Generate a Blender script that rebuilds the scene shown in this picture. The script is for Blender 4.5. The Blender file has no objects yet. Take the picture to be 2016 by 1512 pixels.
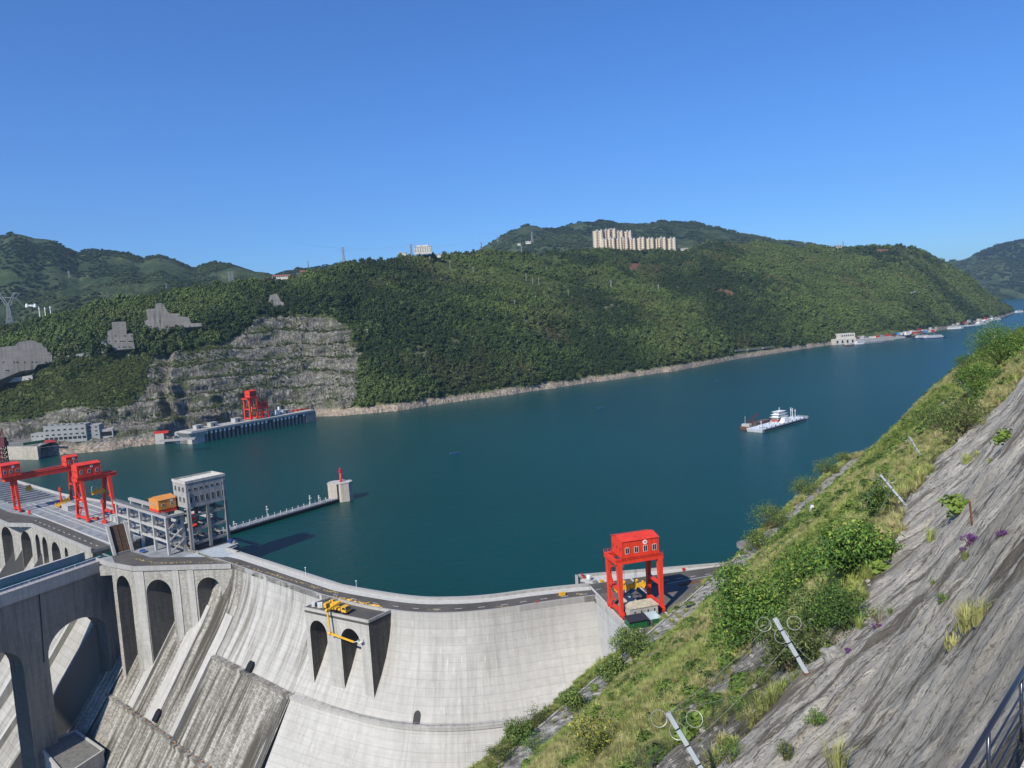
import bpy, math, random
import numpy as np
from mathutils import Vector, Matrix
from mathutils.bvhtree import BVHTree

SC = bpy.context.scene
COL = SC.collection
random.seed(7)
RNG = np.random.default_rng(7)

# ---------------------------------------------------------------- camera
F_PX = 1515.0
PITCH = math.radians(5.43)
ROLL = math.radians(3.43)
CAM_Z = 124.0
_f = Vector((0, math.cos(PITCH), -math.sin(PITCH)))
_r = Vector((1, 0, 0))
_u = Vector((0, math.sin(PITCH), math.cos(PITCH)))
CX = _r * math.cos(ROLL) - _u * math.sin(ROLL)
CY = _u * math.cos(ROLL) + _r * math.sin(ROLL)
cam_data = bpy.data.cameras.new('camera')
cam = bpy.data.objects.new('camera', cam_data)
COL.objects.link(cam)
cam_data.sensor_width = 36.0
cam_data.lens = 36.0 * F_PX / 2016.0
cam_data.clip_start = 0.2
cam_data.clip_end = 40000
_m = Matrix((CX, CY, -_f)).transposed().to_4x4()
_m.translation = Vector((0, 0, CAM_Z))
cam.matrix_world = _m
SC.camera = cam

# ---------------------------------------------------------------- sky, sun, exposure
SUN_EL = math.radians(40.5)
SUN_H = Vector((-0.54, -0.84, 0)).normalized()
sun_dir = Vector((SUN_H.x * math.cos(SUN_EL), SUN_H.y * math.cos(SUN_EL), math.sin(SUN_EL)))
world = bpy.data.worlds.new('World')
SC.world = world
world.use_nodes = True
wn = world.node_tree
sky = wn.nodes.new('ShaderNodeTexSky')
sky.sky_type = 'NISHITA'
sky.sun_disc = False
sky.sun_elevation = SUN_EL
sky.sun_rotation = math.atan2(SUN_H.x, SUN_H.y)
sky.altitude = 600
sky.air_density = 1.0
sky.dust_density = 0.9
sky.ozone_density = 4.5
hs_ = wn.nodes.new('ShaderNodeHueSaturation')
hs_.inputs['Saturation'].default_value = 1.12
wn.links.new(sky.outputs[0], hs_.inputs['Color'])
tn_ = wn.nodes.new('ShaderNodeMix'); tn_.data_type = 'RGBA'; tn_.blend_type = 'MULTIPLY'; tn_.inputs[0].default_value = 1; tn_.inputs[7].default_value = (0.60, 0.93, 1.36, 1)
wn.links.new(hs_.outputs[0], tn_.inputs[6])
wn.links.new(tn_.outputs[2], wn.nodes['Background'].inputs[0])
wn.nodes['Background'].inputs[1].default_value = 0.105
sun_data = bpy.data.lights.new('sun', 'SUN')
sun_data.energy = 5.0
sun_data.angle = math.radians(0.5)
sun_data.color = (1.0, 0.94, 0.82)
sun = bpy.data.objects.new('sun', sun_data)
COL.objects.link(sun)
sun.rotation_euler = sun_dir.to_track_quat('Z', 'Y').to_euler()
SC.view_settings.view_transform = 'Standard'
SC.view_settings.look = 'None'
SC.view_settings.gamma = 1
SC.view_settings.exposure = 0.14
SC.cycles.volume_bounces = 0
SC.cycles.max_bounces = 6
SC.cycles.diffuse_bounces = 1
SC.cycles.transparent_max_bounces = 6

# ---------------------------------------------------------------- projection helpers (pixels of the 2016 px photograph)
CAM = Vector((0, 0, CAM_Z))
def ray(px, py):
    return _f + CX * ((px - 1008) / F_PX) + CY * ((756 - py) / F_PX)
def at(px, py, z=0.0):
    d = ray(px, py); k = (z - CAM_Z) / d.z
    return CAM + d * k
def ad(px, py, D):
    d = ray(px, py)
    return CAM + d * (D / d.y)
def aw(px, py, a, b):
    """point where the ray meets the vertical plane through plan points a, b"""
    d = ray(px, py)
    nx, ny = (b[1] - a[1]), -(b[0] - a[0])
    k = (nx * a[0] + ny * a[1]) / (nx * d.x + ny * d.y)
    return CAM + d * k
def proj_np(P):
    q = P - np.array([0, 0, CAM_Z])
    zc = q @ np.array(_f); xc = q @ np.array(CX); yc = q @ np.array(CY)
    zc = np.maximum(zc, 1e-3)
    return 1008 + F_PX * xc / zc, 756 - F_PX * yc / zc

# dam frame: u along the crest (towards lower right of the photo), n downstream
DO = Vector((-134.9, 348.5, 0)); DU = Vector((0.745, -0.667, 0)); DN = Vector((-0.667, -0.745, 0))
def UN(u, n, z=0.0):
    v = DO + DU * u + DN * n
    return Vector((v.x, v.y, z))

# ---------------------------------------------------------------- value noise in numpy
def _hash(ix, iy, seed):
    h = (ix.astype(np.int64) * 374761393 + iy.astype(np.int64) * 668265263 + seed * 69069) & 0x7fffffff
    h = ((h ^ (h >> 13)) * 1274126177) & 0x7fffffff
    h = (h ^ (h >> 16)) & 0xffff
    return h / 65535.0
def vnoise(x, y, seed=0):
    ix = np.floor(x); iy = np.floor(y); fx = x - ix; fy = y - iy
    ix = ix.astype(np.int64); iy = iy.astype(np.int64)
    fx = fx * fx * (3 - 2 * fx); fy = fy * fy * (3 - 2 * fy)
    a = _hash(ix, iy, seed); b = _hash(ix + 1, iy, seed); c = _hash(ix, iy + 1, seed); d = _hash(ix + 1, iy + 1, seed)
    return (a * (1 - fx) + b * fx) * (1 - fy) + (c * (1 - fx) + d * fx) * fy
def fbm(x, y, octs=4, seed=0):
    s = 0; a = 0.5; t = 0
    for o in range(octs):
        s = s + a * vnoise(x, y, seed + o * 17); t += a
        x = x * 2.03 + 11.3; y = y * 2.03 + 5.7; a *= 0.5
    return s / t - 0.5
def in_poly(x, y, poly):
    x = np.asarray(x); r = np.zeros(x.shape, bool)
    n = len(poly)
    for i in range(n):
        x1, y1 = poly[i]; x2, y2 = poly[(i + 1) % n]
        if y1 == y2: continue
        c = ((y1 > y) != (y2 > y)) & (x < (x2 - x1) * (y - y1) / (y2 - y1) + x1)
        r ^= c
    return r
def sstep(a, b, x):
    t = np.clip((x - a) / (b - a), 0, 1)
    return t * t * (3 - 2 * t)

# ---------------------------------------------------------------- object helpers
def tag(o, label=None, cat=None, group=None, kind=None):
    if label: o['label'] = label
    if cat: o['category'] = cat
    if group: o['group'] = group
    if kind: o['kind'] = kind
    return o
def thing(name, label, cat, loc=(0, 0, 0), rz=0.0, group=None):
    o = bpy.data.objects.new(name, None)
    COL.objects.link(o)
    o.empty_display_size = 0.5
    o.location = loc; o.rotation_euler = (0, 0, rz)
    o['_m'] = 0
    del o['_m']
    return tag(o, label, cat, group)
def copy_tree(o, parent=None):
    c = o.copy(); COL.objects.link(c); c.parent = parent
    for ch in list(o.children): copy_tree(ch, c)
    return c
def root_matrix(o):
    m = Matrix.LocRotScale(o.location, o.rotation_euler, o.scale)
    return (root_matrix(o.parent) @ m) if o.parent else m

SPLIT = {'drain_holes': 'drain_hole', 'lamp_boxes': 'lamp_box', 'rusty_grate': 'grate', 'deck_slots': 'deck_slot', 'expansion_joint': 'expansion_joint', 'gate_post': 'gate_post', 'clamp': 'clamp',
         'bollard': 'bollard', 'anchor_heads': 'anchor_head', 'slot_openings': 'slot_opening', 'slot_blocks': 'slot_block', 'bay_beams': 'bay_beam', 'bay_openings': 'bay_opening', 'rail_kerbs': 'rail_kerb',
         'strut': 'strut', 'ground_floor_opening': 'ground_floor_opening', 'hall_windows': 'hall_window', 'arch_doors': 'arch_door', 'crane_rails': 'crane_rail', 'pier_facing': 'pier_facing', 'panel_rib': 'panel_rib', 'deck_rib': 'deck_rib', 'tie_beam': 'tie_beam', 'downpipe': 'downpipe', 'roof_edge': 'roof_edge', 'end_tie': 'end_tie', 'runway_beam': 'runway_beam', 'outrigger': 'outrigger', 'brace': 'brace'}
class MB:
    def __init__(s): s.v = []; s.f = []; s.mi = []; s.cur = 0; s.uv = None
    def mat(s, i): s.cur = i; return s
    def poly(s, pts):
        b = len(s.v); s.v += [Vector(p) for p in pts]; s.f.append(tuple(range(b, b + len(pts)))); s.mi.append(s.cur); return s
    def prism(s, poly, z0, z1):
        """plan polygon, z0/z1 numbers"""
        a = sum(poly[i][0] * poly[(i + 1) % len(poly)][1] - poly[(i + 1) % len(poly)][0] * poly[i][1] for i in range(len(poly)))
        if a < 0: poly = poly[::-1]
        return s.loft([(p[0], p[1], z0) for p in poly], [(p[0], p[1], z1) for p in poly])
    def loft(s, A, B, caps=True):
        b = len(s.v); n = len(A); s.v += [Vector(p) for p in A] + [Vector(p) for p in B]
        for i in range(n):
            j = (i + 1) % n; s.f.append((b + i, b + j, b + n + j, b + n + i)); s.mi.append(s.cur)
        if caps:
            s.f.append(tuple(b + i for i in range(n))[::-1]); s.mi.append(s.cur)
            s.f.append(tuple(b + n + i for i in range(n))); s.mi.append(s.cur)
        return s
    def box(s, c, d, rz=0.0):
        """centre, full sizes"""
        hx, hy, hz = d[0] / 2, d[1] / 2, d[2] / 2
        cs, sn = math.cos(rz), math.sin(rz)
        P = [(c[0] + x * cs - y * sn, c[1] + x * sn + y * cs) for x, y in ((-hx, -hy), (hx, -hy), (hx, hy), (-hx, hy))]
        return s.prism(P, c[2] - hz, c[2] + hz)
    def bx(s, x0, x1, y0, y1, z0, z1):
        return s.box(((x0 + x1) / 2, (y0 + y1) / 2, (z0 + z1) / 2), (abs(x1 - x0), abs(y1 - y0), abs(z1 - z0)))
    def beam(s, p0, p1, w, h=None, w1=None, h1=None, up=(0, 0, 1)):
        p0 = Vector(p0); p1 = Vector(p1); h = w if h is None else h
        w1 = w if w1 is None else w1; h1 = h if h1 is None else h1
        d = (p1 - p0).normalized(); upv = Vector(up)
        if abs(d.dot(upv)) > 0.99: upv = Vector((0, 1, 0))
        sx = d.cross(upv).normalized(); sy = sx.cross(d).normalized()
        A = [p0 + sx * a * w / 2 + sy * b * h / 2 for a, b in ((-1, -1), (1, -1), (1, 1), (-1, 1))]
        B = [p1 + sx * a * w1 / 2 + sy * b * h1 / 2 for a, b in ((-1, -1), (1, -1), (1, 1), (-1, 1))]
        return s.loft(A[::-1], B[::-1])
    def tube(s, pts, r, n=8, r1=None):
        pts = [Vector(p) for p in pts]; r1 = r if r1 is None else r1
        rings = []
        b = len(s.v)
        for i, p in enumerate(pts):
            d = (pts[min(i + 1, len(pts) - 1)] - pts[max(i - 1, 0)]).normalized()
            up = Vector((0, 0, 1)) if abs(d.z) < 0.95 else Vector((0, 1, 0))
            sx = d.cross(up).normalized(); sy = sx.cross(d).normalized()
            rr = r + (r1 - r) * i / max(1, len(pts) - 1)
            s.v += [p + (sx * math.cos(2 * math.pi * k / n) + sy * math.sin(2 * math.pi * k / n)) * rr for k in range(n)]
        for i in range(len(pts) - 1):
            for k in range(n):
                s.f.append((b + i * n + k, b + (i + 1) * n + k, b + (i + 1) * n + (k + 1) % n, b + i * n + (k + 1) % n)); s.mi.append(s.cur)
        s.f.append(tuple(b + k for k in range(n))); s.mi.append(s.cur)
        s.f.append(tuple(b + (len(pts) - 1) * n + k for k in range(n))[::-1]); s.mi.append(s.cur)
        return s
    def ring(s, c, R, r, nrm, n=20, m=6):
        nrm = Vector(nrm).normalized(); a = nrm.orthogonal().normalized(); b = nrm.cross(a)
        base = len(s.v); c = Vector(c)
        for i in range(n):
            t = 2 * math.pi * i / n; rd = a * math.cos(t) + b * math.sin(t)
            for k in range(m):
                q = 2 * math.pi * k / m
                s.v.append(c + rd * (R + r * math.cos(q)) + nrm * r * math.sin(q))
        for i in range(n):
            for k in range(m):
                s.f.append((base + i * m + k, base + ((i + 1) % n) * m + k, base + ((i + 1) % n) * m + (k + 1) % m, base + i * m + (k + 1) % m)); s.mi.append(s.cur)
        return s
    def build(s, name, mats, parent=None, world=False, smooth=False, uv=None):
        if not isinstance(mats, (list, tuple)): mats = [mats]
        if name in SPLIT and parent is not None and len(s.f) > 1:
            par = list(range(len(s.v)))
            def fd(i):
                while par[i] != i: par[i] = par[par[i]]; i = par[i]
                return i
            for f in s.f:
                r0 = fd(f[0])
                for i in f[1:]: par[fd(i)] = r0
            grp = {}
            for k, f in enumerate(s.f): grp.setdefault(fd(f[0]), []).append(k)
            nm = SPLIT[name]; o = None
            for fl in grp.values():
                m2 = MB(); mp = {}
                for k in fl:
                    ff = []
                    for i in s.f[k]:
                        if i not in mp: mp[i] = len(m2.v); m2.v.append(s.v[i])
                        ff.append(mp[i])
                    m2.f.append(tuple(ff)); m2.mi.append(s.mi[k])
                SPLIT.pop(nm, None); o = m2.build(nm, mats, parent, world, smooth)
            SPLIT[name] = nm
            return o
        v = s.v
        if world and parent is not None:
            inv = root_matrix(parent).inverted()
            v = [inv @ p for p in v]
        me = bpy.data.meshes.new(name)
        me.from_pydata([tuple(p) for p in v], [], s.f)
        for m in mats: me.materials.append(m)
        me.polygons.foreach_set('material_index', s.mi)
        if smooth: me.polygons.foreach_set('use_smooth', [True] * len(s.f))
        if uv is not None:
            ul = me.uv_layers.new(name='UVMap')
            li = np.zeros(len(me.loops), dtype=np.int32); me.loops.foreach_get('vertex_index', li)
            ul.data.foreach_set('uv', np.asarray(uv, dtype=np.float32)[li].ravel())
        me.update()
        o = bpy.data.objects.new(name, me); COL.objects.link(o)
        if parent is not None: o.parent = parent
        return o

def grid_mesh(name, P, mats, uv=None, attrs=None, smooth=True, parent=None, flip=False):
    """P: (rows, cols, 3) array"""
    R, C = P.shape[:2]
    idx = np.arange(R * C).reshape(R, C)
    q = np.stack([idx[:-1, :-1], idx[:-1, 1:], idx[1:, 1:], idx[1:, :-1]], -1).reshape(-1, 4)
    if flip: q = q[:, ::-1]
    me = bpy.data.meshes.new(name)
    me.vertices.add(R * C); me.vertices.foreach_set('co', P.reshape(-1).astype(np.float32))
    me.loops.add(q.size); me.loops.foreach_set('vertex_index', q.reshape(-1).astype(np.int32))
    me.polygons.add(len(q)); me.polygons.foreach_set('loop_start', np.arange(0, q.size, 4, dtype=np.int32))
    me.polygons.foreach_set('loop_total', np.full(len(q), 4, dtype=np.int32))
    if not isinstance(mats, (list, tuple)): mats = [mats]
    for m in mats: me.materials.append(m)
    me.update(calc_edges=True)
    me.polygons.foreach_set('use_smooth', np.full(len(q), smooth))
    if uv is not None:
        ul = me.uv_layers.new(name='UVMap')
        ul.data.foreach_set('uv', uv.reshape(-1, 2)[q.reshape(-1)].astype(np.float32).ravel())
    for k, a in (attrs or {}).items():
        at_ = me.attributes.new(k, 'FLOAT', 'POINT'); at_.data.foreach_set('value', a.reshape(-1).astype(np.float32))
    o = bpy.data.objects.new(name, me); COL.objects.link(o)
    if parent is not None: o.parent = parent
    return o

# ---------------------------------------------------------------- materials
class NT:
    """small helper to write shader node trees"""
    def __init__(s, name, rough=0.8, spec=0.3, metal=0.0):
        s.m = bpy.data.materials.new(name); s.m.use_nodes = True
        s.t = s.m.node_tree; s.N = s.t.nodes; s.L = s.t.links
        s.b = s.N['Principled BSDF']
        s.b.inputs['Roughness'].default_value = rough
        s.b.inputs['Specular IOR Level'].default_value = spec
        s.b.inputs['Metallic'].default_value = metal
    def n(s, t, ins=None, **kw):
        x = s.N.new(t)
        for k, v in kw.items(): setattr(x, k, v)
        for k, v in (ins or {}).items():
            if hasattr(v, 'links') or isinstance(v, bpy.types.NodeSocket): s.L.new(v, x.inputs[k])
            else: x.inputs[k].default_value = v
        return x
    def pos(s): return s.n('ShaderNodeNewGeometry').outputs['Position']
    def uv(s): return s.n('ShaderNodeTexCoord').outputs['UV']
    def mapv(s, v, scale=(1, 1, 1), rot=(0, 0, 0), loc=(0, 0, 0)):
        return s.n('ShaderNodeMapping', {'Vector': v, 'Scale': scale, 'Rotation': rot, 'Location': loc}).outputs[0]
    def noise(s, v, scale, detail=4, rough=0.55, dist=0.0):
        return s.n('ShaderNodeTexNoise', {'Vector': v, 'Scale': scale, 'Detail': detail, 'Roughness': rough, 'Distortion': dist}).outputs[0]
    def ramp(s, f, stops, interp='LINEAR'):
        r = s.n('ShaderNodeValToRGB', {0: f}); e = r.color_ramp; e.interpolation = interp
        while len(e.elements) < len(stops): e.elements.new(0.5)
        for el, (p, c) in zip(e.elements, stops):
            el.position = p; el.color = (c[0], c[1], c[2], 1) if isinstance(c, (tuple, list)) else (c, c, c, 1)
        return r.outputs[0]
    def mix(s, f, a, b, mode='MIX'):
        x = s.n('ShaderNodeMix', data_type='RGBA', blend_type=mode)
        for k, v in ((0, f), (6, a), (7, b)):
            if isinstance(v, bpy.types.NodeSocket): s.L.new(v, x.inputs[k])
            else: x.inputs[k].default_value = (v if k == 0 else ((v[0], v[1], v[2], 1) if isinstance(v, (tuple, list)) else (v, v, v, 1)))
        return x.outputs[2]
    def math(s, op, a, b=0.0, clamp=False):
        x = s.n('ShaderNodeMath', operation=op, use_clamp=clamp)
        for k, v in ((0, a), (1, b)):
            if isinstance(v, bpy.types.NodeSocket): s.L.new(v, x.inputs[k])
            else: x.inputs[k].default_value = v
        return x.outputs[0]
    def attr(s, name, typ='GEOMETRY'):
        return s.n('ShaderNodeAttribute', attribute_name=name, attribute_type=typ).outputs['Fac']
    def wall(s):
        """metres along a wall and up it, from the surface normal"""
        g = s.n('ShaderNodeNewGeometry')
        t = s.n('ShaderNodeVectorMath', {0: g.outputs['True Normal'], 1: (0, 0, 1)}, operation='CROSS_PRODUCT').outputs[0]
        t = s.n('ShaderNodeVectorMath', {0: t}, operation='NORMALIZE').outputs[0]
        h = s.n('ShaderNodeVectorMath', {0: g.outputs['Position'], 1: t}, operation='DOT_PRODUCT').outputs['Value']
        z = s.n('ShaderNodeSeparateXYZ', {0: g.outputs['Position']}).outputs[2]
        return s.n('ShaderNodeCombineXYZ', {0: h, 1: z}).outputs[0]
    def color(s, c):
        if isinstance(c, bpy.types.NodeSocket): s.L.new(c, s.b.inputs['Base Color'])
        else: s.b.inputs['Base Color'].default_value = (c[0], c[1], c[2], 1)
        return s
    def bump(s, h, strength=0.3, dist=1.0):
        x = s.n('ShaderNodeBump', {'Height': h, 'Strength': strength, 'Distance': dist})
        s.L.new(x.outputs[0], s.b.inputs['Normal']); return s

def plain(name, c, rough=0.6, spec=0.3, metal=0.0, var=0.12, scale=0.6, bump=0.0):
    m = NT(name, rough, spec, metal)
    p = m.pos()
    n1 = m.noise(p, scale, 5, 0.6)
    col = m.mix(m.ramp(n1, [(0.3, 0), (0.7, 1)]), tuple(x * (1 - var) for x in c), tuple(min(1, x * (1 + var)) for x in c))
    m.color(col)
    if bump: m.bump(m.noise(p, scale * 6, 4), bump, 0.1)
    return m.m

def painted(name, c, wear=0.15):
    """paint with rain streaks, chalking and a little rust in the wear"""
    m = NT(name, 0.45, 0.4)
    p = m.pos()
    n1 = m.noise(m.mapv(p, (0.5, 0.5, 0.08)), 1.6, 6, 0.65)
    n2 = m.noise(p, 3.0, 5, 0.7)
    col = m.mix(m.ramp(n1, [(0.35, 0), (0.7, 1)]), tuple(x * 0.86 for x in c), tuple(min(1, x * 1.08 + 0.01) for x in c))
    col = m.mix(m.ramp(n2, [(0.66, 0), (0.78, wear)]), col, (c[0] * 0.35 + 0.03, c[1] * 0.35 + 0.02, c[2] * 0.35 + 0.015))
    m.color(col)
    m.L.new(m.ramp(n2, [(0.3, 0.38), (0.8, 0.65)]), m.b.inputs['Roughness'])
    return m.m

def concrete(name, c=(0.36, 0.35, 0.33), blocks=None, stain=0.5, use_uv=False, lift=None, streak=1.0, sc=1.0, patch=0.35, bscale=0.4):
    """concrete or masonry face: pour lines, joints, vertical streaks, stains"""
    m = NT(name, 0.9, 0.15)
    w = m.uv() if use_uv else m.wall()
    big = m.noise(w, 0.035 * sc, 5, 0.6)
    mid = m.noise(w, 0.35 * sc, 6, 0.65)
    st = m.noise(m.mapv(w, (1.0, 0.06, 1)), 0.55 * sc * streak, 7, 0.7)
    hz = m.noise(m.mapv(w, (0.03, 1.0, 1)), 0.9 * sc, 4, 0.6)
    col = m.mix(m.ramp(mid, [(0.25, 0), (0.75, 1)]), tuple(x * 0.86 for x in c), tuple(x * 1.14 for x in c))
    col = m.mix(m.ramp(big, [(0.3, 0), (0.7, 0.55)]), col, tuple(x * 0.72 for x in c))
    col = m.mix(m.ramp(hz, [(0.42, 0), (0.62, 0.35)]), col, tuple(x * 0.8 for x in c))
    dark = (c[0] * 0.34, c[1] * 0.32, c[2] * 0.29)
    sf = m.ramp(st, [(0.44, 0), (0.62, stain)])
    pf = m.ramp(m.noise(w, 0.02 * sc, 3, 0.5), [(0.42, 1 - patch), (0.6, 1)])
    col = m.mix(m.math('MULTIPLY', sf, pf), col, dark)
    eff = m.ramp(m.noise(m.mapv(w, (1.0, 0.12, 1)), 1.1 * sc, 5, 0.6), [(0.62, 0), (0.72, 0.5)])
    col = m.mix(eff, col, tuple(min(1, x * 1.45) for x in c))
    h = mid
    if blocks:
        bw, bh, strength = blocks
        br = m.n('ShaderNodeTexBrick', {'Vector': w, 'Color1': (0.75, 0.75, 0.75, 1), 'Color2': (1.15, 1.15, 1.15, 1), 'Mortar': (0.55, 0.55, 0.55, 1),
                 'Scale': 1.0, 'Brick Width': bw, 'Row Height': bh, 'Mortar Size': min(bw, bh) * 0.055, 'Mortar Smooth': 0.3, 'Bias': 0.0})
        col = m.mix(strength, col, br.outputs[0], 'MULTIPLY')
    if lift:
        lw, lh, ls = lift
        br = m.n('ShaderNodeTexBrick', {'Vector': w, 'Color1': (0.9, 0.9, 0.9, 1), 'Color2': (1.06, 1.06, 1.06, 1), 'Mortar': (0.5, 0.5, 0.49, 1),
                 'Scale': 1.0, 'Brick Width': lw, 'Row Height': lh, 'Mortar Size': 0.09, 'Mortar Smooth': 0.2}, offset=0.0)
        col = m.mix(ls, col, br.outputs[0], 'MULTIPLY')
    m.color(col)
    m.bump(m.math('ADD', h, m.math('MULTIPLY', m.noise(w, 4.0, 3), 0.3)), bscale, 0.25)
    return m.m

RED = painted('red_paint', (0.72, 0.045, 0.018))
REDD = painted('dull_red_paint', (0.5, 0.04, 0.022), 0.3)
ORANGE = painted('orange_paint', (0.62, 0.25, 0.05))
YELLOW = painted('yellow_paint', (0.75, 0.42, 0.03), 0.3)
GREEN = painted('green_paint', (0.012, 0.11, 0.035))
BLUE = painted('blue_paint', (0.03, 0.25, 0.62))
WHITE = painted('white_paint', (0.78, 0.78, 0.76), 0.2)
NAVY = painted('navy_paint', (0.02, 0.05, 0.2))
STEEL = painted('galvanised_steel', (0.33, 0.37, 0.40), 0.2)
RUST = plain('rusty_steel', (0.16, 0.07, 0.04), 0.9, var=0.4, scale=2)
DARK = plain('dark_opening', (0.012, 0.012, 0.014), 0.6)
GLASS = plain('window_glass', (0.02, 0.03, 0.035), 0.12, 0.6)
BLACK = plain('black_rubber', (0.015, 0.015, 0.016), 0.8)
GREYM = painted('grey_machinery', (0.25, 0.26, 0.27), 0.3)
# ================================================================ far bank, mountains, water
def interp(tab, x, c=1):
    a = np.array(tab, float); return np.interp(x, a[:, 0], a[:, c])

# shoreline (pixel column, row on the water) and ridge (column, row, distance)
SHORE = [(-400, 935), (-60, 912), (81, 899), (218, 886), (307, 874), (365, 858), (420, 850), (560, 826), (624, 820), (672, 819), (782, 809), (885, 793), (1005, 777),
         (1139, 757), (1319, 732), (1344, 728), (1444, 708), (1594, 685), (1644, 678), (1767, 667), (1854, 650), (1911, 638), (1967, 627),
         (1994, 617.5), (2004, 614), (2060, 612), (2300, 610)]
RIDGE = [(-400, 640, 1050), (0, 637, 1060), (100, 614, 1080), (187, 595, 1100), (293, 575, 1150), (400, 559, 1200), (513, 547, 1250), (567, 545, 1280),
         (600, 537, 1300), (633, 528, 1330), (672, 517, 1380), (772, 505, 1500), (859, 500, 1600), (952, 490, 1750), (1039, 498, 1850), (1089, 491, 1950),
         (1172, 489, 2080), (1250, 491, 2180), (1344, 495, 2250), (1387, 479, 2300), (1477, 479, 2450), (1544, 480, 2500), (1621, 489, 2600), (1711, 484, 2700),
         (1777, 481, 2750), (1804, 488, 2760), (1844, 508, 2780), (1877, 524, 2800), (1911, 542, 2850), (1944, 571, 2900), (1977, 598, 2950), (1990, 608, 2990), (1998, 614, 3010),
         (2060, 630, 3020), (2300, 640, 3030)]
QUARRY = [(298, 705), (380, 687), (465, 668), (490, 640), (500, 622), (560, 625), (640, 622), (690, 640), (706, 700), (704, 760), (696, 800), (640, 812),
          (600, 822), (480, 870), (330, 900), (60, 930), (-300, 960), (-300, 800), (0, 832), (150, 808), (262, 798), (290, 770)]
SCRUB = [(-300, 790), (-300, 700), (0, 748), (110, 720), (200, 700), (298, 700), (310, 730), (300, 780), (262, 802), (150, 812), (0, 836)]
STRIP = [(-300, 770), (0, 738), (100, 706), (290, 686), (290, 697), (200, 704), (100, 722), (0, 752), (-300, 800)]
PATCHES = [[(795, 690), (815, 676), (850, 682), (842, 706), (806, 712)], [(1012, 648), (1030, 622), (1060, 628), (1052, 650), (1030, 660)],
           [(1080, 660), (1110, 640), (1124, 648), (1100, 668)], [(870, 672), (905, 668), (900, 684), (868, 690)], [(735, 750), (746, 748), (742, 762)],
           [(1180, 602), (1210, 596), (1215, 610), (1190, 616)], [(745, 705), (772, 700), (770, 716), (748, 716)]]
REDSOIL = [[(1404, 574), (1420, 568), (1438, 574), (1456, 582), (1448, 586), (1412, 580)], [(1494, 568), (1505, 570), (1512, 578), (1502, 576)], [(1236, 520), (1262, 516), (1268, 530), (1240, 530)],
           [(1714, 492), (1750, 490), (1752, 500), (1730, 502)], [(1872, 530), (1884, 532), (1880, 538)]]
PLATFORM = [(-400, 860), (330, 860)]

cols = np.concatenate([np.arange(-300, 760, 3.0), np.arange(760, 2060, 4.0), np.arange(2060, 2240, 20.0)])
NV = 230
vv = np.linspace(0, 1.25, NV) ** 1.15
sy = interp(SHORE, cols); ry = interp(RIDGE, cols); rD = interp(RIDGE, cols, 2)
Ps = np.array([at(c, y, 0) for c, y in zip(cols, sy)])
Pr = np.array([ad(c, y, D) for c, y, D in zip(cols, ry, rD)])
Pr[:, 2] -= 7.0     # the trees on the ridge make up the rest
V = np.repeat(vv[:, None], len(cols), 1)
XY = Ps[None, :, :2] * (1 - V[..., None]) + Pr[None, :, :2] * V[..., None]
zr = Pr[:, 2][None, :]
# height profile; quarry columns rise in a steep cut face, then gently
qw = sstep(720, 660, cols)[None, :]
base = np.minimum(V, 1) ** 0.72
cut = np.interp(V, [0, 0.04, 0.06, 0.10, 0.13, 0.55, 1.0, 2], [0, 0.02, 0.10, 0.11, 0.2, 0.74, 1.0, 1.0])
plat_w = sstep(345, 325, cols)[None, :]
Zf = zr * (base * (1 - qw) + cut * qw)
Zplat = np.interp(V, [0, 0.03, 0.05, 0.22, 0.23, 0.55, 1.0, 2], [0, 0.03, 0.092, 0.094, 0.15, 0.7, 1.0, 1.0]) * zr
Zf = Zf * (1 - plat_w) + Zplat * plat_w
behind = np.clip(V - 1, 0, 1)
Zf = Zf - behind * zr * 1.2 - behind * 60
X = XY[..., 0]; Y = XY[..., 1]
env = np.clip(V * 6, 0, 1) * (1 - 0.75 * sstep(0.8, 1.0, V)) * np.where(V > 1, 0.3, 1)
amp = 40 * (1 - 0.6 * qw)
Zf = Zf + env * amp * fbm(X / 210, Y / 210, 4, 3) * np.clip(zr / 150, 0.05, 1)
gul = fbm(X / 90, Y / 260, 3, 9)
Zf = Zf + env * 26 * (1 - qw) * gul * np.clip(zr / 150, 0.05, 1)
PX, PY = proj_np(np.stack([X, Y, Zf], -1).reshape(-1, 3)); PX = PX.reshape(X.shape); PY = PY.reshape(X.shape)
def soft(poly, k=9.0):
    jx = PX + 22 * fbm(X / 25, Y / 25 + Zf / 20, 3, 31); jy = PY + 14 * fbm(X / 25 + 50, Y / 25 + Zf / 20, 3, 32)
    return in_poly(jx, jy, poly).astype(float)
rock = soft(QUARRY)
scrub = soft(SCRUB) * (1 - rock)
strip = soft(STRIP)
for p in PATCHES: rock = np.maximum(rock, soft(p) * .55)
red = np.zeros_like(rock)
for p in REDSOIL: red = np.maximum(red, in_poly(PX + 6 * fbm(X / 30, Y / 30, 2, 5), PY + 3 * fbm(X / 20, Y / 20, 2, 6), p).astype(float))
shore_w = 1 - sstep(6.5, 10.5, Zf + 5 * fbm(X / 18, Y / 18, 3, 41))
shore_w = shore_w * np.where(PX < 640, 0.8, 1)
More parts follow.
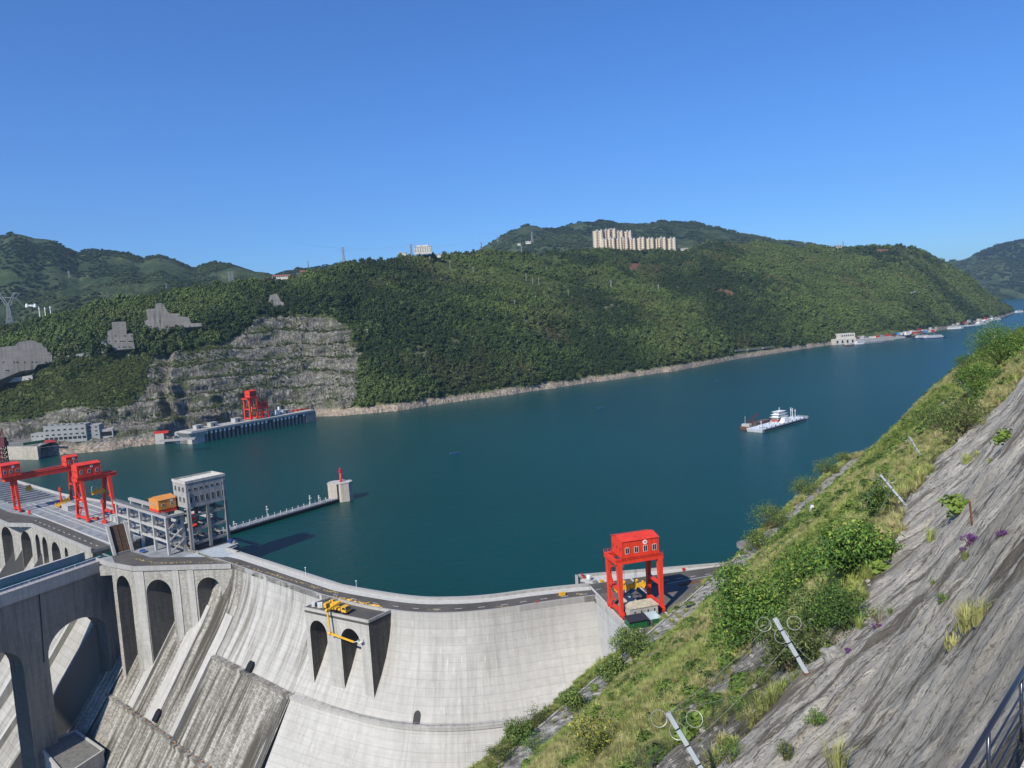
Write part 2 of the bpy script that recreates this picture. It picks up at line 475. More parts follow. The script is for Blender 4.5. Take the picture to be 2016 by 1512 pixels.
# benches in the cut faces
tm = np.clip(rock + scrub + strip, 0, 1) * (PX < 712)
step = 19.0; zz = Zf + 16 * fbm(X / 90, Y / 90, 4, 77) + 0.03 * (X + 300); k = np.floor(zz / step); fr = zz / step - k
Zt = (k + (0.5 * fr + 0.5 * sstep(0.10, 0.9, fr))) * step + (Zf - zz)
bench = (tm > 0.5) & (fr < 0.16)
Zf = Zf * (1 - tm) + Zt * tm
rough = fbm(X / 8, Y / 9 + Zf / 7, 4, 51)
Zf = Zf + tm * rough * 6.0 * (V < 1)
X = X + tm * (fbm(X / 14 + 9, Zf / 10, 3, 52)) * 9
Y = Y + tm * ((fbm(X / 14, Zf / 8, 4, 53)) * 11 + fbm(X / 45, Zf / 30, 3, 54) * 26)
# rocky shore
Zf = Zf + shore_w * np.clip(V * 60, 0, 1) * 3.2 * fbm(X / 7, Y / 7, 4, 61)
Y = Y + shore_w * 16 * fbm(X / 22, X * 0 + 3.3, 4, 62) * np.clip(1 - V * 14, 0, 1) * sstep(640, 700, cols)[None, :]
Zf[0, :] = -6
X[0, :] = Ps[:, 0]; Y[0, :] = Y[1, :] - 3

hill = NT('hill_ground', 0.95, 0.1)
p = hill.pos()
rk = hill.noise(hill.mapv(p, (0.16, 0.16, 0.045)), 1.0, 8, 0.7, 0.4)
rk2 = hill.noise(hill.mapv(p, (0.02, 0.02, 0.35)), 1.0, 5, 0.65)
vo = hill.n('ShaderNodeTexVoronoi', {'Vector': hill.mapv(p, (0.22, 0.22, 0.11)), 'Scale': 1.0}, feature='DISTANCE_TO_EDGE').outputs[0]
rc = hill.ramp(rk, [(0.3, (0.09, 0.08, 0.063)), (0.45, (0.19, 0.175, 0.142)), (0.57, (0.28, 0.262, 0.215)), (0.72, (0.47, 0.44, 0.37))])
rc = hill.mix(hill.ramp(rk2, [(0.48, 0), (0.62, 0.45)]), rc, (0.075, 0.076, 0.07))
rc = hill.mix(hill.ramp(vo, [(0.0, 0.8), (0.09, 0)]), rc, (0.04, 0.04, 0.042))
gr = hill.ramp(hill.noise(p, 0.06, 6, 0.6), [(0.3, (0.035, 0.045, 0.018)), (0.5, (0.075, 0.1, 0.03)), (0.72, (0.15, 0.165, 0.055))])
pale = hill.ramp(hill.noise(p, 0.25, 6, 0.65), [(0.3, (0.16, 0.12, 0.085)), (0.5, (0.36, 0.29, 0.22)), (0.75, (0.56, 0.49, 0.41))])
moss = hill.ramp(hill.noise(hill.mapv(p, (0.05, 0.05, 0.12)), 1.0, 6, 0.65), [(0.5, 0), (0.6, 0.8)])
rc = hill.mix(moss, rc, hill.mix(0.5, gr, (0.06, 0.065, 0.035)))
c = hill.mix(hill.attr('rock'), gr, rc)
c = hill.mix(hill.attr('strip'), c, hill.mix(hill.ramp(rk, [(0.45, 0), (0.6, 1)]), c, (0.30, 0.30, 0.27)))
c = hill.mix(hill.attr('shore'), c, pale)
c = hill.mix(hill.attr('red'), c, (0.20, 0.10, 0.065))
hill.color(c)
hill.bump(hill.math('ADD', rk, hill.math('MULTIPLY', vo, 0.5)), 0.9, 5.0)
far_bank = grid_mesh('river_bank_hill', np.stack([X, Y, Zf], -1), hill.m, attrs={'rock': rock, 'strip': strip * (1 - scrub), 'shore': shore_w, 'red': red})
tag(far_bank, 'forested hillside of the far bank with grey quarried benches above the quay', None, None, 'structure')

# mountains beyond, each a ridge sheet with a front slope down to its foot
def mountain(name, ridge, D, foot_z, depth, seed, rough=60, attrs_green=0.5):
    cs = np.arange(ridge[0][0], ridge[-1][0] + 1, 4.0)
    ry_ = interp(ridge, cs) + 3.0 * fbm(cs / 14, cs * 0, 3, seed)
    N = 90
    v = np.linspace(0, 1.15, N)
    Pr_ = np.array([ad(c_, y_, D) for c_, y_ in zip(cs, ry_)])
    Vm = np.repeat(v[:, None], len(cs), 1)
    foot = Pr_.copy(); dirn = Pr_[:, :2] / np.linalg.norm(Pr_[:, :2], axis=1)[:, None]
    foot[:, :2] = Pr_[:, :2] - dirn * depth
    XY_ = foot[None, :, :2] * (1 - Vm[..., None]) + Pr_[None, :, :2] * Vm[..., None]
    zrr = Pr_[:, 2][None, :]
    Z_ = foot_z + (zrr - foot_z) * np.clip(Vm, 0, 1) ** 0.85 - np.clip(Vm - 1, 0, 1) * depth * 0.7
    X_ = XY_[..., 0]; Y_ = XY_[..., 1]
    e = np.clip(Vm * 4, 0, 1) * (1 - sstep(0.75, 1.0, Vm)) * 1.0
    rdg = 1 - np.abs(2 * fbm(X_ / 520, Y_ / 700, 4, seed + 1)) * 2
    Z_ = Z_ + e * rough * (rdg - 0.7) + e * rough * 0.5 * fbm(X_ / 160, Y_ / 160, 3, seed + 2)
    o = grid_mesh(name, np.stack([X_, Y_, Z_], -1), hillfar.m)
    return o, (X_, Y_, Z_)
hillfar = NT('far_mountain_ground', 0.95, 0.05)
p = hillfar.pos()
c = hillfar.ramp(hillfar.noise(p, 0.006, 8, 0.62), [(0.3, (0.03, 0.05, 0.022)), (0.5, (0.055, 0.08, 0.032)), (0.64, (0.10, 0.12, 0.055)), (0.8, (0.18, 0.165, 0.10))])
cl = hillfar.ramp(hillfar.noise(hillfar.mapv(p, (0.004, 0.004, 0.03)), 1.0, 6, 0.6), [(0.66, 0), (0.72, 0.7)])
hillfar.color(hillfar.mix(cl, c, (0.22, 0.2, 0.17)))
hillfar.bump(hillfar.noise(p, 0.03, 6, 0.65), 1.0, 30.0)
ML = [(-300, 520), (-60, 485), (0, 466), (23, 457), (67, 468), (100, 471), (127, 485), (150, 497), (165, 493), (183, 491), (247, 497), (280, 508), (310, 502), (343, 510), (370, 524), (383, 528),
      (405, 519), (420, 515), (460, 520), (500, 533), (540, 541), (600, 556), (660, 575)]
MC = [(900, 512), (935, 497), (950, 487), (970, 475), (989, 463), (1012, 452), (1035, 443), (1055, 443), (1069, 449), (1095, 450), (1120, 443), (1139, 437), (1160, 438), (1189, 432), (1222, 440), (1262, 443),
      (1280, 440), (1302, 434), (1344, 438), (1364, 436), (1376, 438), (1387, 445), (1411, 447), (1461, 461), (1500, 467), (1527, 473), (1600, 480), (1700, 500)]
MS = [(500, 560), (547, 539), (583, 529), (633, 523), (690, 515), (760, 520)]
MR = [(1830, 540), (1864, 514), (1891, 512), (1911, 505), (1935, 494), (1961, 483), (1990, 476), (2016, 471), (2100, 455), (2300, 430)]
mt_l, GL = mountain('mountain', ML, 3000, 60, 1500, 101, 70)
mt_c, GC = mountain('mountain', MC, 4600, 150, 1800, 111, 70)
mt_s, GS = mountain('mountain', MS, 3600, 100, 1200, 121, 40)
mt_r, GR = mountain('mountain', MR, 6600, -5, 1700, 131, 110)
tag(mt_l, 'green wooded mountain range with four rounded summits at the far left', None, None, 'structure')
tag(mt_c, 'blue-green mountain behind the apartment towers', None, None, 'structure')
tag(mt_s, 'low distant ridge in the saddle behind the white house', None, None, 'structure')
tag(mt_r, 'hazy mountain closing the gorge at the far right', None, None, 'structure')

# ---------------------------------------------------------------- trees: one wood that nobody could count
def leafm(name, lo, hi, rough=0.75):
    m = NT(name, rough, 0.2)
    t = m.attr('tint', 'INSTANCER')
    g = m.n('ShaderNodeNewGeometry')
    n = m.noise(g.outputs['Position'], 0.35, 3, 0.6)
    c = m.mix(m.math('ADD', m.math('MULTIPLY', t, 0.8), m.math('MULTIPLY', n, 0.3), True), lo, hi)
    c = m.mix(m.math('MULTIPLY', m.attr('dry', 'INSTANCER'), 0.8), c, (0.13, 0.105, 0.045))
    m.color(c)
    return m.m
def crown_mesh(seed, lobes=7, leaves=150, mat=None):
    """a broad crown of small leaf clumps spread through its volume, on a short trunk"""
    r = random.Random(seed); mb = MB()
    cs = []
    for i in range(lobes):
        a = r.uniform(0, 6.28); q = r.uniform(0.1, 0.62); z = r.uniform(0.35, 1.0) if i else 1.1
        cs.append((Vector((math.cos(a) * q, math.sin(a) * q, z)) if i else Vector((0, 0, 1.05)), r.uniform(0.34, 0.55)))
    for c_, rad in cs:
        # inner mass
        b = len(mb.v); nu, nvv = 6, 4
        for k in range(leaves // lobes):
            d = Vector((r.gauss(0, 1), r.gauss(0, 1), r.gauss(0.25, 0.9))).normalized()
            p0 = c_ + d * rad * r.uniform(0.7, 1.08)
            s_ = r.uniform(0.10, 0.2)
            nrm = (d + Vector((r.gauss(0, .45), r.gauss(0, .45), r.gauss(0.2, .45)))).normalized()
            a1 = nrm.orthogonal().normalized(); a2 = nrm.cross(a1); t = r.uniform(0, 6.28)
            e1 = a1 * math.cos(t) + a2 * math.sin(t); e2 = nrm.cross(e1)
            mb.poly([p0 + e1 * s_, p0 + e2 * s_ * .8 + nrm * s_ * .25, p0 - e1 * s_ * 1.1, p0 - e2 * s_ * .7 - nrm * s_ * .2])
        # dark solid core so light does not fall straight through
        N = 5
        ringp = []
        top = c_ + Vector((0, 0, rad * .72)); bot = c_ - Vector((0, 0, rad * .6))
        ringp = [c_ + Vector((math.cos(6.283 * k / N), math.sin(6.283 * k / N), 0)) * rad * .72 for k in range(N)]
        for k in range(N):
            mb.poly([ringp[k], ringp[(k + 1) % N], top]); mb.poly([ringp[(k + 1) % N], ringp[k], bot])
    me = bpy.data.meshes.new('crown_proto'); me.from_pydata([tuple(v) for v in mb.v], [], mb.f); me.materials.append(mat); me.update()
    return bpy.data.objects.new('crown_proto', me)

def scatter(name, pts, scl, protos, label, tint=None, dry=None, rot=None, aniso=None, nrm=None):
    """one 'stuff' object: instances of a few prototypes on a point mesh"""
    n = len(pts)
    me = bpy.data.meshes.new(name)
    me.vertices.add(n); me.vertices.foreach_set('co', np.asarray(pts, np.float32).ravel())
    def fa(k, v, typ='FLOAT'):
        a = me.attributes.new(k, typ, 'POINT'); a.data.foreach_set('value', np.asarray(v, np.int32 if typ == 'INT' else np.float32))
    fa('scl', scl); fa('tint', RNG.random(n) if tint is None else tint); fa('dry', np.zeros(n) if dry is None else dry)
    fa('sz', np.asarray(scl) * (RNG.uniform(0.8, 1.3, n) if aniso is None else aniso))
    fa('pick', RNG.integers(0, len(protos), n), 'INT'); fa('rz', RNG.uniform(0, 6.283, n))
    tx = np.zeros(n) if nrm is None else nrm[0]; ty = np.zeros(n) if nrm is None else nrm[1]
    fa('rx', tx); fa('ry', ty)
    o = bpy.data.objects.new(name, me); COL.objects.link(o)
    g = bpy.data.node_groups.new(name + '_nodes', 'GeometryNodeTree')
    g.interface.new_socket('Geometry', in_out='INPUT', socket_type='NodeSocketGeometry')
    g.interface.new_socket('Geometry', in_out='OUTPUT', socket_type='NodeSocketGeometry')
    N = g.nodes; L = g.links
    gi = N.new('NodeGroupInput'); go = N.new('NodeGroupOutput')
    join = N.new('GeometryNodeGeometryToInstance')
    for pr in reversed(protos):
        oi = N.new('GeometryNodeObjectInfo'); oi.inputs['Object'].default_value = pr
        L.new(oi.outputs['Geometry'], join.inputs[0])
    iop = N.new('GeometryNodeInstanceOnPoints'); iop.inputs['Pick Instance'].default_value = True
    def na(k, typ='FLOAT'):
        x = N.new('GeometryNodeInputNamedAttribute'); x.data_type = typ; x.inputs[0].default_value = k
        return x.outputs[0]
    cx = N.new('ShaderNodeCombineXYZ'); L.new(na('scl'), cx.inputs[0]); L.new(na('scl'), cx.inputs[1]); L.new(na('sz'), cx.inputs[2])
    rx = N.new('ShaderNodeCombineXYZ'); L.new(na('rx'), rx.inputs[0]); L.new(na('ry'), rx.inputs[1]); L.new(na('rz'), rx.inputs[2])
    L.new(gi.outputs[0], iop.inputs['Points'])
    gg = N.new('GeometryNodeGeometryToInstance')
    # join prototypes as separate instances
    jn = N.new('GeometryNodeJoinGeometry')
    for pr in reversed(protos):
        oi = N.new('GeometryNodeObjectInfo'); oi.inputs['Object'].default_value = pr; oi.inputs['As Instance'].default_value = True
        L.new(oi.outputs['Geometry'], jn.inputs[0])
    N.remove(join); N.remove(gg)
    L.new(jn.outputs[0], iop.inputs['Instance']); L.new(na('pick', 'INT'), iop.inputs['Instance Index'])
    L.new(rx.outputs[0], iop.inputs['Rotation']); L.new(cx.outputs[0], iop.inputs['Scale'])
    L.new(iop.outputs[0], go.inputs[0])
    md = o.modifiers.new('scatter', 'NODES'); md.node_group = g
    return tag(o, label, None, None, 'stuff')

LEAF = leafm('tree_leaves', (0.016, 0.034, 0.012), (0.105, 0.145, 0.036))
CR = [crown_mesh(200 + i, 6 + i % 3, 130, LEAF) for i in range(6)]

def sample_grid(X_, Y_, Z_, mask, n, seed=0, wt=None):
    R, C = X_.shape
    g = np.random.default_rng(seed)
    a = np.abs((X_[1:, :-1] - X_[:-1, :-1]) * (Y_[:-1, 1:] - Y_[:-1, :-1]) - (Y_[1:, :-1] - Y_[:-1, :-1]) * (X_[:-1, 1:] - X_[:-1, :-1]))
    w = a * mask[:-1, :-1]
    if wt is not None: w = w * wt[:-1, :-1]
    w = w.ravel() / w.sum()
    idx = g.choice(len(w), n, p=w); i, j = idx // (C - 1), idx % (C - 1)
    s, t = g.random(n), g.random(n)
    def lp(A): return (A[i, j] * (1 - s) + A[i + 1, j] * s) * (1 - t) + (A[i, j + 1] * (1 - s) + A[i + 1, j + 1] * s) * t
    return np.stack([lp(X_), lp(Y_), lp(Z_)], -1), i, j

SLABS = [  # shotcrete slabs: outlines as stepped polygons in the photo, laid on the hill
    [(0, 697), (0, 688), (32, 684), (34, 679), (42, 677), (44, 676), (58, 674), (70, 675), (72, 678), (83, 680), (84, 686), (92, 689), (94, 697), (103, 698), (103, 717), (74, 722), (68, 731), (40, 735), (0, 752), (-60, 770), (-60, 700)],
    [(198, 674), (212, 672), (212, 656), (222, 652), (220, 638), (248, 637), (250, 662), (256, 660), (262, 661), (263, 676), (266, 690), (240, 692), (200, 700)],
    [(285, 636), (293, 632), (288, 614), (294, 612), (306, 611), (306, 602), (319, 600), (327, 612), (333, 621), (352, 621), (358, 627), (372, 628), (376, 640), (397, 640), (397, 646), (372, 648), (330, 656), (290, 658)],
    [(529, 596), (532, 585), (545, 581), (550, 589), (552, 596), (559, 599), (560, 611), (545, 612), (528, 606)]]
slabmask = np.zeros_like(rock)
for s_ in SLABS: slabmask = np.maximum(slabmask, in_poly(PX, PY, s_).astype(float))
PX2, PY2 = proj_np(np.stack([X, Y, Zf], -1).reshape(-1, 3)); PX2 = PX2.reshape(X.shape); PY2 = PY2.reshape(X.shape)
# keep-clear zones for quay, office platform, port
CLEAR = [[(-300, 930), (-300, 830), (60, 832), (330, 838), (330, 905)], [(300, 880), (300, 835), (640, 790), (640, 850)],
         [(1640, 690), (1640, 664), (1780, 650), (1860, 640), (1860, 660), (1760, 680)],
         [(1440, 700), (1440, 686), (1520, 680), (1525, 690)]]
clear = np.zeros_like(rock)
for c_ in CLEAR: clear = np.maximum(clear, in_poly(PX2, PY2, c_).astype(float))
tree_ok = np.clip(1 - rock * 1.3, 0, 1) * (1 - scrub) * (1 - slabmask) * (shore_w < 0.25) * (1 - red) * (V < 1.06) * (1 - clear) * (Zf > 6)
dist = np.sqrt(X ** 2 + Y ** 2)
open_ = sstep(0.0, 0.1, fbm(X / 110, Y / 110, 4, 88)) * sstep(0.35, 0.6, V) * (PX > 850)
pts, ii, jj = sample_grid(X, Y, Zf, tree_ok * (1 - 0.8 * open_), 84000, 5, (1100 / dist) ** 1.1)
dd = np.linalg.norm(pts[:, :2], axis=1)
pts[:, 2] -= 1.2
zone = fbm(pts[:, 0] / 160, pts[:, 1] / 160, 4, 66)
zone2 = fbm(pts[:, 0] / 40, pts[:, 1] / 40, 3, 67)
tint = np.clip(0.31 + zone * 2.9 + zone2 * 1.4 + RNG.normal(0, 0.2, len(pts)) + 0.2 * open_[ii, jj] + 0.12 * sstep(900, 1500, PX2[ii, jj]), 0, 1)
dry = np.clip(fbm(pts[:, 0] / 70, pts[:, 1] / 70, 3, 68) * 2.2 - 0.15 + RNG.normal(0, 0.12, len(pts)), 0, 0.75)
scl = (2.3 + 5.2 * RNG.random(len(pts)) ** 2.8) * (1 + .5 * np.clip(zone2 * 2, -.4, .5)) * (1 + np.clip((dd - 1200) / 3000, 0, 1)) * (1 - 0.35 * open_[ii, jj])
scatter('forest', pts, scl, CR, 'broadleaf forest covering the far bank as one mass', tint, dry)
# scrub on the quarried benches
sm = np.clip(scrub + bench * rock * .8 + strip * 0.25, 0, 1.6) * (V < 1) * (1 - clear) * (1 - slabmask)
sm = sm + 0.22 * rock * (V < 1) * (PX < 712) * (1 - clear) * (fbm(X / 30, Y / 30, 3, 91) > 0.02)
pts, ii, jj = sample_grid(X, Y, Zf, sm, 15000, 6)
scatter('ground_cover', pts, RNG.uniform(0.7, 2.1, len(pts)), CR, 'olive scrub growing on the rock benches above the quay',
        np.clip(0.75 + RNG.normal(0, 0.2, len(pts)), 0, 1), np.clip(RNG.normal(0.25, 0.2, len(pts)), 0, 0.8), aniso=RNG.uniform(.6, 1, len(pts)))
# trees on the mountains
mp = []; ms = []
for G, n_, s0 in ((GL, 15000, 10), (GC, 12000, 15), (GS, 1500, 11), (GR, 8000, 20)):
    a, i_, j_ = sample_grid(G[0], G[1], G[2], np.ones_like(G[0]), n_, n_)
    mp.append(a); ms.append(RNG.uniform(0.7, 1.3, n_) * s0)
mp = np.concatenate(mp); ms = np.concatenate(ms)
z1 = fbm(mp[:, 0] / 400, mp[:, 1] / 400, 4, 166); mk_ = fbm(mp[:, 0] / 150, mp[:, 1] / 150, 4, 167) < .1; mp = mp[mk_]; ms = ms[mk_]; z1 = z1[mk_]
scatter('mountain_forest', mp, ms * 0.75, CR, 'distant forest on the mountains behind the far bank', np.clip(0.35 + z1 * 2 + RNG.normal(0, .12, len(mp)), 0, 1),
        np.clip(z1 * 0.8, 0, 0.5), aniso=ms * 0 + 0.55)

BVH_BANK = BVHTree.FromPolygons([tuple(p) for p in np.stack([X, Y, Zf], -1).reshape(-1, 3)[:]],
    [tuple(q) for q in (lambda idx: np.stack([idx[:-1, :-1], idx[:-1, 1:], idx[1:, 1:], idx[1:, :-1]], -1).reshape(-1, 4))(np.arange(X.size).reshape(X.shape)).tolist()])
def on_bank(px, py, default=1500):
    h = BVH_BANK.ray_cast(CAM, ray(px, py).normalized())
    return h[0] if h[0] is not None else ad(px, py, default)

# ---------------------------------------------------------------- water
wm = NT('river_water', 0.26, 0.5)
wm.b.inputs['IOR'].default_value = 1.33
p = wm.pos()
far = wm.n('ShaderNodeCameraData').outputs['View Distance']
cw = wm.ramp(wm.noise(p, 0.0022, 3, 0.5), [(0.35, (0.002, 0.044, 0.036)), (0.65, (0.002, 0.056, 0.052))])
wm.color(cw)
n1 = wm.noise(wm.mapv(p, (1, 1.6, 1), (0, 0, 0.5)), 0.55, 4, 0.6)
n2 = wm.noise(wm.mapv(p, (1, 1.3, 1), (0, 0, -0.3)), 0.11, 4, 0.6)
wm.bump(wm.math('ADD', n1, wm.math('MULTIPLY', n2, 1.6)), 0.8, 0.8)
# the sheet stops under the dam and the right bank
wpts = [UN(-640, -3), UN(-91, -5), UN(-91, 24), UN(-71, 24), UN(-71, -5), UN(60, -5)] + [Vector(q) for q in ((-38, 282, 0), (-24, 281, 0), (-8, 282, 0), (24, 290, 0), (60, 290, 0), (150, 330, 0), (400, 420, 0), (1500, 1200, 0), (9000, 2500, 0), (12000, 30000, 0), (-12000, 30000, 0), (-12000, 700, 0))]
wb = MB(); wb.poly([(q.x, q.y, 0) for q in wpts]); water = wb.build('river_water', wm.m)
tag(water, 'wide teal river reservoir turning blue upstream', None, None, 'structure')
# ================================================================ dam
def slope_mat(name, seed):
    m = NT(name, .92, .12); w = m.mapv(m.uv(), (1, 1, 1), (0, 0, 0), (seed, seed, 0))
    br = m.n('ShaderNodeTexBrick', {'Vector': w, 'Color1': (.10, .10, .10, 1), 'Color2': (1, 1, 1, 1), 'Mortar': (.0, .0, .0, 1), 'Scale': 1.0, 'Brick Width': 1.5, 'Row Height': .75, 'Mortar Size': .07, 'Mortar Smooth': .3})
    st = m.noise(m.mapv(w, (1.0, .05, 1)), .34, 6, .6); big = m.noise(m.mapv(w, (1, .45, 1)), .045, 4, .55); fine = m.noise(w, 1.3, 6, .75)
    k = m.math('ADD', m.math('MULTIPLY', br.outputs[0], .26), m.math('ADD', m.math('MULTIPLY', fine, .58), m.math('MULTIPLY', m.math('SUBTRACT', st, .5), -.9)))
    col = m.ramp(k, [(.28, (.17, .155, .128)), (.45, (.29, .275, .24)), (.6, (.40, .385, .345)), (.78, (.58, .56, .51))])
    dk = m.math('MULTIPLY', m.ramp(st, [(.42, 0), (.6, 1)]), m.ramp(big, [(.44, .1), (.54, 1)]))
    col = m.mix(dk, col, (.075, .068, .055))
    col = m.mix(m.ramp(m.noise(m.mapv(w, (1.0, .04, 1)), .8, 4, .6), [(.64, 0), (.7, .7)]), col, (.6, .58, .53))
    m.color(col); m.bump(m.math('ADD', fine, m.math('MULTIPLY', br.outputs[0], .4)), .35, .15); return m.m
CONC = concrete('dam_concrete', (0.49, 0.475, 0.44), None, 0.35, use_uv=True, lift=(17.0, 3.0, 0.45), patch=0.75)
CONCW = concrete('white_concrete', (0.50, 0.48, 0.44), None, 0.45, lift=(40, 3.0, 0.3), patch=0.5)
MAS = concrete('masonry_face', (0.44, 0.42, 0.37), (1.3, 0.55, 0.8), 0.55, patch=0.4)
SLOPE = slope_mat('stained_slope', 3.0)
SLOPE2 = slope_mat('stained_slope_lower', 8.0)
WALLC = concrete('weathered_concrete', (0.30, 0.285, 0.255), None, 0.7, lift=(12, 4.5, 0.3), patch=0.6)
PLAINC = concrete('plain_concrete', (0.40, 0.39, 0.37), None, 0.4)
PALE = concrete('pale_concrete', (0.48, 0.465, 0.43), None, 0.35)
JAMB_SHADE = concrete('jamb_masonry_painted_shade', (0.15, 0.14, 0.125), (1.3, 0.55, 0.6), 0.7, patch=0.7)  # masonry colour lowered to paint in the shade of the arch interiors
DECKC = plain('deck_concrete', (0.25, 0.262, 0.272), 0.9, 0.1, var=0.3, scale=0.25)
DECKW = plain('deck_white', (0.5, 0.49, 0.45), 0.9, 0.1, var=0.12, scale=0.8)
ASPH = plain('asphalt', (0.10, 0.093, 0.085), 0.92, 0.1, var=0.22, scale=0.12)
LINE = plain('line_paint', (0.7, 0.7, 0.66), 0.8, var=0.15, scale=2)
LINEY = plain('yellow_line_paint', (0.6, 0.42, 0.12), 0.8, var=0.3, scale=2)

dam = thing('dam', 'long pale concrete dam with curved face and arched openings, road on its crest', 'dam', (-60, 300, 14))
ZP = [(15, 0), (12.6, 0), (9, .5), (4, 1.9), (-2, 4.3), (-8, 7.6), (-14, 11.5), (-20, 15.9)]
def chaikin(P, k=3):
    for _ in range(k):
        Q = [P[0]]
        for a, b in zip(P[:-1], P[1:]):
            Q.append((a[0] * .75 + b[0] * .25, a[1] * .75 + b[1] * .25)); Q.append((a[0] * .25 + b[0] * .75, a[1] * .25 + b[1] * .75))
        Q.append(P[-1]); P = Q
    return P
def pl_norm(P):
    out = []
    for i in range(len(P)):
        a = P[max(i - 1, 0)]; b = P[min(i + 1, len(P) - 1)]
        dx, dy = b[0] - a[0], b[1] - a[1]; L = math.hypot(dx, dy)
        out.append((dy / L, -dx / L))   # downstream side (right of direction of travel)
    return out
def face_grid(name, P, prof, mat_, scale=lambda i, s: 1.0, cumz=None, sub=3, parent=dam):
    """P: plan polyline, prof: list of (z, n)"""
    N = pl_norm(P); pr = []
    for (z0, n0), (z1, n1) in zip(prof[:-1], prof[1:]):
        m_ = max(1, int(abs(z0 - z1) / 3)) if z0 != z1 else 1
        for k in range(m_): t = k / m_; pr.append((z0 + (z1 - z0) * t, n0 + (n1 - n0) * t))
    pr.append(prof[-1])
    arc = [0]
    for a, b in zip(P[:-1], P[1:]): arc.append(arc[-1] + math.hypot(b[0] - a[0], b[1] - a[1]))
    pl = [0]
    for a, b in zip(pr[:-1], pr[1:]): pl.append(pl[-1] - math.hypot(b[0] - a[0], b[1] - a[1]))
    A = np.zeros((len(pr), len(P), 3)); U = np.zeros((len(pr), len(P), 2))
    for r, (z, n) in enumerate(pr):
        for c, (q, nn) in enumerate(zip(P, N)):
            k = scale(c, arc[c] / arc[-1])
            A[r, c] = (q[0] + nn[0] * n * k, q[1] + nn[1] * n * k, z); U[r, c] = (arc[c], pl[r])
    o = grid_mesh(name, A, mat_, uv=U, smooth=False, parent=None)
    o.parent = parent; o.matrix_parent_inverse = root_matrix(parent).inverted()
    return o
def lin(u0, u1, n=12): return [(UN(u0 + (u1 - u0) * i / n, 0).x, UN(u0 + (u1 - u0) * i / n, 0).y) for i in range(n + 1)]
PA = lin(-62, 9.7); PB = lin(9.7, 71.5, 16)
CPTS = chaikin([tuple(UN(70, 0)[:2]), (-66.5, 289.5), (-52.4, 280.8), (-38.9, 275.2), (-24, 273.3), (-8.5, 274.9), (3.1, 278.0), (16, 280.8), (27.5, 282.7)], 3)
ledgeA = [(-20, 15.9), (-50, 37.0), (-50.0, 39.2), (-51.3, 39.2), (-51.3, 38.6), (-130, 94)]
face_grid('sloping_face', PA, ZP[:-1] + ledgeA, SLOPE)['label'] = 'dark-stained masonry slope below the arches'
face_grid('upper_face', PB, ZP, concrete('upper_concrete', (.5, .485, .45), None, .95, use_uv=True, lift=(9, 3, .4), patch=.75, streak=.5))['label'] = 'pale upper face between the arches and the twin-arch block'
face_grid('sloping_face', PB, [(-20, 15.9), (-20, 18.6), (-21.2, 18.6), (-21.2, 18.0), (-50, 38.2), (-50, 40.2), (-51.3, 40.2), (-51.3, 39.6), (-130, 95)], SLOPE2)['label'] = 'streaked masonry slope between the two ledges'
PCs = lambda i, s: 0.9 + 0.1 * max(0, 1 - s * 4)
face_grid('main_face', CPTS, ZP + [(-20, 18.4), (-21.3, 18.4), (-21.3, 17.8), (-50, 37), (-80, 60), (-140, 110)], CONC, PCs)['label'] = 'smooth curved pale concrete face right of the twin-arch block'
# side face where the thicker part starts
mb = MB()
def onP(u, z, n): return UN(u, n, z)
mb.poly([onP(9.7, -20, 13), onP(9.7, -20, 18.6), onP(9.7, -50, 40.2), onP(9.7, -50, 34)])
mb.poly([onP(70, -20, 12), onP(70, -20, 18.6), onP(70, -50, 40.2), onP(70, -130, 96), onP(70, -130, 80), onP(70, -50, 30)])
mb.build('step_face', PALE, dam, world=True)
# ribs running down the left slope
for u0, u1, m_ in ((-40, -34.5, CONCW), (-20.5, -11.5, CONCW), (3.2, 9.6, CONCW)):
    mb = MB()
    tab = [(-6, 6.3), (-14, 11.5), (-20, 15.9), (-49.8, 36.9)]
    for (z0, n0), (z1, n1) in zip(tab[:-1], tab[1:]):
        h = 0.45
        mb.loft([onP(u0, z0, n0 - .5), onP(u1, z0, n0 - .5), onP(u1, z1, n1 - .5), onP(u0, z1, n1 - .5)],
                [onP(u0, z0 + .4, n0 + h), onP(u1, z0 + .4, n0 + h), onP(u1, z1 + .4, n1 + h), onP(u0, z1 + .4, n1 + h)])
    mb.build('rib', PALE, dam, world=True)
# steep darker recessed panels and drain holes
for (u, z, n, s_) in ((38, -19.2, 16.5, 1.8), (-12, -47.5, 36.2, 1.9)):
    mb = MB(); ar = [(s_ * math.cos(a), s_ * math.sin(a)) for a in np.linspace(0, math.pi, 9)]
    pts = [(q[0], q[1] + 1.6) for q in ar] + [(-s_, -1.2), (s_, -1.2)]
    mb.loft([onP(u + a, z + b, n + 0.5 - b * .7) for a, b in pts], [onP(u + a, z + b, n - 1.5) for a, b in pts])
    mb.build('gallery_mouth', DARK, dam, world=True)
cm = CPTS; cn = pl_norm(CPTS)
def onC(px, z, extra=0.0):
    """point on the main face seen in column px at height z"""
    best = None
    for q, nn in zip(cm, cn):
        n = np.interp(-z, [-a[0] for a in ZP], [a[1] for a in ZP]) if z > -20 else 18 + (-21 - z) * 0.6
        n = n * 0.88 + extra
        P_ = Vector((q[0] + nn[0] * n, q[1] + nn[1] * n, z)); d = P_ - CAM
        x = 1008 + F_PX * d.dot(CX) / d.dot(_f)
        if best is None or abs(x - px) < best[0]: best = (abs(x - px), P_, nn)
    return best[1], Vector((best[2][0], best[2][1], 0))
P_, nn = onC(821, -18.6)
t_ = Vector((-nn.y, nn.x, 0))
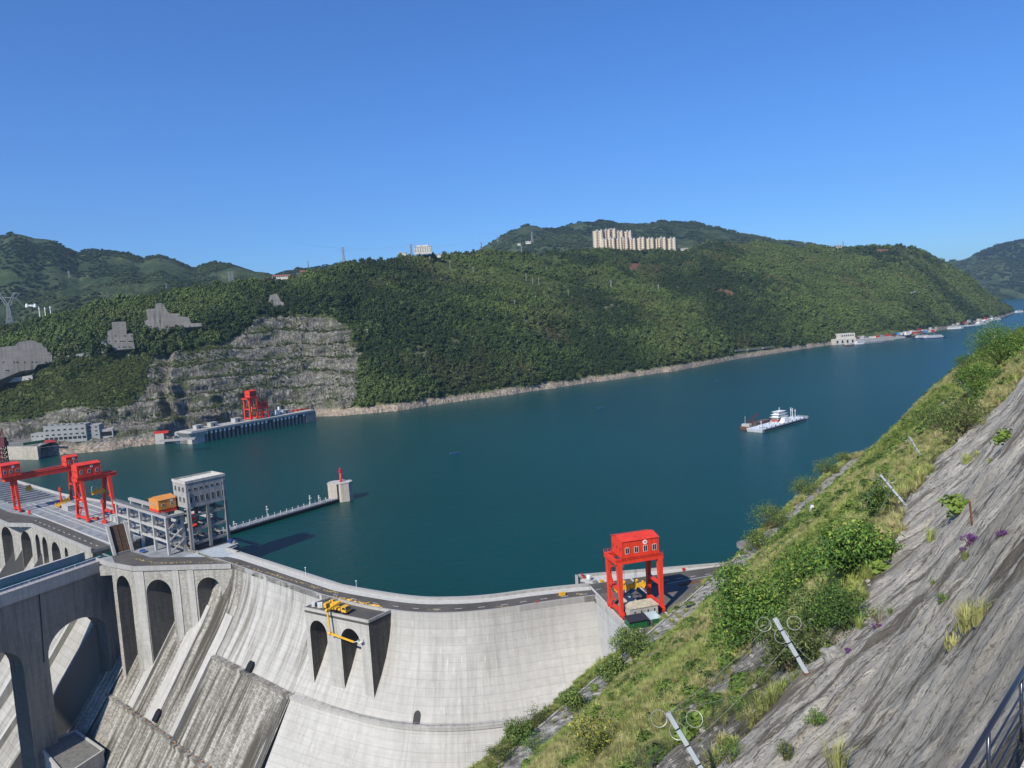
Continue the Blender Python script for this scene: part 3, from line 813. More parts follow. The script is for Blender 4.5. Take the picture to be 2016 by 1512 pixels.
mb = MB(); ar = [(1.3 * math.cos(a), 1.3 * math.sin(a) + .9) for a in np.linspace(0, math.pi, 9)] + [(-1.3, -1.4), (1.3, -1.4)]
mb.loft([P_ + t_ * a + Vector((0, 0, b)) + nn * (0.55 - b * .72) for a, b in ar], [P_ + t_ * a + Vector((0, 0, b)) - nn * 2 for a, b in ar])
mb.build('gallery_mouth', DARK, dam, world=True)
mb = MB()
hol = [(765 + i * 7.2, -11.6 + i * .02) for i in range(6)] + [(807, -13.3), (817, -13.6), (804, -16), (815, -16.2)] + [(912 + i * 7.8, -16.6) for i in range(6)] + [(976, -13.6), (988, -13.6), (976, -15.6), (989, -15.6)] + [(654, -23), (661, -23.4)]
for px_, z_ in hol:
    P_, nn = onC(px_, z_); t_ = Vector((-nn.y, nn.x, 0))
    mb.loft([P_ + t_ * a + Vector((0, 0, b)) + nn * (0.1 - b * .7) for a, b in ((-.35, -.35), (.35, -.35), (.35, .35), (-.35, .35))],
            [P_ + t_ * a + Vector((0, 0, b)) - nn * .6 for a, b in ((-.35, -.35), (.35, -.35), (.35, .35), (-.35, .35))])
mb.build('drain_holes', DARK, dam, world=True)
# rails and walkway stuff along the ledges
def rail_line(pts, h=1.1, post=4.0, r=0.05, mb=None):
    mb = mb or MB()
    for a, b in zip(pts[:-1], pts[1:]):
        a = Vector(a); b = Vector(b); L = (b - a).length; n = max(1, int(L / post))
        for i in range(n):
            q = a + (b - a) * i / n; mb.beam(q, q + Vector((0, 0, h)), r * 2)
        for k in (1.0, .5): mb.beam(a + Vector((0, 0, h * k)), b + Vector((0, 0, h * k)), r)
    return mb
rail_line([(q[0] + n_[0] * 16, q[1] + n_[1] * 16, -20) for q, n_ in list(zip(cm, cn))[::6]], r=.07).build('ledge_rail', GREYM, dam, world=True)
rail_line([UN(u, 18.3, -20) for u in range(11, 70, 6)], r=.06).build('ledge_rail', GREYM, dam, world=True)
rail_line([UN(u, 39, -50) for u in range(-50, 70, 6)], r=.07).build('ledge_rail', GREYM, dam, world=True)
mb = MB()
for u in range(-36, 66, 6): mb.box(UN(u, 39.0, -49.3), (.7, .7, .7), .5)
mb.build('lamp_boxes', plain('orange_box', (0.5, 0.22, 0.08)), dam, world=True)
# pale zigzag stair along the joint left of the main face
mb = MB(); 
for i in range(60):
    z = -21.5 - i * 0.5; n = 18 + (-21.2 - z) * .68
    mb.box(UN(70.5, n + .5, z + .1), (.6, .8, .25), -0.73)
mb.build('joint_stair', WALLC, dam, world=True)

# arched walls (piers with deep openings)
def arched_wall(name, a, b, back, ops, ztop, zbot, mat_, parent=dam, label=None, proud=0.0):
    """vertical wall a->b in plan; ops: (s0, s1, spring z, crown z); back(p) gives the plan point at the back"""
    a = Vector((a[0], a[1], 0)); b = Vector((b[0], b[1], 0)); L = (b - a).length; d = (b - a) / L
    out = [(0, ztop), (L, ztop), (L, zbot)]
    for s0, s1, zs, zc in sorted(ops, key=lambda o: -o[0]):
        c = (s0 + s1) / 2; hw = (s1 - s0) / 2
        out.append((s1, zbot))
        for k in range(17):
            t = math.pi * k / 16; out.append((c + hw * math.cos(t), zs + (zc - zs) * math.sin(t)))
        out.append((s0, zbot))
    out.append((0, zbot))
    A = []; B = []
    for s, z in out:
        p = a + d * s; q = back(p)
        A.append((p.x, p.y, z)); B.append((q.x, q.y, z))
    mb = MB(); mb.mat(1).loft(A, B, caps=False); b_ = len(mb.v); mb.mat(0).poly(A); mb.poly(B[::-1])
    o = mb.build(name, [mat_, JAMB_SHADE], parent, world=True)
    if label: o['label'] = label
    return o
K = (-183, 353.6); Cc = (-134.9, 348.5); L0 = (-198.3, 362.3)
def back_n(nt):
    def f(p):
        n = (p - DO).dot(DN)
        return p - DN * max(n - nt, 2.0)
    return f
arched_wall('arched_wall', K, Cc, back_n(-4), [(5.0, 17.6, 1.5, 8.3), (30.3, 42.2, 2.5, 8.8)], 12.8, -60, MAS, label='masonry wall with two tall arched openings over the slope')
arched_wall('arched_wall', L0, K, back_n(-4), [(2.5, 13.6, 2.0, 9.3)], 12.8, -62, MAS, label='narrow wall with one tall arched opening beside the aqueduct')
# smooth corner piers, a little proud of the masonry
mb = MB()
Kv = Vector((K[0], K[1], 0)); dW = (Vector((Cc[0], Cc[1], 0)) - Kv).normalized(); nW = Vector((dW.y, -dW.x, 0))
for s0, s1 in ((0, 4.6), (18.8, 22.0), (26.2, 29.4)):
    p0 = Kv + dW * s0; p1 = Kv + dW * s1
    mb.loft([(p0.x, p0.y, -38), (p1.x, p1.y, -38), (p1.x, p1.y, 12.7), (p0.x, p0.y, 12.7)], [tuple(Vector((q.x, q.y, z)) + nW * .35) for q, z in ((p0, -38), (p1, -38), (p1, 12.7), (p0, 12.7))])
mb.build('pier_facing', CONCW, dam, world=True)
# corbelled corner by the aqueduct
mb = MB(); e0 = UN(-71, 33.5)
mb.prism([(L0[0] + 1, L0[1] + 1), (L0[0] - 6.5, L0[1] + 1.5), (L0[0] - 7, L0[1] + 7), (L0[0] + 5, L0[1] + 12), (K[0] - 5, K[1] + 8)], 8.2, 12.8)
mb.build('corbel', MAS, dam, world=True)
# twin-arch block
BL0 = (-85.3, 288.4); BL1 = (-57.5, 271.5)
bd = Vector((7.7, 9.9, 0)).normalized()
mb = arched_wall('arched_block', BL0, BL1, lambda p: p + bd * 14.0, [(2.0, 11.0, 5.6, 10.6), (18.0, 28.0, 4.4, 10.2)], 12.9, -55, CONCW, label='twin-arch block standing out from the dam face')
mb = MB(); c0 = Vector((BL0[0], BL0[1], 0)); c1 = Vector((BL1[0], BL1[1], 0))
blk = [c0, c1, c1 + bd * 11.5, c0 + bd * 12]
mb.prism([tuple(q[:2]) for q in blk], 12.95, 13.95); mb.build('block_deck', ASPH, dam, world=True)
mb = MB()
for a, b in ((blk[0], blk[1]), (blk[1], blk[2]), (blk[3], blk[0])): mb.beam((a.x, a.y, 14.5), (b.x, b.y, 14.5), .45, 1.1)
mb.build('parapet', CONCW, dam, world=True)

# ---- crest: deck slabs, road, sidewalk, parapets
US_C = []
warc = [0]
for a, b in zip(CPTS[:-1], CPTS[1:]): warc.append(warc[-1] + math.hypot(b[0] - a[0], b[1] - a[1]))
def width(i): return float(np.interp(warc[i] / warc[-1], [0, .2, .5, .8, 1], [12.2, 14.2, 16, 15, 13.2]))
def off(i, w): return (CPTS[i][0] - cn[i][0] * w, CPTS[i][1] - cn[i][1] * w)
def strip(name, f0, f1, z0, z1, mat_, parent=None, world=True, straight=True):
    """strip along the straight part u 9.7..70 and the curve, between offsets f0(t), f1(t) upstream of the edge"""
    A = []; 
    pts0 = []; pts1 = []
    if straight:
        for u in np.linspace(-16, 66, 18):
            pts0.append(tuple(UN(u, -f0(12.2))[:2])); pts1.append(tuple(UN(u, -f1(12.2))[:2]))
    for i in range(0, len(CPTS), 2):
        w = width(i); pts0.append(off(i, f0(w))); pts1.append(off(i, f1(w)))
    mb = MB()
    for k in range(len(pts0) - 1):
        mb.loft([(pts0[k][0], pts0[k][1], z0), (pts1[k][0], pts1[k][1], z0), (pts1[k + 1][0], pts1[k + 1][1], z0), (pts0[k + 1][0], pts0[k + 1][1], z0)],
                [(pts0[k][0], pts0[k][1], z1), (pts1[k][0], pts1[k][1], z1), (pts1[k + 1][0], pts1[k + 1][1], z1), (pts0[k + 1][0], pts0[k + 1][1], z1)], caps=True)
    return mb.build(name, mat_, parent, world=parent is not None)
strip('crest_slab', lambda w: 0.02, lambda w: w, 12.6, 13.98, PLAINC, dam)
tag(strip('crest_road', lambda w: .9, lambda w: w - 5.0, 13.7, 14.02, ASPH), 'dark asphalt road along the dam crest', None, None, 'structure')
strip('sidewalk', lambda w: w - 5.0, lambda w: w - 1.6, 13.7, 14.2, DECKW, dam)
strip('parapet', lambda w: w - 1.6, lambda w: w - .02, 13.7, 15.1, PLAINC, dam)['label'] = 'grey upstream parapet along the water'
strip('parapet', lambda w: 0.0, lambda w: .7, 12.62, 15.0, PLAINC, dam)['label'] = 'low downstream parapet'
# left broad deck (between channel and straight crest)
def unpoly(l): return [tuple(UN(u, n)[:2]) for u, n in l]
mb = MB()
mb.prism(unpoly([(-71, 33), (-57.5, 31.9), (-39.4, 28.2), (-1, 0), (-1, -12), (-27, -12), (-29.5, -20), (-39, -22), (-71, -22)]), 12.81, 13.97)
mb.build('broad_deck', DECKC, dam, world=True)
mb = MB()
for a, b in (((-71, 33.2), (-56.4, 32.2)), ((-56.4, 32.2), (-39.0, 28.6)), ((-39.0, 28.6), (0, .3))):
    p0, p1 = UN(*a, 14.0), UN(*b, 14.0); mb.beam(p0 + Vector((0, 0, .0)), p1 + Vector((0, 0, .0)), .7, 2.2)
mb.build('parapet', PLAINC, dam, world=True)
mb = MB()
for a, b, w in (((-29, -19), (-27, -11.6), 1.2), ((-27, -11.6), (-14, -11.6), 1.4)):
    mb.beam(UN(*a, 14.5), UN(*b, 14.5), w, 1.2)
mb.build('parapet', PALE, dam, world=True)
mb = MB(); mb.prism(unpoly([(-71, 26), (-71, 17.3), (-62, 16.5), (-50, 16.0), (-38, 8.5), (-20, -2.5), (-8, -7.2), (-1, -7.2), (-1, -.8), (-38, 25.8), (-56, 30.3)]), 13.9, 14.01)
tag(mb.build('approach_road', ASPH), 'asphalt road widening beside the raised bascule leaf', None, None, 'structure')
mb = MB(); mb.prism(unpoly([(-36, 6), (-15, -6), (-1, -8), (-1, -10.6), (-25, -10.8), (-27.5, -18), (-37, -18)]), 13.95, 14.03)
mb.build('pale_apron', plain('pale_apron', (0.38, 0.42, 0.44), .9, var=.15, scale=.4), dam, world=True)
# upstream and channel walls below the deck
mb = MB()
up = [UN(-71, 24), UN(-71, -22), UN(-39, -22), UN(-29.5, -20), UN(-27, -12)] + [UN(70, -12.2)] + [Vector((off(i, width(i))[0], off(i, width(i))[1], 0)) for i in range(0, len(CPTS), 4)] + [Vector((20.7, 295.4, 0)), Vector((21.7, 306.5, 0)), Vector((110, 313, 0))]
for a, b in zip(up[:-1], up[1:]): mb.poly([(a.x, a.y, -6), (b.x, b.y, -6), (b.x, b.y, 13.5), (a.x, a.y, 13.5)])
mb.build('upstream_face', WALLC, dam, world=True)

# ---- right abutment block: deck and wing wall
RB = [(27.4, 282.6), (26.9, 280.5), (36.6, 241.0), (60, 226), (120, 290), (120, 313.5), (21.8, 306.5), (20.8, 295.5)]
mb = MB(); mb.prism(RB[1:], 12.7, 13.96); mb.build('abutment_deck', plain('abutment_asphalt', (0.125, 0.115, 0.105), .95, .1, var=.25, scale=.1), dam, world=True)
mb = MB()
mb.poly([(26.9, 281.5, 12.9), (36.6, 241.0, 12.9), (35.0, 240.0, -60), (24.5, 281.5, -60)])
mb.build('wing_wall', concrete('wing_concrete', (0.5, 0.495, 0.475), None, 0.25, lift=(5, 9, .45), patch=.8), dam, world=True)
mb = MB(); mb.beam((26.8, 282, 14.0), (36.7, 241, 14.0), .6, 2.2); mb.build('parapet', PALE, dam, world=True)
mb = MB(); mb.beam((20.9, 295.4, 13.4), (21.7, 306.4, 13.4), 1.2, 3.2); mb.beam((21.7, 306.0, 13.9), (112, 312, 13.9), 1.2, 2.2)
mb.build('parapet', PLAINC, dam, world=True)['label'] = 'parapet stepping out over the water behind the red crane'
mb = MB(); mb.prism([tuple(at(*q, 14)[:2]) for q in ((1162, 1150), (1300, 1131.5), (1446, 1112), (1446, 1124), (1312, 1149.5), (1170, 1171))], 13.9, 14.02)
tag(mb.build('abutment_road', ASPH), 'road leaving the dam crest behind the big red crane', None, None, 'structure')
mb = MB(); mb.prism([tuple(at(*q, 14)[:2]) for q in ((1142, 1144), (1146, 1139), (1210, 1128), (1446, 1107), (1446, 1111), (1300, 1130.5), (1165, 1149.5))], 13.9, 14.12)
mb.build('sidewalk', DECKW, dam, world=True)

# ---- markings
def pxstrip(mb, a, b, w, z=14.035):
    p = at(*a, z); q = at(*b, z); d = (q - p).normalized(); n_ = Vector((-d.y, d.x, 0)) * w / 2
    mb.poly([p - n_, q - n_, q + n_, p + n_])
mb = MB()
for i in range(4, len(CPTS) - 6, 5):
    w = width(i) / 2 - 1.9; a = Vector((*off(i, w), 14.04)); b = Vector((*off(i + 2, w), 14.04)); d = (b - a).normalized(); n_ = Vector((-d.y, d.x, 0)) * .12
    b = a + d * 2.6
    mb.poly([a - n_, b - n_, b + n_, a + n_])
for x, y in ((1178, 1160), (1201, 1157.5), (1228, 1154), (1256, 1150.5), (1286, 1146), (1312, 1142), (1337.5, 1138.3), (1364, 1134.5), (1393, 1130.5), (1418, 1127)):
    pxstrip(mb, (x - 5, y + .7), (x + 5, y - .7), .25)
tag(mb.build('road_marking', LINE), 'white dashed centre line on the crest road', None, None, 'structure')
mb = MB(); pxstrip(mb, (1312, 1149), (1440, 1125.5), .25)
tag(mb.build('road_marking', LINE), 'white edge line beside the abutment deck', None, None, 'structure')
mb = MB(); r_ = random.Random(5)
def scrawl(a, b, n, spread, w=.3):
    for i in range(n):
        t = r_.random(); x = a[0] + (b[0] - a[0]) * t + r_.uniform(-spread, spread) * 2; y = a[1] + (b[1] - a[1]) * t + r_.uniform(-spread, spread) * .5
        ang = r_.uniform(0, 6.28); l = r_.uniform(1.5, 4)
        pxstrip(mb, (x, y), (x + math.cos(ang) * l, y + math.sin(ang) * l * .4), w * r_.uniform(.5, 1.2))
scrawl((268, 1100), (300, 1109), 26, 3); scrawl((300, 1108), (456, 1106), 70, 1.5); scrawl((456, 1106), (640, 1162), 110, 1.8); scrawl((640, 1163), (665, 1167), 30, 3)
scrawl((655, 1174), (750, 1194), 90, 2.5); 
tag(mb.build('road_marking', LINEY), 'tangled yellow hose marks on the road above the arches', None, None, 'structure')
mb = MB(); scrawl((838, 1200), (870, 1200.5), 16, 1.5, .2); scrawl((975, 1194.5), (1003, 1193), 16, 1.5, .2); scrawl((1100, 1172), (1110, 1170), 12, 2); scrawl((1136, 1168), (1141, 1170), 12, 2.5)
tag(mb.build('road_marking', LINEY), 'patches of yellow marking on the curved crest road', None, None, 'structure')
# crane rail troughs
mb = MB()
for a, b, w in (((1147, 1139), (1228, 1225), .9), ((1236, 1133), (1310, 1205), .8), ((1310, 1205), (1330, 1226), .8)): pxstrip(mb, a, b, w, 14.06)
mb.build('crane_rails', DECKW, dam, world=True)
# rusty drain strips
mb = MB()
for a, b in (((1335, 1152), (1415, 1137)), ((1292, 1208), (1326, 1232))):
    p = at(*a, 14.1); q = at(*b, 14.1); n = int((q - p).length / 1.6)
    for i in range(n):
        c = p + (q - p) * (i + .5) / n; mb.box((c.x, c.y, 14.05), (1.3, 1.7, .25), math.atan2((q - p).y, (q - p).x))
mb.build('rusty_grate', RUST, dam, world=True)

# ================================================================ spillway section (left of the channel)
spw = thing('spillway', 'spillway section with arched piers left of the aqueduct and pale chutes below', 'spillway', UN(-150, 10, 14))
mb = MB(); mb.prism(unpoly([(-91, 28), (-185, 28), (-214, 36), (-240, 36), (-640, 36), (-640, -8), (-264, -14), (-181, -24), (-91, -24)]), 12.7, 13.97)
mb.build('deck', DECKC, spw, world=True)
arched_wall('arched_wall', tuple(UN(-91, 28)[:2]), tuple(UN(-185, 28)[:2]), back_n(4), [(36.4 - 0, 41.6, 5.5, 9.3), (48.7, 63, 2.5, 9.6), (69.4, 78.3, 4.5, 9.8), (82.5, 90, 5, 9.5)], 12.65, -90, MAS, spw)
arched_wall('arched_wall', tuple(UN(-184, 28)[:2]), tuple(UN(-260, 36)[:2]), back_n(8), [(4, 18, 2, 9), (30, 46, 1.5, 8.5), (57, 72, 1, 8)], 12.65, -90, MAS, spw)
# horizontal struts across the openings
mb = MB()
for s, z in ((56, -6), (56, -14), (73, -9), (90, -12)):
    mb.beam(UN(-91 - s + 9, 27, z), UN(-91 - s - 6, 26, z + 2), 1.5, 2.2)
mb.build('strut', PALE, spw, world=True)
# parapet and road
mb = MB()
for a, b in (((-91, 28.2), (-185, 28.2)), ((-185, 28.2), (-200, 36)), ((-200, 36), (-640, 36))): mb.beam(UN(*a, 14), UN(*b, 14), .8, 2.3)
mb.build('parapet', PLAINC, spw, world=True)
mb = MB()
mb.beam(UN(-91, -23.5, 14), UN(-181, -23.5, 14), 1.0, 2.4); mb.beam(UN(-181, -23.5, 14), UN(-264, -13.5, 14), 1.2, 2.4); mb.beam(UN(-264, -13.5, 14), UN(-640, -7.5, 14), 1.4, 2.4)
mb.build('parapet', PALE, spw, world=True)
mb = MB(); mb.prism(unpoly([(-91, 27), (-91, 19), (-190, 17.5), (-236, 25), (-640, 25), (-640, 34.5), (-202, 34.5), (-186, 27)]), 13.9, 14.01)
tag(mb.build('spillway_road', ASPH), 'asphalt road on the spillway deck', None, None, 'structure')
mb = MB()
for i in range(13):
    u = -97 - i * 8; mb.poly([UN(u, 23.2, 14.03), UN(u - 3, 23.1, 14.03), UN(u - 3, 22.8, 14.03), UN(u, 22.9, 14.03)])
tag(mb.build('road_marking', LINE), 'white dashed line on the spillway road', None, None, 'structure')
mb = MB()
for n, w, h in ((17.6, .6, .35), (10.6, .25, .12), (7.4, .5, .12), (2.5, .35, .1), (-3, .5, .12), (-7.5, .5, .12), (-13, .8, .3)):
    for k in range(1):
        mb.beam(UN(-88, n, 14 + h / 2), UN(-252, n, 14 + h / 2), w, h)
mb.build('rail_kerbs', DECKW, spw, world=True)
mb = MB(); 
for i in range(9):
    for n in (14.2, 15.4): mb.poly([UN(-104 - i * 13, n, 14.02), UN(-109 - i * 13, n, 14.02), UN(-109 - i * 13, n - .35, 14.02), UN(-104 - i * 13, n - .35, 14.02)])
mb.build('deck_slots', plain('slot_dark', (.12, .13, .14)), spw, world=True)
# dark openings and raised beams of the gate bays at the far left, and the slots along the upstream side
mb = MB(); mb2 = MB()
for i in range(15):
    u = -262 - i * 9.0
    mb.bx_ = None
    mb.beam(UN(u, 17, 14.5), UN(u, -9, 14.5), 2.4, 1.0); mb.beam(UN(u - 3.2, 17, 14.3), UN(u - 3.2, -9, 14.3), .8, .6)
    mb2.beam(UN(u - 5.6, 15, 14.06), UN(u - 5.6, -8, 14.06), 3.0, .1)
mb.build('bay_beams', DECKC, spw, world=True); mb2.build('bay_openings', DARK, spw, world=True)
mb = MB()
for i in range(22):
    u = -96 - i * 4.4; mb.box(UN(u, -17.5, 14.06), (2.6, 2.2, .12), -.73)
mb.build('slot_openings', DARK, spw, world=True)
mb = MB()
for i in range(22):
    u = -98.2 - i * 4.4; mb.box(UN(u, -17.5, 14.4), (1.2, 2.4, .9), -.73)
mb.beam(UN(-94, -15.6, 14.5), UN(-192, -15.6, 14.5), .3, .9)
mb.build('slot_blocks', PALE, spw, world=True)
# chute slopes below, seen through the aqueduct arches
def chute(u0, u1, mat_, dz=0.0, name='chute'):
    P = lin(u0, u1, 8)
    return face_grid(name, P, [(9, 20 + dz), (2, 24 + dz), (-8, 31 + dz), (-60, 70 + dz), (-120, 122 + dz), (-150, 160 + dz)], mat_, parent=spw)
CH = concrete('chute_concrete', (0.42, 0.405, 0.37), None, .8, use_uv=True, lift=(18, 4, .8), patch=.8, streak=.4)
chute(-260, -79, CH, -7); chute(-79, -60, SLOPE, -24)
mb = MB(); mb.loft([UN(-77, 20, 0), UN(-77, 27, -8), UN(-77, 66, -60), UN(-77, 118, -120), UN(-77, 90, -120), UN(-77, 0, -8)], [UN(-79, 20, 0), UN(-79, 27, -8), UN(-79, 66, -60), UN(-79, 118, -120), UN(-79, 90, -120), UN(-79, 0, -8)]); mb.build('chute_wall', CH, spw, world=True)
for ua, ub, h_ in ((-104, -101.5, 3.5), (-131, -127, 5)):
    mb = MB(); pr2 = [(13, 9), (17 + h_, 2), (24 + h_, -8), (63 + h_, -60), (115 + h_, -120), (95, -120), (45, -60), (5, -8)]
    mb.loft([UN(ua, n, z) for n, z in pr2], [UN(ub, n, z) for n, z in pr2]); mb.build('chute_pier', PALE, spw, world=True)
for u0, u1 in ((-172, -160), (-214, -202), (-256, -244)): chute(u1, u0, CH, 2, 'chute_pier')
for u in (-160.2, -171.8, -202.2, -213.8):
    mb = MB(); mb.poly([UN(u, 15, 2), UN(u, 26, 2), UN(u, 33, -8), UN(u, 72, -60), UN(u, 124, -120), UN(u, 110, -120), UN(u, 60, -60), UN(u, 20, -8)])
    mb.build('chute_wall', CH, spw, world=True)

# ================================================================ aqueduct
AQ0 = Vector((-207.9, 368.2, 0)); AQ1 = Vector((-228.7, 327.3, 0)); aqd = (AQ1 - AQ0).normalized(); aqn = Vector((aqd.y, -aqd.x, 0))
if aqn.x > 0: aqn = -aqn
aq = thing('aqueduct', 'navigation aqueduct on a tall arched concrete wall leading away from the dam, in shade', 'aqueduct', AQ0 + aqd * 20)
def aqp(s, t, z): v = AQ0 + aqd * s + aqn * t; return Vector((v.x, v.y, z))
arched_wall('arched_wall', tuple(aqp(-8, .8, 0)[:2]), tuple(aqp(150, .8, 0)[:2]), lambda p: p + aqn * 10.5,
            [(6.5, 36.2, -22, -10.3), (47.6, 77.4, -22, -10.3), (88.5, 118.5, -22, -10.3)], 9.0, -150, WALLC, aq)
def aqbox(name, mat_, t0, t1, z0, z1, s0=-6, s1=150):
    mb = MB(); mb.loft([aqp(s0, t0, z0), aqp(s1, t0, z0), aqp(s1, t1, z0), aqp(s0, t1, z0)], [aqp(s0, t0, z1), aqp(s1, t0, z1), aqp(s1, t1, z1), aqp(s0, t1, z1)])
    return mb.build(name, mat_, aq, world=True)
aqbox('fascia', CONCW, -.3, 1.3, 8.4, 13.6)
aqbox('walkway', plain('walkway', (.38, .36, .33)), -.5, 3.2, 13.65, 14.0)
aqbox('side_wall', plain('trough_wall', (.30, .35, .42), var=.2), 5.5, 6.3, 8.6, 14.4)
aqbox('side_wall', PALE, 18.6, 20.4, 8.6, 15.2)
aqbox('side_wall', PLAINC, 21.2, 22.6, 9.0, 14.2)
aqbox('trough_floor', WALLC, 1.4, 22.4, 7.4, 8.5)
aqbox('trough_water', wm.m, 6.4, 18.5, 8.6, 11.4, -20)
mb = MB(); rail_line([aqp(s, .2, 14.0) for s in range(-4, 150, 10)], r=.05, post=2.5, mb=mb); rail_line([aqp(s, 3.0, 14.0) for s in range(-4, 150, 10)], r=.05, post=2.5, mb=mb)
mb.build('railing', STEEL, aq, world=True)
mb = MB()
for s in (29, 88): mb.beam(aqp(s, .6, 9), aqp(s + 1.5, .6, -24), .12, .4); 
mb.build('expansion_joint', DARK, aq, world=True)
mb = MB()
for s in (8, 13.5, 30): mb.beam(aqp(s, 5.2, 14.2), aqp(s, 5.2, 11), .5, .8)
mb.build('gate_post', GREYM, aq, world=True)

# valley floor downstream and low roof between the piers
mb = MB(); mb.prism([(-420, 60), (-60, 60), (40, 150), (60, 300), (-100, 420), (-420, 640)], -160, -150)
gnd = mb.build('valley_ground', plain('valley_rock', (.12, .115, .1), var=.4, scale=.05)); tag(gnd, 'dim valley floor far below the dam', None, None, 'structure')
lh = thing('pump_house', 'flat-roofed concrete house at the foot of the aqueduct pier', 'building', at(140, 1490, -64))
rp = [tuple(at(*q, -64)[:2]) for q in ((78, 1471), (148, 1441), (204, 1480), (128, 1530))]
mb = MB(); mb.prism(rp, -110, -64); mb.build('wall', PALE, lh, world=True)
mb = MB()
for a, b in zip(rp, rp[1:] + rp[:1]): mb.beam((*a, -63.6), (*b, -63.6), .9, 1.3)
mb.build('roof_edge', PALE, lh, world=True)
mb = MB(); mb.prism([(q[0] * .97 + rp[0][0] * .03, q[1] * .97 + rp[0][1] * .03) for q in rp], -64, -63.7); mb.build('roof', plain('roof_grey', (.17, .165, .15), var=.3), lh, world=True)
# ================================================================ near bank: rock slab, grass slope, berm
SD = Vector((0.812, -0.583, 0)); TD = Vector((0.583, 0.812, 0))
def ST(s, t, z=0.0):
    v = SD * s + TD * t; return Vector((v.x, v.y, z))
sv = np.concatenate([np.arange(6, -18, -0.14), np.arange(-18, -95, -0.55), np.arange(-95, -108, -0.25), np.arange(-108, -127, -1.5)])
tv = [2.0]
while tv[-1] < 640: tv.append(tv[-1] + 0.06 + 0.0068 * tv[-1])
tv = np.array(tv)
S, T = np.meshgrid(sv, tv, indexing='ij')
d0 = np.interp(T, [0, 12, 20, 40, 80, 150, 220, 400, 640], [7.0, 7.3, 8.2, 9.2, 10, 10.5, 9.5, 10, 26])
prof_s = [6, 0, -8, -16.5, -30, -50, -75, -96.3, -97.0, -103.4, -104.2, -107, -112, -127]
prof_f = [-0.08, 0.0, .62, 1.0]
def drop(S, T):
    a = np.interp(-S, [-6, 0, 8, 16.5], [-.12, 0, .58, 1.0])
    up = d0 + (28.0 - d0) * a
    dn = np.interp(-S, [16.5, 30, 50, 75, 96.3, 97.0, 103.4, 104.2, 108, 113, 127], [28, 40, 58, 80.5, 99.5, 101.6, 102, 103.0, 106.5, 132, 190])
    dnw = np.interp(-S, [16.5, 30, 50, 75, 90, 90.8, 103.4, 104.2, 108, 113, 127], [28, 40, 58, 80.5, 95.5, 97.6, 102, 103.0, 106.5, 132, 190])
    dnx = np.interp(-S, [16.5, 30, 50, 75, 90, 90.8, 103.4, 104.2, 109, 113, 127], [28, 40, 58, 80.5, 95.5, 97.6, 102, 102.4, 103.6, 130, 190])
    wx = 1 - sstep(190, 205, T) * (1 - sstep(318, 330, T)); dnw = dnw * (1 - wx) + dnx * wx
    ww = 1; dn = dn * (1 - ww) + dnw * ww
    return np.where(S > -16.5, up, dn)
D_ = drop(S, T)
bul = sstep(280, 400, T) * np.exp(-((S + 46) / 20) ** 2) * 7.5
D_ = D_ - bul + sstep(500, 640, T) * 60
bi = np.interp(T, [60, 490], [-90.5, -91.5])
berm = sstep(0.4, -0.4, S - bi) * (1 - sstep(-103.2, -104.4, S)) * (1 - sstep(486, 494, T)) * (0.35 + .65 * sstep(60, 90, T))
mid = (1 - sstep(-14, -20, S)) * 0 + sstep(-14, -24, S) * (1 - sstep(-88, -95, S))
sb = np.interp(T, [0, 30, 42, 48, 60, 80, 100, 130, 146, 156, 175, 300], [-17, -17, -16.5, -14.2, -12, -12.2, -15.2, -15.6, -13.0, -8, -3.0, 0.5])
vegm = sstep(0, 1.2, sb - S + 3.6 * fbm(S / 5, T / 7, 4, 11))
slab = 1 - vegm
Zs = CAM_Z - D_
Zs = Zs + mid * (4.2 * fbm(S / 22, T / 30, 4, 21) + 1.2 * fbm(S / 4, T / 5, 3, 22))
SH = S - 0.55 * T
bands = fbm(SH / 2.6 + 1.2 * fbm(S / 9, T / 12, 2, 40), T / 10, 4, 23)
ridges = np.abs(fbm(SH / 1.3, T / 7, 3, 24))
edge_env = sstep(0.4, -1.5, S) * sstep(14, 19, T) + sstep(-1.5, -3, S) * (1 - sstep(14, 19, T))
Zs = Zs + slab * edge_env * (1.0 * bands - 0.4 * ridges + 2.2 * fbm(S / 5, T / 7, 4, 29) + 0.8 * fbm(S / 1.1 - T / 2.0, T / 1.5, 4, 30) + 0.3 * fbm(SH / .5, T / 1.8, 3, 25) + 0.05 * fbm(S / .12, T / .25, 2, 26))
Zs = Zs + (1 - slab) * (1 - berm) * 0.35 * fbm(S / 1.2, T / 1.2, 3, 27) * sstep(-106, -103, S)
Zs = np.where((T < 17) & (S > -1.0), np.minimum(Zs, CAM_Z - 7.05), Zs)
XYs = S[..., None] * np.array(SD)[:2] + T[..., None] * np.array(TD)[:2]
XYs[..., 0] += (1 - slab) * sstep(-110, -104, S) * 0.6 * fbm(S / 3, T / 3, 2, 28)
NP = np.stack([XYs[..., 0], XYs[..., 1], Zs], -1)
rockpatch = ((fbm(S / 9, T / 13, 4, 71) > 0.13) & (S < -24) & (S > -95)).astype(float)
rockpatch = np.maximum(rockpatch, ((S < -14) & (S > -34) & (T < 78) & (T > 20) & (fbm(S / 5, T / 7, 3, 72) > -0.06)).astype(float))
nm = NT('near_slope', 0.92, 0.12)
uv0 = nm.n('ShaderNodeSeparateXYZ', {0: nm.uv()}); uvn = nm.n('ShaderNodeCombineXYZ', {0: uv0.outputs[0], 1: nm.math('ADD', uv0.outputs[1], nm.math('MULTIPLY', uv0.outputs[0], 1.0))}).outputs[0]; P3 = nm.pos()
st1 = nm.noise(nm.mapv(uvn, (0.17, 0.24, 1)), 1.0, 10, 0.76, 1.4)
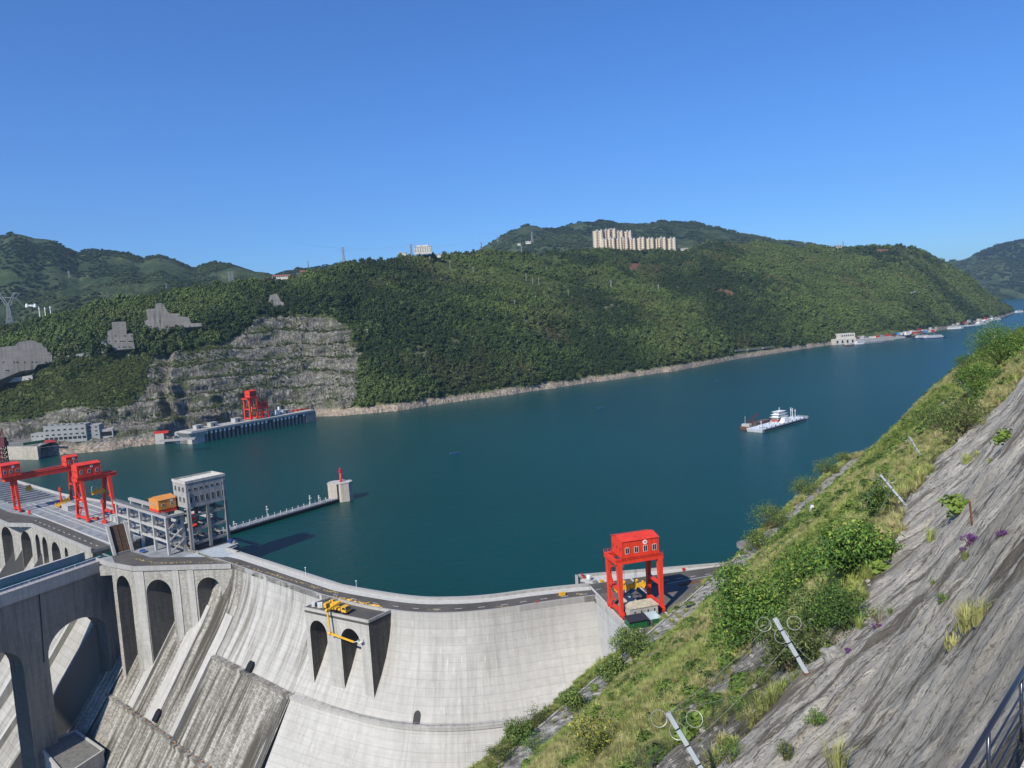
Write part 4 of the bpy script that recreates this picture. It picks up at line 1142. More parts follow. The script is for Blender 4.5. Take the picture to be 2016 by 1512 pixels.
st2 = nm.noise(nm.mapv(uvn, (0.3, .6, 1)), 1.0, 10, 0.74, 1.6)
pt = nm.noise(P3, 0.30, 6, 0.62)
fine = nm.noise(P3, 3.2, 6, 0.75)
spk = nm.noise(P3, 0.9, 9, 0.82, 0.5)
rc = nm.ramp(st1, [(0.3, (0.38, 0.335, 0.265)), (0.43, (0.56, 0.505, 0.41)), (0.55, (0.66, 0.605, 0.50)), (0.66, (0.74, 0.69, 0.57)), (0.78, (0.80, 0.73, 0.59))])
rc = nm.mix(nm.ramp(st2, [(0.36, .7), (0.40, 0)]), rc, (0.22, 0.17, 0.135))
cr_ = nm.n('ShaderNodeTexVoronoi', {'Vector': nm.mapv(nm.n('ShaderNodeVectorMath', {0: uvn, 1: nm.n('ShaderNodeTexNoise', {'Vector': uvn, 'Scale': .5, 'Detail': 4}).outputs['Color']}, operation='ADD').outputs[0], (.06, .4, 1)), 'Scale': 1.0}, feature='DISTANCE_TO_EDGE').outputs[0]
rc = nm.mix(nm.ramp(cr_, [(0.0, .85), (.035, 0)]), rc, (.05, .045, .038))
rc = nm.mix(nm.ramp(st2, [(0.64, 0), (0.7, .85)]), rc, (0.8, 0.74, 0.64))
rc = nm.mix(nm.ramp(nm.noise(nm.mapv(uvn, (0.06, .11, 1), (0, 0, 0), (7, 3, 0)), 1.0, 10, 0.76, 1.0), [(0.52, 0), (0.58, .8)]), rc, (0.10, 0.078, 0.05))
rc = nm.mix(nm.ramp(spk, [(0.57, 0), (0.64, .75)]), rc, (0.05, 0.043, 0.03))
rc = nm.mix(nm.ramp(spk, [(0.34, .8), (0.42, 0)]), rc, (0.8, 0.73, 0.6))
rc = nm.mix(nm.ramp(fine, [(0.36, .8), (0.46, 0)]), rc, (0.15, .13, .10))
rc = nm.mix(nm.ramp(nm.noise(P3, .14, 6, .6), [(.5, 0), (.62, .4)]), rc, (.3, .27, .2))
rc = nm.mix(nm.ramp(nm.noise(P3, .5, 5, .6), [(.62, 0), (.7, .45)]), rc, (.10, .085, .03))
soil = nm.ramp(nm.noise(P3, 0.8, 6, 0.7), [(0.3, (0.06, 0.06, 0.025)), (0.5, (0.12, 0.115, 0.05)), (0.7, (0.24, 0.2, 0.11))])
bc = nm.ramp(nm.noise(P3, 0.35, 8, 0.72), [(0.36, (0.12, 0.112, 0.098)), (0.47, (0.26, 0.245, 0.21)), (0.56, (0.42, 0.4, 0.35)), (0.64, (0.7, 0.67, 0.6))])
c = nm.mix(nm.attr('veg'), rc, soil)
c = nm.mix(nm.attr('patch'), c, nm.mix(0.35, rc, (0.2, 0.18, 0.15)))
c = nm.mix(nm.attr('berm'), c, bc)
nm.color(c)
nm.bump(nm.math('ADD', nm.math('ADD', nm.math('MULTIPLY', st2, .5), nm.math('MULTIPLY', fine, .35)), nm.math('MULTIPLY', spk, .5)), 1.0, 0.6)
arcS = np.concatenate([[0], np.cumsum(np.hypot(np.diff(sv), np.diff(np.interp(-sv, [-6, 0, 8, 16.5, 96, 127], [5, 8, 20, 28, 100, 190]))))])
UVn = np.stack([T, np.repeat(arcS[:, None], len(tv), 1)], -1)
near = grid_mesh('terrain', NP, nm.m, uv=UVn, attrs={'veg': vegm, 'patch': rockpatch, 'berm': berm}, flip=False)
tag(near, 'steep near bank: streaked bare rock slab above a grassy slope and concrete berm', None, None, 'structure')
idx = np.arange(NP.shape[0] * NP.shape[1]).reshape(NP.shape[:2])
BVH_NEAR = BVHTree.FromPolygons([tuple(p) for p in NP.reshape(-1, 3)], np.stack([idx[:-1, :-1], idx[:-1, 1:], idx[1:, 1:], idx[1:, :-1]], -1).reshape(-1, 4).tolist())
def on_near(px, py):
    h = BVH_NEAR.ray_cast(CAM, ray(px, py).normalized())
    return h[0] if h[0] is not None else None
def down_near(x, y):
    h = BVH_NEAR.ray_cast(Vector((x, y, 200)), Vector((0, 0, -1)))
    return h[0]

# grass tufts
def gleaf(name, lo, hi, dryc):
    m = NT(name, 0.7, 0.2)
    t = m.attr('tint', 'INSTANCER')
    c = m.mix(m.math('ADD', t, m.math('MULTIPLY', m.math('SUBTRACT', m.noise(m.pos(), 1.5, 2), 0.5), .8), True), lo, hi)
    m.color(m.mix(m.attr('dry', 'INSTANCER'), c, dryc))
    m.b.inputs['Subsurface Weight'].default_value = 0
    return m.m
GRASS = gleaf('grass_blades', (0.10, 0.15, 0.035), (0.33, 0.38, 0.10), (0.40, 0.34, 0.17))
def tuft(seed, n=70, h=1.2, w=0.03, spread=.55, mat_=GRASS):
    r = random.Random(seed); mb = MB()
    for i in range(n):
        a = r.uniform(0, 6.283); q = r.uniform(0, spread) ; b = Vector((math.cos(a) * q * .6, math.sin(a) * q * .6, 0))
        a2 = a + r.gauss(0, .6); l = h * r.uniform(.5, 1.15); lean = r.uniform(.15, .85)
        d = Vector((math.cos(a2), math.sin(a2), 0)); sd = Vector((-d.y, d.x, 0)) * w * r.uniform(.7, 1.4)
        p1 = b + d * l * lean * .3 + Vector((0, 0, l * .55)); p2 = b + d * l * lean * .85 + Vector((0, 0, l * (.95 - lean * .35)))
        mb.poly([b - sd, b + sd, p1 + sd * .8, p1 - sd * .8]); mb.poly([p1 - sd * .8, p1 + sd * .8, p2])
    me = bpy.data.meshes.new('tuft_proto'); me.from_pydata([tuple(v) for v in mb.v], [], mb.f); me.materials.append(mat_); me.update()
    return bpy.data.objects.new('tuft_proto', me)
TF = [tuft(300 + i, 95, 1.0, .022) for i in range(4)] + [tuft(310, 80, 1.35, .02, .4)]
gm = vegm * (1 - berm * .97) * (S > -109) * (1 - .93 * rockpatch) * (T > 18)
gm = gm * np.where(((T > 205) & (T < 320)) & (S < -104.5), 0.0, np.where(S < -104, 3.0, 1)) * (0.35 + sstep(-.12, .08, fbm(S / 6, T / 8, 3, 81))) + .05 * slab * (T > 24) * (S < -2) * (fbm(S / 2, T / 4, 3, 99) > .16)
Zm = NP[..., 2]
pts, ii, jj = sample_grid(NP[..., 0], NP[..., 1], Zm, gm, 52000, 12, (60 / (T + 30)) ** .8)
gz = fbm(pts[:, 0] / 14, pts[:, 1] / 14, 4, 82)
gz2 = fbm(pts[:, 0] / 30 + 9, pts[:, 1] / 30, 3, 83)
scatter('grass', pts, RNG.uniform(.7, 1.5, len(pts)) * (1 + np.clip(gz, -.3, .5)) * (1 + .35 * sstep(120, 300, T[ii, jj])) * (.72 + .28 * sstep(50, 100, T[ii, jj])), TF, 'tall olive grass growing over the near slope',
        np.clip(.5 + gz * 1.6 + RNG.normal(0, .2, len(pts)), 0, 1), np.clip(gz2 * 2.6 + .12 + RNG.normal(0, .18, len(pts)), 0, .9), aniso=None)
# low leafy plants mixed in
HERB = gleaf('herb_leaves', (0.035, 0.07, 0.016), (0.15, 0.22, 0.04), (0.16, .12, .05))
HB = [crown_mesh(400 + i, 4, 130, HERB) for i in range(3)]
hm_ = gm * sstep(.02, .16, fbm(S / 7, T / 9, 3, 84)) + .1 * gm
pts, ii, jj = sample_grid(NP[..., 0], NP[..., 1], Zm, hm_, 11000, 13, (60 / (T + 30)) ** .8)
pts[:, 2] -= .2
scatter('ground_cover', pts, (.3 + 1.3 * RNG.random(len(pts)) ** 2.5) * (1 + .5 * sstep(100, 250, T[ii, jj])), HB, 'leafy low plants scattered among the grass on the near slope', aniso=RNG.uniform(.4, .9, len(pts)))

# ---- individual shrubs
def shrub(name, label, base, size, leaf, cols, seed, n=2600, flat=.8, parent_group='shrubs on the near slope', sparse=1.0, cat='shrub'):
    """foliage in clumps on a few stems: leaf quads with three greens"""
    r = random.Random(seed); base = Vector(base)
    t = thing(name, label, cat, base, 0, parent_group)
    mats = []
    for i, c_ in enumerate(cols): mats.append(plain('%s_leaf' % name, c_, .6, .3, var=.25, scale=1.5))
    mb = MB(); st = MB(); clumps = []
    for i in range(int(9 + size[0] * 2)):
        a = r.uniform(0, 6.28); q = math.sqrt(r.random()); 
        c_ = Vector((math.cos(a) * q * size[0] * .42, math.sin(a) * q * size[1] * .42, size[2] * r.uniform(.25, .85) * (1 - .35 * q * q)))
        clumps.append((c_, r.uniform(.16, .3) * min(size)))
        st.tube([(0, 0, -.3), tuple(c_ * .5 + Vector((0, 0, .1))), tuple(c_)], .045 * max(1, size[2] / 3), 5, .012)
    for k in range(n):
        c_, rad = r.choice(clumps)
        d = Vector((r.gauss(0, 1), r.gauss(0, 1), r.gauss(.15, .8))).normalized(); p_ = c_ + d * rad * r.uniform(.5, 1.15) * sparse
        if p_.z < .05: continue
        nrm = (d + Vector((r.gauss(0, .6), r.gauss(0, .6), r.gauss(.35, .5)))).normalized(); e1 = nrm.orthogonal().normalized(); e1 = Matrix.Rotation(r.uniform(0, 6.28), 3, nrm) @ e1; e2 = nrm.cross(e1)
        L = leaf * r.uniform(.7, 1.3); W = L * .4
        mb.mat(min(len(cols) - 1, int(abs(r.gauss(0, .9)) + (0.5 if d.z > .3 else 0))))
        mb.poly([p_, p_ + e1 * L * .5 + e2 * W * .5, p_ + e1 * L - nrm * L * .15, p_ + e1 * L * .5 - e2 * W * .5])
    mb.build('foliage', mats, t); st.build('stems', plain('stem_brown', (.12, .085, .05)), t)
    return t
G1c = [(0.05, 0.11, 0.018), (0.11, 0.20, 0.028), (0.27, 0.34, 0.055)]
G2c = [(0.035, 0.08, 0.016), (0.08, 0.145, 0.027), (0.2, 0.26, 0.045)]
GEc = [(0.06, 0.10, 0.022), (0.14, 0.2, 0.04), (0.27, 0.32, 0.08)]
GYc = [(0.06, 0.09, 0.02), (0.22, 0.22, 0.03), (0.42, 0.38, 0.04)]
GDc = [(0.05, 0.075, 0.02), (0.11, 0.14, 0.04), (0.2, 0.22, 0.07)]
SHR = [
 ('broadleaf_bush', 'big round bright green bush, largest on the slope below the red crane deck', (1478, 1262), (150, 150), G1c, 8000, 1),
 ('leafy_shrub', 'dark tangled shrub just above the upper end of the long silver post', (1600, 1255), (110, 120), G2c, 3600, 1),
 ('leafy_shrub', 'climbing shrub with yellow leaves smothering a half-hidden steel post', (1690, 1140), (150, 120), G1c, 6000, 1),
 ('leafy_shrub', 'green shrub between the round bush and the half-hidden post', (1590, 1170), (110, 110), G1c, 3600, 1),
 ('leafy_shrub', 'shrub hugging the rock edge right of the long silver post', (1660, 1240), (90, 100), G2c, 3000, 1),
 ('leafy_shrub', 'brownish-green shrub behind the long silver post', (1560, 1320), (130, 110), GDc, 3600, 1),
 ('treetop_bush', 'leafy treetop highest on the near slope at the right edge of the photo', (1978, 722), (125, 85), G1c, 17000, 1),
 ('leafy_shrub', 'smaller bush below the treetop at the right edge', (1925, 775), (90, 60), G1c, 7000, 1),
 ('leafy_shrub', 'low green bush on the crest of the slope left of the treetop', (1900, 730), (50, 34), G2c, 3000, 1),
 ('yellow_shrub', 'sparse yellow-leaved shrub on the concrete berm near the bottom of the photo', (1180, 1490), (100, 85), GYc, 1500, 1.25),
 ('bright_shrub', 'small vivid green shrub at the edge of the pale dam face', (1052, 1478), (48, 44), G1c, 1400, 1),
 ('olive_shrub', 'wispy olive bush standing against the pale dam face', (1052, 1428), (44, 40), GDc, 1200, 1.1),
 ('olive_shrub', 'dark green grassy bush at the lowest left tip of the slope', (982, 1500), (50, 44), GDc, 1500, 1.1),
 ('rock_shrub', 'rust-tinged shrub rooted in the rock slab above the bottom edge', (1546, 1494), (34, 44), GDc, 900, 1),
 ('rock_shrub', 'small green shrub on the rock slab right of the lowest posts', (1606, 1428), (44, 40), G1c, 900, 1),
 ('rock_shrub', 'tiny green plant high on the rock slab left of the purple flowers', (1856, 1182), (22, 22), G1c, 500, 1),
 ('rock_shrub', 'grassy plant on a rock step with purple leaves at its foot', (1732, 1225), (38, 34), GYc, 900, 1),
 ('netted_shrub', 'low shrub growing under the wire net beside the lowest post', (1475, 1405), (60, 40), G1c, 1100, 1),
 ('netted_shrub', 'bright shrub at the foot of the wire net near the bottom edge', (1440, 1500), (60, 50), G1c, 1200, 1),
 ('edge_shrub', 'tall grassy bush hanging over the wing wall just below the blue ladder', (1250, 1300), (80, 70), GEc, 4940, 1.1),
 ('edge_shrub', 'grassy bush on the outer edge of the berm left of the tall grassy bush', (1212, 1345), (60, 50), GEc, 3420, 1.1),
 ('edge_shrub', 'wispy bush between the pale dam face and the berm, above the yellow shrub', (1128, 1400), (48, 44), GEc, 2660, 1.1),
 ('edge_shrub', 'bush at the dam edge just above the vivid green shrub', (1020, 1462), (50, 44), GEc, 2660, 1.1),
 ('edge_shrub', 'olive bush on the water side of the upper berm near its far end', (1628, 935), (44, 34), GEc, 2470, 1.1),
 ('edge_shrub', 'round olive bush at the very far end of the upper berm', (1656, 912), (30, 24), GEc, 1710, 1.1),
 ('edge_shrub', 'olive bush on the water side of the upper berm beside the white pillar', (1585, 975), (50, 40), GEc, 3040, 1.1),
 ('edge_shrub', 'dense grassy bush above the round concrete cap', (1520, 1040), (70, 50), GEc, 4180, 1.1),
 ('edge_shrub', 'bush touching the round concrete cap', (1495, 1082), (50, 40), GEc, 2850, 1.1),
 ('edge_shrub', 'bush at the end of the crest road, left of the white post', (1440, 1150), (60, 44), GEc, 3420, 1.1),
 ('edge_shrub', 'olive bush jutting into the river view on the upper slope skyline', (1700, 885), (60, 44), GEc, 3040, 1.1),
 ('edge_shrub', 'second olive bush on the upper slope skyline, above the jutting one', (1760, 820), (60, 44), GEc, 3040, 1.1),
 ('edge_shrub', 'third olive bush on the upper slope skyline, below the treetop', (1850, 745), (56, 40), GEc, 2850, 1.1),
 ('leafy_shrub', 'green bush between the highest silver post and the one below it', (1850, 850), (90, 60), G2c, 2200, 1.1),
 ('leafy_shrub', 'grass-green bush right above the rock slab edge near the highest post', (1900, 850), (110, 70), GDc, 2400, 1.1),
 ('leafy_shrub', 'dark bush at the foot of the post right of the upper berm end', (1750, 1010), (90, 60), G2c, 2600, 1),
]
for i, (nm_, lb, bp, sz, cl_, n_, sp) in enumerate(SHR):
    b_ = on_near(*bp)
    if b_ is None: continue
    D = (b_ - CAM).dot(_f); w_ = sz[0] / F_PX * D * 1.15; h_ = sz[1] / F_PX * D * 1.1
    shrub(nm_, lb, b_ - Vector((0, 0, .15)), (w_, w_, h_), float(np.clip(w_ * .055, .09, .42)) * (1.5 if nm_ == 'edge_shrub' else 1), cl_, 500 + i, n_, sparse=sp)
PUR = [(0.09, 0.03, 0.13), (0.16, 0.06, 0.22), (0.24, 0.12, 0.3)]
for i, (bp, w_, lb) in enumerate([((1908, 1072), 34, 'largest purple-leaved patch on the rock, below the rusty stake'), ((1893, 1088), 16, 'small purple-leaved patch just under the largest one'),
                              ((1972, 1055), 18, 'purple-leaved patch at the far right of the rock slab'), ((1726, 1238), 18, 'purple-leaved patch under the grassy rock plant'), ((1670, 1284), 14, 'purple-leaved patch beside the white boulder')]):
    b_ = on_near(*bp); D = (b_ - CAM).dot(_f); w = w_ / F_PX * D
    shrub('purple_plant', lb, b_, (w, w, w * .75), .11, PUR, 560 + i, 700 if w_ > 30 else 260, parent_group='purple plants on the rock', cat='plant')

# ---- rockfall barrier: posts, brake rings, cables, net
NETM = plain('net_wire', (.055, .055, .05), .7)
CABLE = plain('steel_cable', (.40, .40, .38), .5, .4, .4)
posts = []
def post(base, top, label, rings=2):
    t = thing('barrier_post', label, 'steel post', base, 0, 'posts of the rockfall barrier')
    base = Vector(base); top = Vector(top); d = (top - base).normalized()
    mb = MB(); side = d.cross(Vector((0, 1, 0))).normalized(); fr = side.cross(d).normalized()
    for k in (-1, 1): mb.beam(base + fr * .13 * k, top + fr * .13 * k, .26, .03, up=fr)
    mb.beam(base, top, .03, .26, up=fr)
    mb.build('beam', STEEL, t, world=True)
    mb = MB()
    for k in (.3, .55, .78): mb.beam(base + (top - base) * k - d * .04, base + (top - base) * k + d * .04, .3, .31, up=fr)
    mb.build('clamp', BLACK, t, world=True)
    mb = MB(); mb.box((base.x, base.y, base.z - .05), (.42, .42, .2)); mb.build('base_plate', RUST, t, world=True)
    r = random.Random(int(base.y * 10))
    for k in range(rings):
        c = top + Vector((-.7 + 1.1 * k + r.uniform(-.2, .2), r.uniform(-.2, .2), -.4 - .7 * (k % 2) + r.uniform(-.2, .3)))
        mb = MB(); mb.ring(c, .45, .017, (c - CAM).normalized() + Vector((r.uniform(-.3, .3), 0, r.uniform(-.3, .3))), 22, 5); mb.build('brake_ring', CABLE, t, world=True)
    posts.append((base, top)); return t
for bp, tp, lb, rg in [((1402, 1548), (1315, 1403), 'silver post nearest the bottom edge, three wire rings around it', 3), ((1588, 1325), (1525, 1217), 'long silver post leaning in the middle of the near slope', 3),
                       ((1690, 1110), (1662, 1060), 'half-hidden silver post swallowed by the climbing shrub', 1), ((1783, 995), (1733, 935), 'silver post right of the upper end of the concrete berm', 3),
                       ((1818, 907), (1790, 860), 'silver post against netted rock, second from the top of the slope', 2), ((1910, 776), (1884, 745), 'smallest and highest silver post, near the treetop', 2)]:
    b_ = on_near(*bp)
    D = b_.y; tpv = ad(tp[0], tp[1], D + 1.2)
    L = (tpv - b_).length
    post(b_, tpv, lb, rg)
mb = MB()
cab = thing('barrier_cable', 'thin steel cables running from post to post of the rockfall barrier', 'cable', posts[0][0])
for (b0, t0), (b1, t1) in zip(posts[:-1], posts[1:]):
    for k in (1.0, .55):
        p0 = b0 + (t0 - b0) * k; p1 = b1 + (t1 - b1) * k
        pts_ = [p0 + (p1 - p0) * q - Vector((0, 0, (p1 - p0).length * .03 * 4 * q * (1 - q))) for q in np.linspace(0, 1, 9)]
        mb.tube(pts_, .013, 4)
g0 = on_near(1648, 1345); g1 = on_near(1250, 1390); g2 = on_near(1345, 1500)
for b_, e_ in ((posts[1][1], g0), (posts[1][1], g1), (posts[0][1], on_near(1600, 1312))):
    if e_: mb.tube([b_, (b_ + e_) / 2 - Vector((0, 0, .4)), e_], .011, 4)
mb.build('strand', CABLE, cab, world=True)
def net(name, label, s0, s1, t0, t1, cell, wire, lift=.45):
    mb = MB(); rows = int((s1 - s0) / (cell * .75)); colsn = int((t1 - t0) / (cell * .87))
    # height lookup from the grid
    def P_(s, t):
        i = np.interp(-s, -sv, np.arange(len(sv))); j = np.interp(t, tv, np.arange(len(tv)))
        i0 = int(i); j0 = int(j); fi = i - i0; fj = j - j0
        q = (NP[i0, j0] * (1 - fi) + NP[min(i0 + 1, len(sv) - 1), j0] * fi) * (1 - fj) + (NP[i0, min(j0 + 1, len(tv) - 1)] * (1 - fi) + NP[min(i0 + 1, len(sv) - 1), min(j0 + 1, len(tv) - 1)] * fi) * fj
        return Vector(q) + Vector((-.5, 0, 1)) * (lift + .25 * math.sin(s * 1.1 + t * .8))
    for r_i in range(rows):
        s = s0 + r_i * cell * .75
        for c_i in range(colsn):
            t = t0 + c_i * cell * .87 + (cell * .435 if r_i % 2 else 0)
            a = P_(s, t); b = P_(s + cell * .5, t); c = P_(s + cell * .75, t + cell * .435); d = P_(s + cell * .75, t - cell * .435)
            for e0, e1 in ((a, b), (b, c), (b, d)):
                v = (e1 - e0); sd = v.cross(Vector((.5, .3, 1))).normalized() * wire
                mb.poly([e0 - sd, e0 + sd, e1 + sd, e1 - sd])
    return tag(mb.build(name, NETM), label, 'wire net')
net('rockfall_net', 'dark hexagonal wire net lying on the rock around the lowest post', -34, -15.5, 26, 74, .5, .016)
net('rockfall_net', 'dark wire net over rock beside the post second from the top', -24, -15, 96, 150, .7, .02)
# stake, boulder, marker pillars
b_ = on_near(1914, 1035); D = b_.y
st_ = MB(); st_.beam(b_, ad(1909, 987, D), .1, .1); stake = st_.build('rusty_stake', RUST); tag(stake, 'rusty iron stake standing in the rock slab above the purple plants', 'stake')
b_ = on_near(1642, 1290); 
def rock_mesh(name, c, r, seed, mat_, sq=(1, 1, .7)):
    me = bpy.data.meshes.new(name); import bmesh
    bm = bmesh.new(); bmesh.ops.create_icosphere(bm, subdivisions=3, radius=1.0)
    from mathutils import noise as mn
    for v in bm.verts:
        k = 1 + .45 * mn.noise(v.co * 1.3 + Vector((seed, 0, 0))) + .12 * mn.noise(v.co * 4 + Vector((seed, 3, 0)))
        v.co = Vector((v.co.x * sq[0], v.co.y * sq[1], v.co.z * sq[2])) * k * r
    bm.to_mesh(me); bm.free(); me.materials.append(mat_)
    o = bpy.data.objects.new(name, me); COL.objects.link(o); o.location = c; return o
BOUL = plain('boulder_stone', (.30, .285, .25), .9, var=.3, scale=2, bump=.6)
tag(rock_mesh('boulder', b_, .75, 3, BOUL), 'white boulder at the foot of the shrubs beside the rock slab', 'boulder')
def marker(px, py, hpx, label):
    b_ = on_near(px, py)
    if b_ is None: b_ = ad(px, py, 300)
    D = (b_ - CAM).dot(_f); h = hpx / F_PX * D * 1.05; w = h * .42
    mb = MB(); x, y, z = b_
    mb.loft([(x - w / 2, y - w / 2, z - .2), (x + w / 2, y - w / 2, z - .2), (x + w / 2, y + w / 2, z - .2), (x - w / 2, y + w / 2, z - .2)],
            [(x - w / 3, y - w / 3, z + h), (x + w / 3, y - w / 3, z + h), (x + w / 3, y + w / 3, z + h), (x - w / 3, y + w / 3, z + h)])
    tag(mb.build('survey_pillar', WHITE), label, 'pillar', 'white survey pillars')
marker(1599, 1012, 17, 'white tapered pillar halfway along the concrete berm')
marker(1955, 664, 10, 'white pillar on the slope crest left of the treetop')
# octagonal concrete lookout and kerb of the berm
lk = thing('lookout_cap', 'weathered round concrete cap with a flared neck at the end of the crest road', 'tower', at(1478, 1068, 22.5))
c_ = at(1479, 1072, 22.0); mb = MB()
def ngon(c, r, n=12): return [(c.x + r * math.cos(6.283 * k / n), c.y + r * math.sin(6.283 * k / n)) for k in range(n)]
mb.prism(ngon(c_, 6.0), 21.2, 22.3); mb.build('cap', WALLC, lk, world=True)
mb = MB(); mb.loft([(x, y, 12) for x, y in ngon(c_, 3.0)], [(x, y, 21.2) for x, y in ngon(c_, 5.4)]); mb.build('neck', CONCW, lk, world=True)
mb = MB(); mb.tube([(x, y, 23.3) for x, y in ngon(c_, 5.7)[5:10]], .06, 5); mb.build('rail', RUST, lk, world=True)
mb = MB()
for t in np.arange(130, 480, 9.0): mb.beam(ST(-103.6, t, 22.1), ST(-103.6, t + 8.9, 22.1), .5, .4)
tag(mb.build('berm_kerb', PALE), 'low concrete kerb along the outer edge of the berm', 'kerb')
# stone debris
def stone_proto(k):
    o = rock_mesh('stone_proto', (0, 0, 0), .25, k, BOUL); COL.objects.unlink(o); return o
pts, ii, jj = sample_grid(NP[..., 0], NP[..., 1], Zm, ((S < -12) & (S > -40) & (T < 150) & (T > 24)).astype(float) * (.2 + rockpatch), 420, 15)
scatter('gravel', pts, RNG.uniform(.3, 1.3, len(pts)), [stone_proto(k) for k in range(3)], 'pale stone debris lying among the grass and net on the near slope')
# ---- path floor and steel railing at the lower right corner
RL = lambda px, py, z: at(px, py, z)
HR = 118.3; FL = 117.25
h0 = at(1900, 1512, HR); h1 = at(2016, 1320, HR); hd = (h1 - h0).normalized(); hs = Vector((hd.y, -hd.x, 0))
pf = MB(); q0 = h0 - hd * 3 + hs * .12; q1 = h1 + hd * 6 + hs * .12
pf.loft([tuple(q0[:2]) + (FL - .4,), tuple(q1[:2]) + (FL - .4,), tuple((q1 + hs * 3)[:2]) + (FL - .4,), tuple((q0 + hs * 3)[:2]) + (FL - .4,)],
        [tuple(q0[:2]) + (FL,), tuple(q1[:2]) + (FL,), tuple((q1 + hs * 3)[:2]) + (FL,), tuple((q0 + hs * 3)[:2]) + (FL,)])
pav = NT('paving', .85, .2); pp = pav.pos()
br = pav.n('ShaderNodeTexBrick', {'Vector': pav.mapv(pp, (1, 1, 1), (0, 0, -math.atan2(hd.y, hd.x))), 'Color1': (.62, .58, .5, 1), 'Color2': (.5, .46, .39, 1), 'Mortar': (.2, .18, .15, 1), 'Scale': 1.0, 'Brick Width': .6, 'Row Height': .3, 'Mortar Size': .012})
pav.color(pav.mix(pav.ramp(pav.noise(pp, 6, 5), [(.35, 0), (.7, .35)]), br.outputs[0], (.35, .32, .27)))
tag(pf.build('footpath', pav.m), 'pale paved footpath in the lower right corner', None, None, 'structure')
CHROME = NT('steel_tube', .3, .5, .7); CHROME.color((.07, .075, .09)); CHROME = CHROME.m
rl = thing('stair_railing', 'dark steel tube railing with four bars along the paved footpath', 'railing', h0 + Vector((0, 0, -1.05)))
a = h0 - hd * 2.5; b = h1 + hd * 4
MB().tube([a, b], .034, 12).build('handrail', CHROME, rl, world=True, smooth=True)
for dz in (.30, .52, .74): MB().tube([a - Vector((0, 0, dz)), b - Vector((0, 0, dz))], .017, 8).build('bar', CHROME, rl, world=True, smooth=True)
for px_, py_ in ((1946, 1440), (2011, 1328)):
    q = at(px_, py_, HR); MB().tube([(q.x, q.y, FL), (q.x, q.y, HR)], .026, 10).build('post', CHROME, rl, world=True, smooth=True)
    MB().tube([(q.x, q.y, FL), (q.x, q.y, FL + .03)], .06, 12).build('foot_plate', CHROME, rl, world=True)
# ================================================================ objects on and around the dam
def windows(parent, o, ex, ez, nx, nz, w, h, dx, dz, glass=GLASS, frame=WHITE, name='window', proud=.06, cross=True, sub=True, fw=.09):
    """grid of windows on a face: o lower-left centre, ex/ez unit vectors along the face"""
    o = Vector(o); ex = Vector(ex).normalized(); ez = Vector(ez).normalized(); nrm = ex.cross(ez)
    for i in range(nx):
        for k in range(nz):
            c = o + ex * dx * i + ez * dz * k
            mb = MB()
            for a, b, ww, hh in ((-w / 2, 0, fw, h + fw), (w / 2, 0, fw, h + fw), (0, -h / 2, w + fw, fw), (0, h / 2, w + fw, fw)) + (((0, 0, fw * .7, h),) if cross else ()):
                q = c + ex * a + ez * b
                A = [q + ex * x * ww / 2 + ez * y * hh / 2 - nrm * .05 for x, y in ((-1, -1), (1, -1), (1, 1), (-1, 1))]
                mb.loft(A, [v + nrm * (proud + .05) for v in A])
            f = mb.build(name, frame, parent)
            g = MB(); A = [c + ex * x * w / 2 + ez * y * h / 2 + nrm * (proud * .4) for x, y in ((-1, -1), (1, -1), (1, 1), (-1, 1))]
            g.poly(A); g.build('pane', glass, f if sub else parent)

def gabled(mb, x0, x1, y0, y1, z0, ze, zr, ridge_axis='x', over=.25):
    """walls are plain, roof separate"""
    if ridge_axis == 'x':
        ym = (y0 + y1) / 2
        A = [(x0, y0, z0), (x0, y1, z0), (x0, y1, ze), (x0, ym, zr), (x0, y0, ze)]; B = [(x1,) + a[1:] for a in A]
    else:
        xm = (x0 + x1) / 2
        A = [(x0, y0, z0), (x1, y0, z0), (x1, y0, ze), (xm, y0, zr), (x0, y0, ze)]; B = [(a[0], y1, a[2]) for a in A]
    mb.loft(A, B); return mb
def roof_sheets(mb, x0, x1, y0, y1, ze, zr, ridge_axis='x', o=.3, th=.12):
    if ridge_axis == 'x':
        ym = (y0 + y1) / 2; sl = (zr - ze) / (ym - y0)
        for ys, s_ in ((y0 - o, 1), (y1 + o, -1)):
            A = [(x0 - o, ys, ze - o * sl + .06), (x1 + o, ys, ze - o * sl + .06), (x1 + o, ym, zr + .06), (x0 - o, ym, zr + .06)]
            mb.loft(A, [(a[0], a[1], a[2] + th) for a in A])
    else:
        xm = (x0 + x1) / 2; sl = (zr - ze) / (xm - x0)
        for xs in (x0 - o, x1 + o):
            A = [(xs, y0 - o, ze - o * sl + .06), (xs, y1 + o, ze - o * sl + .06), (xm, y1 + o, zr + .06), (xm, y0 - o, zr + .06)]
            mb.loft(A, [(a[0], a[1], a[2] + th) for a in A])
    return mb
def fence_rail(mb, pts, h=1.1, sp=2.0, r=.05):
    return rail_line(pts, h=h, post=sp, r=r, mb=mb)

